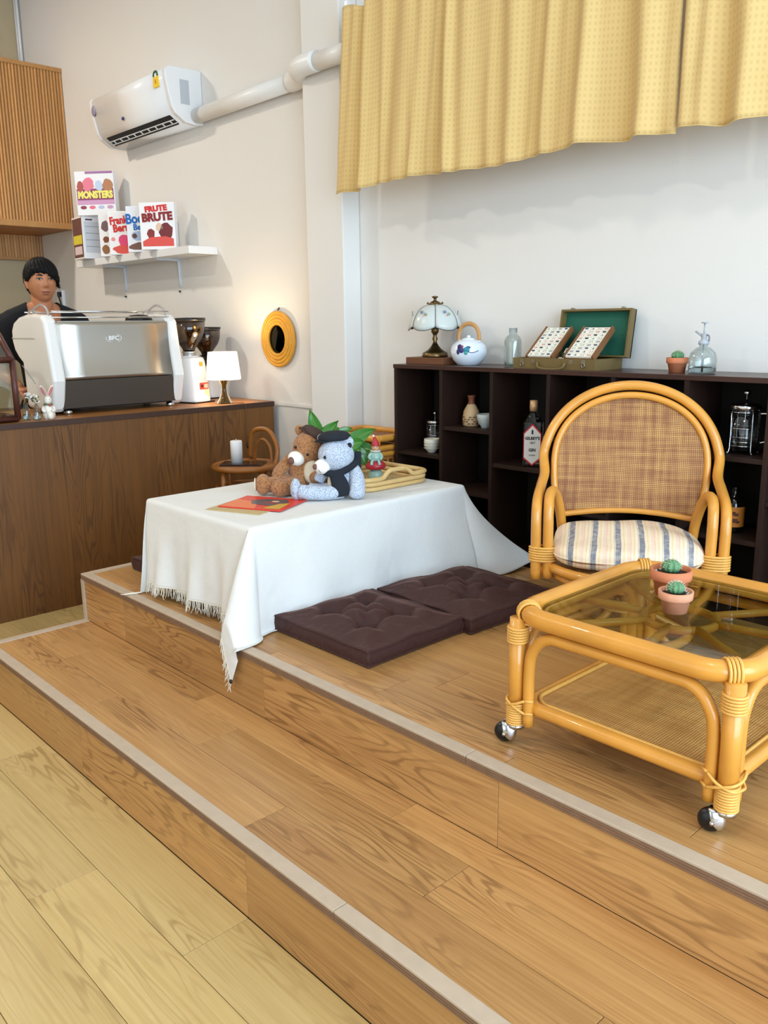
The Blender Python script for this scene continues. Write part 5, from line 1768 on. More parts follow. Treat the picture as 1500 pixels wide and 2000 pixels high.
outer = [(-0.281, -0.012, 0.185), (-0.283, -0.014, 0.30), (-0.284, -0.008, 0.395), (-0.284, 0.030, 0.440), (-0.280, 0.12, 0.470), (-0.276, 0.20, 0.498)]
arch = []
for k in range(1, 24):
    x, z = archpt(k / 24)
    arch.append((x, lean(z) + 0.012, z))
outer = outer + arch + [(-p[0], p[1], p[2]) for p in reversed(outer)]
MB().tube(outer, RC, 12, smooth=4).build('outer_arch', CANE, ch)
# inner frame of the back (D shape) holding the wicker
inn = []
for k in range(0, 25):
    a = pi * k / 24
    x = -0.247 * cos(a)
    z = 0.52 + 0.232 * (sin(a) ** 0.85)
    inn.append((x, lean(z) + 0.004, z))
inn = [(-0.222, lean(0.36) + 0.0, 0.352), (-0.243, lean(0.45), 0.45)] + inn + [(0.243, lean(0.45), 0.45), (0.222, lean(0.36), 0.352)]
MB().tube(inn, 0.0115, 10, smooth=3).build('inner_arch', CANE, ch)
bot = [(-0.222, lean(0.36), 0.352), (-0.11, lean(0.37) + 0.012, 0.366), (0.0, lean(0.37) + 0.018, 0.371), (0.11, lean(0.37) + 0.012, 0.366), (0.222, lean(0.36), 0.352)]
MB().tube(bot, 0.010, 10, smooth=5).build('back_rail', CANE, ch)
WICK = weave('chair wicker', (208, 156, 86), (152, 96, 50), (102, 58, 30), 440, (0, 2))
# wicker panel filling the D
def wick(u, v):
    z = 0.360 + (0.748 - 0.360) * v
    if z > 0.52:
        s_ = min(1.0, ((z - 0.52) / 0.232)) ** (1 / 0.85)
        wx = 0.247 * sqrt(max(0.0, 1 - s_ * s_))
    else:
        wx = 0.224 + (0.247 - 0.224) * smooth01((z - 0.36) / 0.12)
    x = (u - 0.5) * 2 * wx
    return (x, lean(z) + 0.004 + 0.012 * cos(x / 0.25 * pi / 2), z + 0.008 * (1 - v) * cos(x / 0.23 * pi / 2))
wp = MB().grid(wick, 30, 36).build('wicker_back', WICK, ch)
solidify(wp, 0.004)
# inner arm loops
for s in (-1, 1):
    MB().tube([(s * 0.243, -0.012, 0.190), (s * 0.245, -0.013, 0.32), (s * 0.246, -0.006, 0.410), (s * 0.246, 0.030, 0.452), (s * 0.238, 0.085, 0.455), (s * 0.226, 0.140, 0.415), (s * 0.216, 0.185, 0.345), (s * 0.210, 0.205, 0.27)], RC, 12, smooth=5).build('arm_loop', CANE, ch)
    wrap(ch, (s * 0.262, -0.012, 0.268), (0, 0, 1), 0.040, 0.020, 0.050, 6)
    MB().tube([(s * 0.262, -0.012, 0.215), (s * 0.262, 0.10, 0.215), (s * 0.225, 0.205, 0.240)], 0.014, 10, smooth=3).build('side_rail', CANE, ch)
# seat rings: curved front rails and a round seat frame
def ringpts(rx, ry, z, yc=0.06, n=28):
    return [(rx * cos(2 * pi * i / n), yc + ry * sin(2 * pi * i / n), z) for i in range(n)]
MB().tube(ringpts(0.245, 0.205, 0.225), 0.0155, 10, closed=True).build('seat_ring', CANE, ch)
MB().tube(ringpts(0.225, 0.188, 0.195), 0.014, 10, closed=True).build('seat_ring', CANE, ch)
MB().lathe([(0.0, 0.222), (0.235, 0.222), (0.235, 0.230), (0.0, 0.230)], 30, c=(0, 0.06, 0), sy=0.84).build('seat_panel', weave('seat wicker', (200, 146, 78), (160, 104, 54), (110, 66, 36), 420, (0, 1)), ch)
# pedestal: bundle of canes flaring to a floor ring
for k in range(8):
    w = 2 * pi * k / 8
    MB().tube([(0.15 * cos(w), 0.06 + 0.13 * sin(w), 0.19), (0.062 * cos(w), 0.06 + 0.062 * sin(w), 0.13), (0.060 * cos(w), 0.06 + 0.060 * sin(w), 0.085), (0.185 * cos(w), 0.06 + 0.185 * sin(w), 0.018)], 0.0125, 8, smooth=5).build('pedestal_cane', CANE, ch)
wrap(ch, (0, 0.06, 0.107), (0, 0, 1), 0.078, 0.078, 0.04, 5)
MB().tube([(0.205 * cos(2 * pi * i / 32), 0.06 + 0.205 * sin(2 * pi * i / 32), 0.016) for i in range(32)], 0.0155, 10, closed=True).build('base_ring', CANE, ch)

# seat cushion
SCM = bpy.data.materials.new('striped cotton')
SCM.use_nodes = True
nt = SCM.node_tree
L = nt.links.new
bb = nt.nodes['Principled BSDF']
tc = N(nt, 'ShaderNodeTexCoord')
sx_ = N(nt, 'ShaderNodeSeparateXYZ')
L(tc.outputs['Object'], sx_.inputs[0])
wn = N(nt, 'ShaderNodeTexNoise', Scale=7.0, Detail=1.0)
L(tc.outputs['Object'], wn.inputs['Vector'])
wm = N(nt, 'ShaderNodeMath', operation='MULTIPLY_ADD')
L(wn.outputs['Fac'], wm.inputs[0])
wm.inputs[1].default_value = 0.014
L(sx_.outputs[0], wm.inputs[2])
dv = N(nt, 'ShaderNodeMath', operation='MULTIPLY_ADD')
L(wm.outputs[0], dv.inputs[0])
dv.inputs[1].default_value = 1 / 0.072
dv.inputs[2].default_value = 10.4
frc = N(nt, 'ShaderNodeMath', operation='FRACT')
L(dv.outputs[0], frc.inputs[0])
cr = N(nt, 'ShaderNodeValToRGB')
cr.color_ramp.interpolation = 'CONSTANT'
el = cr.color_ramp.elements
stops = [(0.0, (126, 128, 138)), (0.20, (236, 218, 190)), (0.30, (236, 204, 154)), (0.36, (238, 220, 190)), (0.48, (236, 202, 180)), (0.52, (236, 210, 180)), (0.58, (234, 196, 176)), (0.64, (238, 218, 188)), (0.74, (236, 204, 154)), (0.80, (238, 222, 196)), (0.92, (150, 150, 156)), (0.94, (236, 218, 190)), (0.97, (126, 128, 138))]
el[0].position, el[0].color = stops[0][0], (*lin(stops[0][1]), 1)
el[1].position, el[1].color = stops[1][0], (*lin(stops[1][1]), 1)
for p_, c_ in stops[2:]:
    e = el.new(p_)
    e.color = (*lin(c_), 1)
L(frc.outputs[0], cr.inputs['Fac'])
mo = N(nt, 'ShaderNodeTexNoise', Scale=60.0, Detail=2.0)
L(tc.outputs['Object'], mo.inputs['Vector'])
mo2 = N(nt, 'ShaderNodeMapRange')
mo2.inputs['From Min'].default_value = 0.4
mo2.inputs['From Max'].default_value = 0.7
mo2.inputs['To Max'].default_value = 0.35
L(mo.outputs['Fac'], mo2.inputs['Value'])
mx = N(nt, 'ShaderNodeMix', data_type='RGBA')
L(mo2.outputs[0], mx.inputs[0])
L(cr.outputs['Color'], mx.inputs[6])
mx.inputs[7].default_value = (*lin((240, 226, 204)), 1)
L(mx.outputs[2], bb.inputs['Base Color'])
bb.inputs['Roughness'].default_value = 0.9
wr = N(nt, 'ShaderNodeTexNoise', Scale=22.0, Detail=3.0)
L(tc.outputs['Object'], wr.inputs['Vector'])
bm_ = N(nt, 'ShaderNodeBump', Strength=0.3, Distance=0.006)
L(wr.outputs['Fac'], bm_.inputs['Height'])
L(bm_.outputs['Normal'], bb.inputs['Normal'])
sc = thing('seat_cushion', (CH[0], CH[1], Z2 + 0.2325), 'cream striped seat cushion with grey bands on the rattan armchair', 'cushion', radians(32.3))


def seatc(u, v):
    a = 2 * pi * u
    ph = pi * v
    cx_, sy_ = cos(a), sin(a)
    p = 3.2
    k = (abs(cx_) ** p + abs(sy_) ** p) ** (-1 / p)
    r = sin(ph) ** 0.45
    x, y = 0.232 * k * cx_ * r, 0.06 + 0.178 * k * sy_ * r
    zz = cos(ph)
    z = 0.050 + 0.050 * (1 if zz > 0 else -1) * abs(zz) ** 0.7
    if zz > 0:
        z += 0.010 * sin(x * 17 + 1.0) * sin(ph) + 0.008 * sin(y * 23 + x * 9) + 0.018 * (y / 0.2)
    return (x, y, max(0.0, z))


MB().grid(seatc, 72, 30, closed_u=True).build('cover', SCM, sc)
MB().tube([(seatc(i / 60, 0.56)[0] * 1.004, 0.06 + (seatc(i / 60, 0.56)[1] - 0.06) * 1.004, 0.042) for i in range(60)], 0.0035, 6, closed=True).build('piping', SCM, sc)

# ------------------------------------------------------------------ rattan coffee table on casters
LX0, LX1, LY0, LY1 = -1.167, -0.645, 1.514, 2.062
CT = ((LX0 + LX1) / 2, (LY0 + LY1) / 2, Z2)
tt = thing('coffee_table', CT, 'square honey rattan coffee table with glass top on casters', 'coffee table')
gx, gy = (LX1 - LX0) / 2, (LY1 - LY0) / 2
ZR = 0.331                           # rim axis above the platform
rim = rrect(gx + 0.006, gy + 0.006, 0.085, ZR, 8)
MB().tube(rim, 0.0230, 14, closed=True).build('top_rim', CANE, tt)
MB().tube(rrect(gx - 0.026, gy - 0.026, 0.07, ZR - 0.006, 8), 0.0085, 8, closed=True).build('inner_rim', CANE, tt)
gl_ = MB().prism([(p[0], p[1]) for p in rrect(gx - 0.020, gy - 0.020, 0.072, 0, 8)], ZR + 0.001, ZR + 0.009, axis='z').build('glass_top', thin_glass('table glass', (226, 230, 216), 0.02, 0.24), tt)
for p in ((gx + 0.008, 0.0), (-gx - 0.008, 0.0)):
    pass
# radiating canes under the glass
for w in range(0, 360, 45):
    a = radians(w + 10)
    e = (0.245 if w % 90 else 0.245) / max(abs(cos(a)), abs(sin(a)))
    e = min(e, 0.29)
    MB().tube([(0.075 * cos(a), 0.075 * sin(a), ZR - 0.016), (e * 0.6 * cos(a), e * 0.6 * sin(a), ZR - 0.016), (e * cos(a), e * sin(a), ZR - 0.016)], 0.0095, 8).build('spoke', CANE, tt)
MB().tube([(0.082 * cos(2 * pi * i / 24), 0.082 * sin(2 * pi * i / 24), ZR - 0.018) for i in range(24)], 0.010, 8, closed=True).build('hub_ring', CANE, tt)
WSH = weave('shelf wicker', (230, 178, 104), (204, 146, 76), (150, 98, 50), 420, (0, 1))
ZL = 0.105
MB().prism([(p[0], p[1]) for p in rrect(gx - 0.012, gy - 0.012, 0.05, 0)], ZL - 0.006, ZL + 0.004, axis='z').build('wicker_shelf', WSH, tt)
MB().tube(rrect(gx - 0.012, gy - 0.012, 0.055, ZL - 0.006, 6), 0.0165, 10, closed=True).build('shelf_rail', CANE, tt)
MB().tube(rrect(gx - 0.026, gy - 0.026, 0.05, ZL + 0.006, 6), 0.005, 6, closed=True).build('shelf_edge', BIND, tt)


def arch_side(a, b_, inx, iny):
    """bent cane under the rim between two legs, with legs of its own beside each post"""
    A, B = Vector(a), Vector(b_)
    d = (B - A).normalized()
    A2, B2 = A + d * 0.036, B - d * 0.036
    zt = ZR - 0.044
    pts = [A2 + Vector((0, 0, 0.058)), A2 + Vector((0, 0, zt - 0.09)), A2 + d * 0.012 + Vector((0, 0, zt - 0.035)), A2 + d * 0.05 + Vector((0, 0, zt)), A2 + d * 0.12 + Vector((0, 0, zt + 0.004)),
           B2 - d * 0.12 + Vector((0, 0, zt + 0.004)), B2 - d * 0.05 + Vector((0, 0, zt)), B2 - d * 0.012 + Vector((0, 0, zt - 0.035)), B2 + Vector((0, 0, zt - 0.09)), B2 + Vector((0, 0, 0.058))]
    MB().tube(pts, 0.0135, 10, smooth=5).build('bent_brace', CANE, tt)


cs = [(-gx, -gy, 0), (gx, -gy, 0), (gx, gy, 0), (-gx, gy, 0)]
for i in range(4):
    arch_side(cs[i], cs[(i + 1) % 4], 0, 0)
for i, (x, y, _) in enumerate(cs):
    lg = MB().tube([(x, y, 0.052), (x, y, ZR - 0.012)], 0.0200, 14).build('leg', CANE, tt)
    wrap(tt, (x, y, 0.080), (0, 0, 1), 0.0215, 0.0215, 0.055, 9)
    wrap(tt, (x, y, ZR - 0.052), (0, 0, 1), 0.0225, 0.0225, 0.040, 6)
    sgx, sgy = (1 if x > 0 else -1), (1 if y > 0 else -1)
    # straps over the rim at the corner
    wr_ = MB()
    for k in range(4):
        o_ = (k - 1.5) * 0.0075
        for ang in (0,):
            c_ = Vector((x - sgx * 0.0185, y - sgy * 0.0185, ZR))
            dn = Vector((sgx, sgy, 0)).normalized()
            tn = Vector((-dn.y, dn.x, 0))
            wr_.tube([c_ + tn * o_ + dn * 0.0005 + dn * 0.0265 * cos(w_) + Vector((0, 0, 1)) * 0.0265 * sin(w_) for w_ in [2 * pi * j / 16 for j in range(16)]], 0.0034, 6, closed=True)
    wr_.build('rim_binding', BIND, tt)
    # crossed lashing tying leg and braces near the shelf
    cl_ = MB()
    for s1 in (-1, 1):
        a1 = Vector((x - sgx * 0.052, y, 0.108 + s1 * 0.016))
        a2 = Vector((x + sgx * 0.004, y + sgy * 0.023, 0.108))
        a3 = Vector((x, y - sgy * 0.054, 0.108 - s1 * 0.016))
        cl_.tube([Vector((x - sgx * 0.036, y + sgy * 0.0165, 0.108 + s1 * 0.016)), Vector((x - sgx * 0.012, y + sgy * 0.0235, 0.108 + s1 * 0.004)), Vector((x + sgx * 0.0165, y + sgy * 0.0165, 0.108 - s1 * 0.006)), Vector((x + sgx * 0.0235, y - sgy * 0.012, 0.108 - s1 * 0.010)), Vector((x + sgx * 0.0165, y - sgy * 0.040, 0.108 - s1 * 0.016)), Vector((x - sgx * 0.002, y - sgy * 0.052, 0.108))], 0.0034, 6, smooth=4)
        cl_.tube([Vector((x - sgx * 0.052, y + sgy * 0.004, 0.108 + s1 * 0.016)), Vector((x - sgx * 0.036, y + sgy * 0.0165, 0.108 + s1 * 0.016))], 0.0034, 6)
    cl_.build('lashing', BIND, tt)
    # caster
    cst = MB().lathe([(0.0, 0.043), (0.021, 0.043), (0.021, 0.053), (0.0, 0.053)], 20, c=(x, y, 0)).build('caster', CHROME, tt)
    wv = Vector((-0.72, -0.40, 0)).normalized()         # trailing direction of the ball wheel
    c_ = Vector((x, y, 0.026)) + wv * 0.026
    axl = Vector((-wv.y, wv.x, 0))
    Rm = Matrix((axl, wv, Vector((0, 0, 1)))).transposed()
    MB().ell(c_, (0.017, 0.026, 0.026), 18, 12, Rm).build('wheel', BLACKP, cst)
    T = Matrix.Translation(c_) @ Rm.to_4x4()
    hood = MB()
    for s1 in (-1, 1):
        hood.grid(lambda u, v, s1=s1: T @ Vector((s1 * (0.006 + 0.0135 * cos(v * pi / 2)), 0.0275 * sin(v * pi / 2) * cos(radians(75) + u * pi * 0.85), 0.0275 * sin(v * pi / 2) * sin(radians(75) + u * pi * 0.85))), 14, 8)
    hd_ = hood.build('wheel_hood', CHROME, cst)
    solidify(hd_, 0.0012)
    MB().tube([T @ Vector((-0.0215, 0, 0)), T @ Vector((0.0215, 0, 0))], 0.004, 8).build('axle', STEEL, cst)

ZG = Z2 + ZR + 0.0095
cactus_pot((-0.972, 1.858, ZG), 'larger terracotta cactus pot standing at the back on the glass table', 0.049, 0.034, 0.066, TERRA, 0.021, seed=5)
cactus_pot((-0.903, 1.754, ZG), 'smaller pale terracotta cactus pot at the front on the glass table', 0.0385, 0.027, 0.050, TERRA2, 0.018, seed=8)
# ------------------------------------------------------------------ espresso machine (its back faces the room)
em = thing('espresso_machine', (0, 0, ZT), 'white and steel two group espresso machine on the bar counter', 'espresso machine')
PEARL = mat('pearl white shell', (238, 236, 232), rough=0.22, coat=0.4)
DKP = mat('dark bronze panel', (84, 76, 68), rough=0.45, metal=0.4)
ez = ZT


def Z(z):
    return z - ez


FX = -4.29                                   # front (customer side) plane
# body between the end shells
MB().box(-4.70, -4.335, 1.80, 2.40, Z(1.00), Z(1.42)).build('body', mat('machine body grey', (120, 118, 114), rough=0.5), em)
# steel back panel, slightly sweeping out at the bottom
def steel(u, v):
    z = 1.425 - (1.425 - 1.138) * v
    return (-4.325 + 0.034 * (v ** 2.2) + (0.0), 1.742 + (2.405 - 1.742) * u, Z(z))
spn = MB().grid(steel, 4, 16).build('steel_panel', STEEL, em)
solidify(spn, 0.004, -1)
vt = mat('vent dark', (40, 36, 32), rough=0.6)
for k in range(25):
    y = 1.785 + k * 0.0242
    MB().box(-4.3270, -4.3225, y, y + 0.0125, Z(1.3805), Z(1.3850)).build('vent_slit', vt, spn)
WHT = mat('logo white', (246, 246, 246), rough=0.4)
text('logo_lettering', 'BFC', 0.030, WHT, spn, frame((-4.3175, 2.085, Z(1.342)), (0, 1, 0), (0.06, 0, 1)), bold=0.0008, sx=1.15)
for s_, a0, a1 in ((1, -60, 75), (1, 160, 265)):
    MB().tube([(-4.3185, 2.085 + 0.043 * cos(radians(w_)), Z(1.342 + 0.5 * 0.043 * sin(radians(w_)))) for w_ in range(a0, a1, 9)], 0.0014, 5).build('logo_swoosh', WHT, spn)
text('plate_lettering', 'CLASSICA', 0.012, vt, spn, frame((-4.3215, 2.372, Z(1.372)), (0, 1, 0), (0.06, 0, 1)), sx=0.7)
# dark lower panel leaning back towards the counter
dl = MB()
dl._add([(-4.287, 1.775, Z(1.134)), (-4.287, 2.400, Z(1.134)), (-4.310, 2.440, Z(0.992)), (-4.310, 1.760, Z(0.992)), (-4.33, 1.775, Z(1.134)), (-4.33, 2.400, Z(1.134)), (-4.35, 2.440, Z(0.992)), (-4.35, 1.760, Z(0.992))],
        [(0, 1, 2, 3), (7, 6, 5, 4), (0, 4, 5, 1), (3, 2, 6, 7), (0, 3, 7, 4), (1, 5, 6, 2)])
dl.build('lower_panel', DKP, em)
MB().box(-4.72, -4.33, 1.79, 2.41, Z(0.985), Z(1.0)).build('base_plate', BLACKP, em)
# end shells: profile in x-z, thick, rounded
shell = [(-4.36, 1.462), (-4.46, 1.470), (-4.56, 1.468), (-4.66, 1.456), (-4.735, 1.430), (-4.772, 1.390), (-4.776, 1.330), (-4.752, 1.280), (-4.706, 1.242), (-4.655, 1.214), (-4.648, 1.110), (-4.640, 0.982), (-4.33, 0.976), (-4.310, 0.992), (-4.268, 1.134), (-4.300, 1.300), (-4.322, 1.435)]


def endshell(ya, yb, name):
    b_ = MB().prism([(x, Z(z)) for x, z in shell], ya, yb, axis='y')
    o = b_.build(name, PEARL, em)
    bevel(o, 0.018, 4)
    return o


es = endshell(1.722, 1.790, 'end_shell')
MB().box(-4.765, -4.46, 1.7195, 1.7225, Z(1.345), Z(1.350)).build('shell_groove', mat('shell shadow line', (200, 192, 180), rough=0.5), es)
MB().tube([(-4.66, 1.721, Z(1.205)), (-4.56, 1.720, Z(1.150)), (-4.50, 1.720, Z(1.115))], 0.0018, 5).build('shell_seam', mat('seam grey', (150, 148, 144), rough=0.5), es)
endshell(2.405, 2.468, 'end_shell')
for (x, y) in ((-4.345, 1.815), (-4.345, 2.405), (-4.62, 1.815), (-4.62, 2.405)):
    MB().lathe([(0.0, 0.0), (0.021, 0.0), (0.024, 0.006), (0.020, 0.028), (0.0, 0.028)], 18, c=(x, y, 0.0)).build('foot', CHROME, em)
# cup rail on top with clear end hoops
for z in (1.450, 1.480):
    MB().tube([(-4.345, 1.775, Z(z)), (-4.345, 2.43, Z(z))], 0.0035, 8).build('cup_rail', CHROME, em)
MB().tube([(-4.70, 1.775, Z(1.480)), (-4.70, 2.43, Z(1.480))], 0.0035, 8).build('cup_rail', CHROME, em)
CLR = mat('clear acrylic', (240, 242, 244), rough=0.1, trans=0.7)
for y in (1.765, 2.42):
    MB().tube([(-4.36, y, Z(1.455)), (-4.38, y, Z(1.495)), (-4.46, y, Z(1.515)), (-4.54, y, Z(1.490)), (-4.56, y, Z(1.455))], 0.006, 8, smooth=5).build('end_hoop', CLR, em)
    MB().tube([(-4.50, y, Z(1.455)), (-4.53, y, Z(1.485)), (-4.60, y, Z(1.485)), (-4.63, y, Z(1.455))], 0.005, 8, smooth=5).build('end_hoop', CLR, em)
MB().box(-4.70, -4.34, 1.795, 2.40, Z(1.42), Z(1.432)).build('cup_tray', STEEL, em)
MB().lathe([(0.0, 0.0), (0.075, 0.0), (0.070, 0.016), (0.045, 0.030), (0.0, 0.035)], 24, c=(-4.48, 2.32, Z(1.432))).build('knock_lid', BLACKP, em)

# ------------------------------------------------------------------ grinders
SMK = thin_glass('smoked hopper', (176, 150, 112), 0.06)
BEAN = mat('coffee beans', (58, 34, 18), rough=0.5, bump=0.8, bscale=160)


def grinder(loc, label, rz, s, body_c, collar_c):
    o = thing('coffee_grinder', loc, label, 'coffee grinder', rz)
    o.scale = (s, s, s)
    b_ = MB()
    sec = [(0.115, 0.088, 0.0, 0.0), (0.116, 0.090, 0.0, 0.02), (0.110, 0.086, 0.0, 0.10), (0.098, 0.080, 0.0, 0.20), (0.090, 0.076, 0.0, 0.265), (0.080, 0.070, 0.0, 0.288), (0.060, 0.055, 0.0, 0.296)]
    n = 32
    def f(u, v):
        k = v * (len(sec) - 1)
        i = min(int(k), len(sec) - 2)
        t = k - i
        a, c, _, z = [sec[i][j] * (1 - t) + sec[i + 1][j] * t for j in range(4)]
        w = 2 * pi * u
        p = 3.5
        q = (abs(cos(w)) ** p + abs(sin(w)) ** p) ** (-1 / p)
        return (a * q * cos(w), c * q * sin(w), z)
    b_.grid(f, n, 24, closed_u=True)
    b_.build('body', body_c, o)
    MB().lathe([(0.0, 0.290), (0.062, 0.290), (0.060, 0.300), (0.0, 0.300)], 24).build('top_plate', body_c, o)
    MB().box(-0.120, 0.120, -0.092, 0.092, -0.0, 0.010, bev=0.003).build('base', BLACKP, o)
    MB().lathe([(0.040, 0.298), (0.040, 0.318), (0.046, 0.320), (0.046, 0.328), (0.038, 0.330)], 24).build('collar', collar_c, o)
    h = MB().lathe([(0.036, 0.328), (0.044, 0.350), (0.066, 0.380), (0.090, 0.412), (0.106, 0.455), (0.112, 0.520)], 32).build('hopper', SMK, o)
    solidify(h, 0.003, -1)
    MB().lathe([(0.0, 0.522), (0.116, 0.522), (0.117, 0.540), (0.0, 0.542)], 32).build('hopper_lid', BLACKP, o)
    MB().lathe([(0.0, 0.332), (0.033, 0.332), (0.037, 0.350), (0.052, 0.380), (0.060, 0.395), (0.0, 0.410)], 24).build('beans', BEAN, o)
    return o


g1 = grinder((-4.455, 2.610, ZT), 'white coffee grinder with smoked hopper beside the espresso machine', radians(14), 0.90, WHITEP, CHROME)
MB().box(0.092, 0.0955, -0.008, 0.020, 0.235, 0.263).build('gold_badge', mat('badge gold', (206, 160, 60), rough=0.4), g1)
rl = MB().box(0.1105, 0.1140, -0.030, 0.042, 0.088, 0.130).build('red_label', mat('label red orange', (222, 64, 48), rough=0.5), g1)
MB().box(0.1135, 0.1148, 0.004, 0.036, 0.096, 0.122).build('label_patch', mat('label pale', (236, 190, 170), rough=0.5), rl)
MB().prism(blob(-0.014, 0.110, 0.010, 0.010, 10), 0.1135, 0.1148, axis='x').build('label_mark', INK, rl)
MB().prism([(0.0, 0.04), (0.045, 0.035), (0.05, 0.085), (0.01, 0.085)], 0.1105, 0.1132, axis='x').build('yellow_note', mat('note yellow', (244, 226, 150), rough=0.7), g1)
g2 = grinder((-4.655, 2.850, ZT), 'second grinder with black top standing behind the white one', radians(10), 0.80, WHITEP, BLACKP)
MB().lathe([(0.0, 0.255), (0.096, 0.250), (0.094, 0.275), (0.070, 0.312), (0.048, 0.330), (0.0, 0.332)], 28).build('black_head', BLACKP, g2)

# ------------------------------------------------------------------ lit table lamp
lm = thing('table_lamp', (-4.225, 2.690, ZT), 'glowing white table lamp with amber glass foot on the counter', 'lamp')
AMB = mat('amber smoked glass', (120, 92, 40), rough=0.05, trans=0.85, ior=1.35)
MB().lathe([(0.0, 0.0), (0.047, 0.0), (0.047, 0.004), (0.034, 0.024), (0.022, 0.052), (0.017, 0.080), (0.018, 0.105), (0.028, 0.130), (0.036, 0.142)], 28).build('foot', AMB, lm)
MB().tube([(0, 0, 0.004), (0, 0, 0.15)], 0.006, 8).build('stem', BRS, lm)
SHD = bpy.data.materials.new('lit lamp shade')
SHD.use_nodes = True
nt = SHD.node_tree
pb_ = nt.nodes['Principled BSDF']
pb_.inputs['Base Color'].default_value = (0.9, 0.88, 0.82, 1)
pb_.inputs['Roughness'].default_value = 0.8
pb_.inputs['Emission Color'].default_value = (1.0, 0.93, 0.80, 1)
pb_.inputs['Emission Strength'].default_value = 1.1
tl = N(nt, 'ShaderNodeBsdfTranslucent')
tl.inputs[0].default_value = (0.9, 0.86, 0.76, 1)
ms = N(nt, 'ShaderNodeMixShader')
ms.inputs[0].default_value = 0.4
nt.links.new(pb_.outputs[0], ms.inputs[1])
nt.links.new(tl.outputs[0], ms.inputs[2])
nt.links.new(ms.outputs[0], nt.nodes['Material Output'].inputs['Surface'])
sh_ = MB().lathe([(0.097, 0.138), (0.099, 0.142), (0.083, 0.292), (0.080, 0.294)], 36).build('shade', SHD, lm)
solidify(sh_, 0.002, -1)
MB().ell((0, 0, 0.20), (0.022, 0.022, 0.032), 14, 10).build('bulb', mat('bulb', (255, 240, 210), emit=(255, 214, 150), estr=12.0), lm)
bl = bpy.data.lights.new('lamp_bulb', 'POINT')
bl.energy, bl.color, bl.shadow_soft_size = 6.0, (1.0, 0.74, 0.42), 0.03
bo_ = bpy.data.objects.new('lamp_bulb', bl)
COL.objects.link(bo_)
bo_.parent = lm
bo_.location = (0, 0, 0.255)
MB().tube([(0.03, 0.02, 0.004), (0.075, 0.05, 0.004), (0.108, 0.062, 0.002), (0.113, 0.064, -0.04), (0.112, 0.066, -0.20), (0.114, 0.070, -0.235)], 0.0022, 6, smooth=4).build('cord', mat('cord brown', (96, 66, 36), rough=0.6), lm)
MB().tube([(0.114, 0.070, -0.225), (0.115, 0.071, -0.255)], 0.008, 8).build('cord_switch', mat('cord switch', (40, 28, 20), rough=0.5), lm)
MB().tube([(0.115, 0.071, -0.255), (0.113, 0.074, -0.5), (0.115, 0.08, -0.94)], 0.0022, 6, smooth=3).build('cord', MATS['cord brown'], lm)

# ------------------------------------------------------------------ small display case at the near end of the counter
DCW = mat('reddish dark wood', (84, 44, 36), rough=0.4, var=0.15, vscale=20)
dc = thing('display_case', (-4.145, 1.505, ZT), 'reddish wooden glass display case at the near end of the counter', 'display case')
prof = [(-0.02, 0.0), (-0.02, 0.295), (-0.22, 0.455), (-0.46, 0.455), (-0.46, 0.0)]


def bar(a, b_, nm='frame_bar', t=0.013):
    MB().tube([a, b_], t * 1.2, 4).build(nm, DCW, dc)


for y in (-0.012, -0.62):
    for i in range(5):
        a, b_ = prof[i], prof[(i + 1) % 5]
        bar((a[0], y, max(a[1], 0.0175)), (b_[0], y, max(b_[1], 0.0175)))
    bar((-0.02, y, 0.295), (-0.46, y, 0.295))
for (x, z) in prof[:4] + [(-0.46, 0.0175)]:
    bar((x, -0.012, max(z, 0.0175)), (x, -0.62, max(z, 0.0175)))
MB().box(-0.45, -0.03, -0.61, -0.022, 0.006, 0.016).build('floor_board', mat('case floor', (206, 170, 110), rough=0.5), dc)
MB().box(-0.44, -0.035, -0.60, -0.03, 0.165, 0.169).build('glass_shelf', GLASS, dc)
for nm, bx in (('front_pane', (-0.023, -0.019, -0.60, -0.03, 0.03, 0.285)), ('end_pane', (-0.45, -0.03, -0.014, -0.010, 0.03, 0.285))):
    MB().box(*bx).build(nm, GLASS, dc)
pn = MB()
pn._add([(-0.03, -0.03, 0.305), (-0.03, -0.60, 0.305), (-0.21, -0.60, 0.449), (-0.21, -0.03, 0.449)], [(0, 1, 2, 3)])
solidify(pn.build('sloped_pane', GLASS, dc), 0.003)
MB().lathe([(0.0, 0.017), (0.05, 0.017), (0.052, 0.075), (0.048, 0.078), (0.046, 0.022), (0.0, 0.022)], 22, c=(-0.16, -0.12, 0)).build('glass_jar', GLASS, dc)
MB().lathe([(0.0, 0.17), (0.055, 0.17), (0.055, 0.21), (0.0, 0.21)], 22, c=(-0.16, -0.13, 0)).build('pastry_box', mat('pastry', (186, 150, 110), rough=0.7), dc)

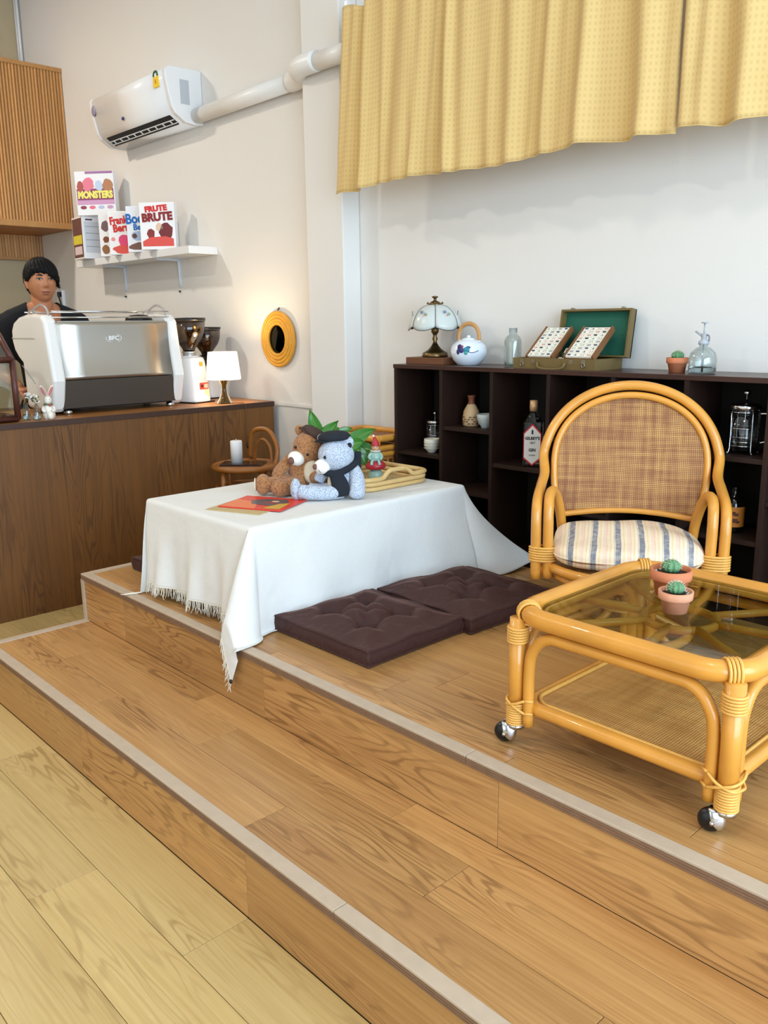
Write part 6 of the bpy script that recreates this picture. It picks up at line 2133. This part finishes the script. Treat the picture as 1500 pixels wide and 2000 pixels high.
# two little glass bottles with white flowers and a rabbit figurine
def vase(loc, label, h, seed):
    o = thing('bud_vase', loc, label, 'vase', 0, 'bud vases by the display case')
    b_ = MB().lathe([(0.0, 0.002), (0.017, 0.0), (0.0185, 0.004), (0.0185, h * 0.6), (0.010, h * 0.78), (0.009, h)], 20).build('bottle', GLASS, o)
    solidify(b_, 0.0015, -1)
    MB().lathe([(0.0, 0.004), (0.0165, 0.004), (0.0165, h * 0.35), (0.0, h * 0.35)], 16).build('water', MATS['water'], o)
    r_ = random.Random(seed)
    gs = mat('sprig green', (70, 100, 56), rough=0.6)
    for k in range(4):
        a = r_.uniform(0, 2 * pi)
        e = Vector((0.022 * cos(a), 0.022 * sin(a), h + r_.uniform(0.015, 0.045)))
        stm = MB().tube([(0, 0, h * 0.3), (0.002 * cos(a), 0.002 * sin(a), h), e], 0.0009, 5, smooth=3).build('stem', gs, o)
        for q in range(3):
            MB().ell(e + Vector((r_.uniform(-.008, .008), r_.uniform(-.008, .008), r_.uniform(-.01, .006))), (0.006, 0.006, 0.004), 8, 6).build('flower', PW, stm)
        for q in range(3):
            MB().ell(e * 0.8 + Vector((r_.uniform(-.01, .01), r_.uniform(-.01, .01), h * 0.2 + r_.uniform(-.012, .004))), (0.008, 0.003, 0.004), 8, 6).build('leaflet', gs, stm)
    return o


vase((-4.235, 1.560, ZT), 'clear bud vase with white flowers touching the display case', 0.085, 1)
vase((-4.200, 1.598, ZT), 'clear bud vase with white flowers next to the rabbit', 0.075, 2)
rb = thing('rabbit_figurine', (-4.195, 1.655, ZT), 'white rabbit figurine with pink ears and an egg on the counter', 'figurine', radians(70))
CERW = mat('white ceramic', (236, 230, 218), rough=0.4)
PKE = mat('rose ear lining', (190, 116, 116), rough=0.6)
MB().lathe([(0.0, 0.0), (0.026, 0.0), (0.030, 0.02), (0.026, 0.05), (0.016, 0.072), (0.0, 0.078)], 20).build('body', CERW, rb)
MB().ell((0, -0.004, 0.092), (0.019, 0.019, 0.021), 16, 12).build('head', CERW, rb)
for s in (-1, 1):
    e = MB().ell((s * 0.017, 0.002, 0.136), (0.010, 0.006, 0.031), 12, 10, RYm(radians(s * 24))).build('ear', CERW, rb)
    MB().ell((s * 0.017, -0.0035, 0.136), (0.007, 0.004, 0.025), 12, 10, RYm(radians(s * 24))).build('ear_lining', PKE, e)
    MB().ell((s * 0.007, -0.021, 0.096), 0.0018, 6, 5).build('eye', EYE, rb)
    MB().tube([(s * 0.022, -0.01, 0.060), (s * 0.026, -0.024, 0.044), (s * 0.014, -0.034, 0.040)], 0.008, 8, smooth=3).build('arm', CERW, rb)
MB().tube([(0.02 * cos(2 * pi * i / 14), 0.02 * sin(2 * pi * i / 14), 0.072) for i in range(14)], 0.0035, 6, closed=True).build('collar', mat('sprig collar', (90, 110, 60), rough=0.6), rb)
MB().ell((0.008, -0.024, 0.068), (0.008, 0.005, 0.005), 10, 8).build('bow', mat('bow red', (196, 70, 66), rough=0.6), rb)
MB().ell((0.006, -0.040, 0.020), (0.0155, 0.0155, 0.020), 14, 12).build('egg', CERW, rb)
# ------------------------------------------------------------------ barista
PX, PY = -5.02, 2.005
pe = thing('person', (PX, PY, 0.0), 'person in a black t-shirt standing behind the espresso machine', 'person', radians(84))
SKIN = bpy.data.materials.new('skin')
SKIN.use_nodes = True
nt = SKIN.node_tree
bb = nt.nodes['Principled BSDF']
bb.inputs['Base Color'].default_value = (*lin((196, 132, 94)), 1)
bb.inputs['Roughness'].default_value = 0.48
bb.inputs['Subsurface Weight'].default_value = 0.0
bb.inputs['Subsurface Radius'].default_value = (0.012, 0.005, 0.003)
_tc = N(nt, 'ShaderNodeTexCoord')
_n = N(nt, 'ShaderNodeTexNoise', Scale=18.0, Detail=3.0)
nt.links.new(_tc.outputs['Object'], _n.inputs['Vector'])
_m = N(nt, 'ShaderNodeMix', data_type='RGBA')
nt.links.new(_n.outputs['Fac'], _m.inputs[0])
_m.inputs[6].default_value = (*lin((176, 110, 74)), 1)
_m.inputs[7].default_value = (*lin((198, 134, 94)), 1)
nt.links.new(_m.outputs[2], bb.inputs['Base Color'])
HAIRM = mat('black hair', (10, 9, 10), rough=0.6, spec=0.2, bump=0.25, bscale=120)
SHIRT = mat('black cotton', (20, 20, 23), rough=0.9, bump=0.2, bscale=60)
JEAN = mat('dark jeans', (36, 40, 54), rough=0.9, bump=0.2, bscale=200)
SHOE = mat('dark shoes', (28, 26, 26), rough=0.6)

# local frame: faces -y, x to its left as seen from the front (viewer's right), z up
HZ = 1.655                                   # centre of the head
HC = Vector((0.0, -0.018, HZ))


def G(x, c, s):
    return math.exp(-((x - c) / s) ** 2)


def headpt(az, el):
    """az 0 = front, el -pi/2..pi/2"""
    ca, sa, ce, se = cos(az), sin(az), cos(el), sin(el)
    x, y, z = sa * ce, -ca * ce, se
    # skull ellipsoid
    rx, ry, rz = 0.0800, 0.094, 0.112
    px, py, pz = x * rx, y * ry, z * rz
    front = max(0.0, -y)
    # jaw narrows, chin comes forward
    if pz < 0:
        k = min(1.0, -pz / rz)
        px *= 1 - 0.27 * k ** 1.8
        pz *= 1.09
        if y > 0:
            py *= 1 - 0.42 * k
        else:
            py *= 1 - 0.10 * k ** 2
    # flatter face plane
    if y < 0:
        py *= 0.965 - 0.05 * (front ** 2) * G(pz, 0.0, 0.07)
    f = front ** 1.5
    ax = abs(px)
    d = 0.0
    d += 0.0030 * G(pz, 0.034, 0.012) * G(ax, 0.026, 0.024)              # brow
    d -= 0.0085 * G(pz, 0.015, 0.012) * G(ax, 0.031, 0.015)              # eye sockets
    d += 0.0060 * G(ax, 0.0, 0.0085) * G(pz, 0.006, 0.018)               # bridge
    d += 0.0165 * G(ax, 0.0, 0.0100) * G(pz, -0.020, 0.0125)             # nose tip
    d += 0.0080 * G(ax, 0.012, 0.0065) * G(pz, -0.026, 0.0080)           # nostril wings
    d += 0.0045 * G(pz, -0.014, 0.022) * G(ax, 0.043, 0.017)             # cheekbones
    d += 0.0062 * G(ax, 0.0, 0.023) * G(pz, -0.052, 0.0062)              # upper lip
    d += 0.0068 * G(ax, 0.0, 0.020) * G(pz, -0.0665, 0.0065)             # lower lip
    d -= 0.0042 * G(ax, 0.0, 0.024) * G(pz, -0.0590, 0.0028)             # mouth line
    d -= 0.0040 * G(ax, 0.0, 0.018) * G(pz, -0.079, 0.006)               # dip under the lip
    d += 0.0075 * G(ax, 0.0, 0.022) * G(pz, -0.097, 0.012)               # chin
    py -= d * f
    return HC + Vector((px, py, pz))


def capsule(m, pts, rad, n=14, smooth=4):
    m.tube(pts, rad, n, smooth=smooth)
    m.ell(pts[0], rad[0], n, 8)
    m.ell(pts[-1], rad[-1], n, 8)


body = MB()
body.grid(lambda u, v: headpt(2 * pi * u, -pi / 2 * 0.999 + pi * 0.999 * v), 120, 96, closed_u=True)
for s in (-1, 1):                            # ears
    body.ell(HC + Vector((s * 0.0815, 0.012, -0.008)), (0.009, 0.017, 0.030), 14, 10, RYm(radians(s * 10)) @ RZm(radians(s * 24)))
    body.ell(HC + Vector((s * 0.0795, 0.006, -0.030)), (0.007, 0.010, 0.010), 10, 8)
capsule(body, [(0, 0.022, 1.43), (0, 0.014, 1.50), (0, 0.006, 1.57), (0, 0.004, 1.62)], [0.076, 0.060, 0.058, 0.058], 18)
# torso
capsule(body, [(0, 0.02, 0.92), (0, 0.01, 1.05), (0, 0.012, 1.20), (0, 0.02, 1.37), (0, 0.024, 1.455)], [0.135, 0.122, 0.138, 0.130, 0.080], 20)
body.ell((0, 0.015, 1.31), (0.182, 0.105, 0.18), 24, 16)
body.ell((0, 0.022, 1.435), (0.185, 0.075, 0.062), 24, 14)
for s in (-1, 1):
    capsule(body, [(s * 0.03, 0.026, 1.515), (s * 0.10, 0.026, 1.478), (s * 0.17, 0.022, 1.440)], [0.040, 0.045, 0.050], 12)
body.ell((0, 0.02, 0.95), (0.165, 0.112, 0.13), 24, 14)
for s in (-1, 1):
    sh0 = Vector((s * 0.198, 0.022, 1.418))
    el_ = Vector((s * 0.250, 0.055, 1.150))
    wr0 = Vector((s * 0.205, -0.115, 1.075))
    capsule(body, [sh0, (sh0 + el_) / 2 + Vector((s * 0.008, 0, 0)), el_], [0.056, 0.047, 0.038], 14)
    capsule(body, [el_, (el_ * 0.6 + wr0 * 0.4), wr0], [0.038, 0.037, 0.025], 14)
    # hand: palm and five bent fingers closing on a handle
    pd = (wr0 - el_).normalized()
    sd = Vector((-s, 0, 0))
    up = Vector((0, 0, 1))
    pc = wr0 + pd * 0.050
    body.ell(wr0 + pd * 0.045, (0.036, 0.046, 0.016), 14, 10)
    for k, (off, ln) in enumerate(((-0.027, 0.066), (-0.009, 0.076), (0.009, 0.072), (0.027, 0.058))):
        b0 = wr0 + pd * 0.078 + Vector((s * off, 0, 0))
        b1 = b0 + pd * ln * 0.45 + Vector((0, 0, -0.006))
        b2 = b1 + pd * ln * 0.20 + Vector((0, 0, -ln * 0.28))
        b3 = b2 + pd * (-ln * 0.12) + Vector((0, 0, -ln * 0.22))
        capsule(body, [b0, b1, b2, b3], [0.0095, 0.0088, 0.0082, 0.0074], 10, 3)
    t0 = wr0 + pd * 0.022 + Vector((-s * 0.028, 0, -0.004))
    capsule(body, [t0, t0 + pd * 0.026 + Vector((-s * 0.022, 0, -0.006)), t0 + pd * 0.052 + Vector((-s * 0.024, 0, -0.016))], [0.013, 0.011, 0.0085], 10, 3)
    # legs
    capsule(body, [(s * 0.092, 0.02, 0.90), (s * 0.100, 0.012, 0.68), (s * 0.102, 0.006, 0.49), (s * 0.104, 0.022, 0.30), (s * 0.105, 0.030, 0.09)], [0.092, 0.080, 0.058, 0.056, 0.040], 16)
    body.ell((s * 0.108, -0.035, 0.042), (0.040, 0.115, 0.038), 16, 10)
tmp = body.build('body_rough', SKIN)
rm = tmp.modifiers.new('remesh', 'REMESH')
rm.mode = 'VOXEL'
rm.voxel_size = 0.0032
sm_ = tmp.modifiers.new('smooth', 'SMOOTH')
sm_.factor, sm_.iterations = 0.5, 2
bpy.context.view_layer.update()
bme = baked(tmp)
bpy.data.objects.remove(tmp)
bme.polygons.foreach_set('use_smooth', [True] * len(bme.polygons))
bme.materials.clear()
bme.materials.append(SKIN)
bd = link('body', bme, pe)

# face details
EW = mat('eye white', (176, 160, 150), rough=0.2)
IRIS = mat('iris dark', (28, 16, 12), rough=0.1)
LIP = mat('lips', (166, 98, 82), rough=0.45)


def onface(x, z, out=0.0):
    """point on the face surface at local x,z relative to the head centre"""
    lo, hi = None, None
    el = math.asin(max(-0.99, min(0.99, z / 0.112)))
    best = None
    for k in range(-60, 61):
        p = headpt(radians(k), el) - HC
        if best is None or abs(p.x - x) < abs(best.x - x):
            best = p
    return HC + Vector((x, best.y - out, z))


for s in (-1, 1):
    c_ = onface(s * 0.0315, 0.0135, 0.0)
    n_ = 16
    ey = MB()
    # almond shaped eye opening
    rim_ = []
    for i in range(n_):
        a = 2 * pi * i / n_
        xx, zz = 0.0148 * cos(a), 0.0046 * sin(a) * (1.0 if sin(a) > 0 else 0.75) + 0.0012 * cos(a) * s
        rim_.append(onface(s * 0.0315 + xx, 0.0135 + zz, 0.0012))
    ey._add([c_ + Vector((0, -0.0042, 0))] + rim_, [(0, 1 + i, 1 + (i + 1) % n_) for i in range(n_)], True)
    eo = ey.build('eye', EW, pe)
    MB().ell(c_ + Vector((0.0005, -0.0034, 0.0)), (0.0064, 0.0024, 0.0048), 14, 8).build('iris', IRIS, eo)
    MB().tube([onface(s * 0.0315 + 0.0158 * cos(a), 0.0135 + 0.0046 * sin(a) + 0.0012 * cos(a) * s, 0.0022) for a in [pi * j / 10 for j in range(11)]], 0.0018, 5).build('upper_lid', HAIRM, eo)
    br_ = [onface(s * (0.0135 + 0.0335 * t), 0.0300 + 0.0055 * sin(pi * (t * 0.75 + 0.1)) , 0.0022) for t in [j / 8 for j in range(9)]]
    MB().tube(br_, [0.0018, 0.0032, 0.0038, 0.0039, 0.0037, 0.0033, 0.0028, 0.0020, 0.0009], 6).build('eyebrow', HAIRM, pe)
    MB().ell(onface(s * 0.0075, -0.0315, 0.0008), (0.0034, 0.0022, 0.0018), 8, 6).build('nostril', mat('nostril', (70, 34, 26), rough=0.8), pe)
lp1 = [(0.0235 * (t * 2 - 1)) for t in [j / 12 for j in range(13)]]
MB().tube([onface(x, -0.0535 - 0.0024 * (abs(x) / 0.0235) ** 2 + 0.0014 * G(abs(x), 0.006, 0.004), 0.0006) for x in lp1], [0.0012 + 0.0034 * (1 - (abs(x) / 0.0235) ** 2) for x in lp1], 8).build('upper_lip', LIP, pe)
MB().tube([onface(x, -0.0645 + 0.0058 * (abs(x) / 0.0235) ** 2, 0.0006) for x in lp1], [0.0012 + 0.0042 * (1 - (abs(x) / 0.0235) ** 2) for x in lp1], 8).build('lower_lip', LIP, pe)
MB().tube([onface(x * 0.92, -0.0585 + 0.0004 * (abs(x) / 0.0235) ** 2, 0.0022) for x in lp1], 0.0011, 5).build('mouth_line', mat('mouth dark', (62, 26, 24), rough=0.7), pe)

# hair: thick cap over the skull with a swept fringe and short sides
def hairpt(u, v):
    az = 2 * pi * u - pi
    el = pi / 2 - v * pi * 0.62
    # lower edge: high over the forehead, lower at the sides and nape
    fr_ = max(0.0, cos(az))
    lim = 0.30 - 0.0 * fr_
    e_low = radians(25) * smooth01((cos(az) - 0.25) / 0.5) + radians(0) * (1 - fr_) - radians(34) * smooth01((-cos(az) - 0.1) / 0.6) - radians(4) * smooth01((sin(az) - 0.2) / 0.5) * fr_
    # fringe sweeps lower towards the viewer's right side
    e_low -= radians(17) * smooth01((sin(az) + 0.15) / 0.8) * smooth01((cos(az) - 0.05) / 0.4)
    e_low -= radians(4) * smooth01((-sin(az) - 0.45) / 0.4) * fr_
    el = pi / 2 + (e_low - pi / 2) * v
    p = headpt(az, el) - HC
    th = 0.012 + 0.012 * smooth01((0.95 - v) / 0.5) + 0.0035 * sin(az * 21 + 3 * sin(v * 5)) * v + 0.001 * smooth01(v / 0.6) * max(0.0, abs(sin(az)) - 0.3)
    if v > 0.93:
        th *= 0.75
    q = p.normalized()
    return HC + p + q * th + Vector((0, 0, 0.004))
hr = MB().grid(hairpt, 120, 40, closed_u=True).build('hair', HAIRM, pe)
solidify(hr, 0.010, -1)
# loose strands of the fringe
hs = MB()
rr = random.Random(3)
for k in range(46):
    az = radians(-62 + 124 * k / 45)
    a = hairpt((az + pi) / (2 * pi), 0.80)
    b_ = hairpt((az + pi + radians(8)) / (2 * pi), 1.0)
    t_ = b_ + Vector((0.012 + rr.uniform(-.004, .006), -0.001, -0.006 - rr.uniform(0, .010)))
    hs.tube([a, (a + b_) / 2 + (b_ - HC).normalized() * 0.004, b_, t_], [0.004, 0.0048, 0.0040, 0.0010], 6, smooth=3)
tag(hs.build('fringe_strands', HAIRM, hr), kind='stuff')

# t-shirt, trousers, shoes
ts = MB()
capsule(ts, [(0, 0.02, 0.90), (0, 0.012, 1.05), (0, 0.014, 1.20), (0, 0.022, 1.37), (0, 0.024, 1.44)], [0.150, 0.140, 0.150, 0.142, 0.090], 20)
ts.ell((0, 0.015, 1.31), (0.196, 0.118, 0.182), 24, 16)
ts.ell((0, 0.024, 1.437), (0.198, 0.088, 0.070), 24, 14)
for s in (-1, 1):
    capsule(ts, [(s * 0.03, 0.026, 1.515), (s * 0.10, 0.026, 1.480), (s * 0.17, 0.022, 1.444)], [0.050, 0.055, 0.062], 12)
ts.ell((0, 0.02, 0.93), (0.180, 0.128, 0.13), 24, 14)
for s in (-1, 1):
    sh0 = Vector((s * 0.200, 0.022, 1.420))
    el_ = Vector((s * 0.250, 0.055, 1.150))
    ts.tube([sh0, sh0 * 0.45 + el_ * 0.55, sh0 * 0.18 + el_ * 0.82], [0.068, 0.064, 0.060], 16, smooth=3)
    ts.ell(sh0, 0.068, 16, 10)
tmp = ts.build('shirt_rough', SHIRT)
rm = tmp.modifiers.new('remesh', 'REMESH')
rm.mode = 'VOXEL'
rm.voxel_size = 0.006
sm_ = tmp.modifiers.new('smooth', 'SMOOTH')
sm_.factor, sm_.iterations = 0.5, 6
bpy.context.view_layer.update()
tme = baked(tmp)
bpy.data.objects.remove(tmp)
# open a round neckline
bmx = bmesh.new()
bmx.from_mesh(tme)
bmesh.ops.delete(bmx, geom=[v for v in bmx.verts if (Vector((v.co.x * 0.92, v.co.y - 0.004, 0)).length < 0.082 + 0.02 * max(0.0, -v.co.y / 0.1) and v.co.z > 1.455 + 0.55 * (v.co.y - 0.0))], context='VERTS')
bmx.to_mesh(tme)
bmx.free()
tme.polygons.foreach_set('use_smooth', [True] * len(tme.polygons))
tme.materials.clear()
tme.materials.append(SHIRT)
so_ = link('t_shirt', tme, pe)
solidify(so_, 0.003, -1)
tr2 = MB()
tr2.ell((0, 0.02, 0.93), (0.172, 0.120, 0.10), 24, 14)
for s in (-1, 1):
    capsule(tr2, [(s * 0.092, 0.02, 0.90), (s * 0.100, 0.012, 0.68), (s * 0.103, 0.008, 0.49), (s * 0.105, 0.024, 0.30), (s * 0.106, 0.030, 0.10)], [0.102, 0.090, 0.072, 0.068, 0.062], 16)
tr2.build('trousers', JEAN, pe)
for s in (-1, 1):
    MB().ell((s * 0.108, -0.035, 0.045), (0.047, 0.128, 0.045), 18, 12).build('shoe', SHOE, pe)
# ------------------------------------------------------------------ ceiling lamps over the bar and the seating (out of view)
def ceiling_lamp(loc, label, power, color, r=0.16):
    o = thing('ceiling_lamp', loc, label, 'ceiling lamp', 0, 'round ceiling lamps')
    MB().lathe([(0.0, 0.0), (r, 0.0), (r, -0.05), (r * 0.92, -0.055), (0.0, -0.055)], 28).build('housing', WHITEP, o)
    MB().lathe([(0.0, -0.062), (r * 0.88, -0.058)], 28).build('diffuser', mat('lamp diffuser', (255, 246, 230), emit=(255, 236, 205), estr=3.0), o)
    d = bpy.data.lights.new('ceiling_lamp_light', 'AREA')
    d.shape = 'DISK'
    d.size, d.energy, d.color = r * 1.7, power, color
    l = bpy.data.objects.new('ceiling_lamp_light', d)
    COL.objects.link(l)
    l.parent = o
    l.location = (0, 0, -0.07)
    return o


ceiling_lamp((-6.3, 0.5, ZC), 'round white ceiling lamp over the bar', 64, (1.0, 0.92, 0.80))
ceiling_lamp((-3.6, -0.9, ZC), 'round white ceiling lamp over the lower floor', 36, (1.0, 0.93, 0.83))
ceiling_lamp((-0.6, 0.6, ZC), 'round white ceiling lamp over the steps', 12, (1.0, 0.92, 0.80))
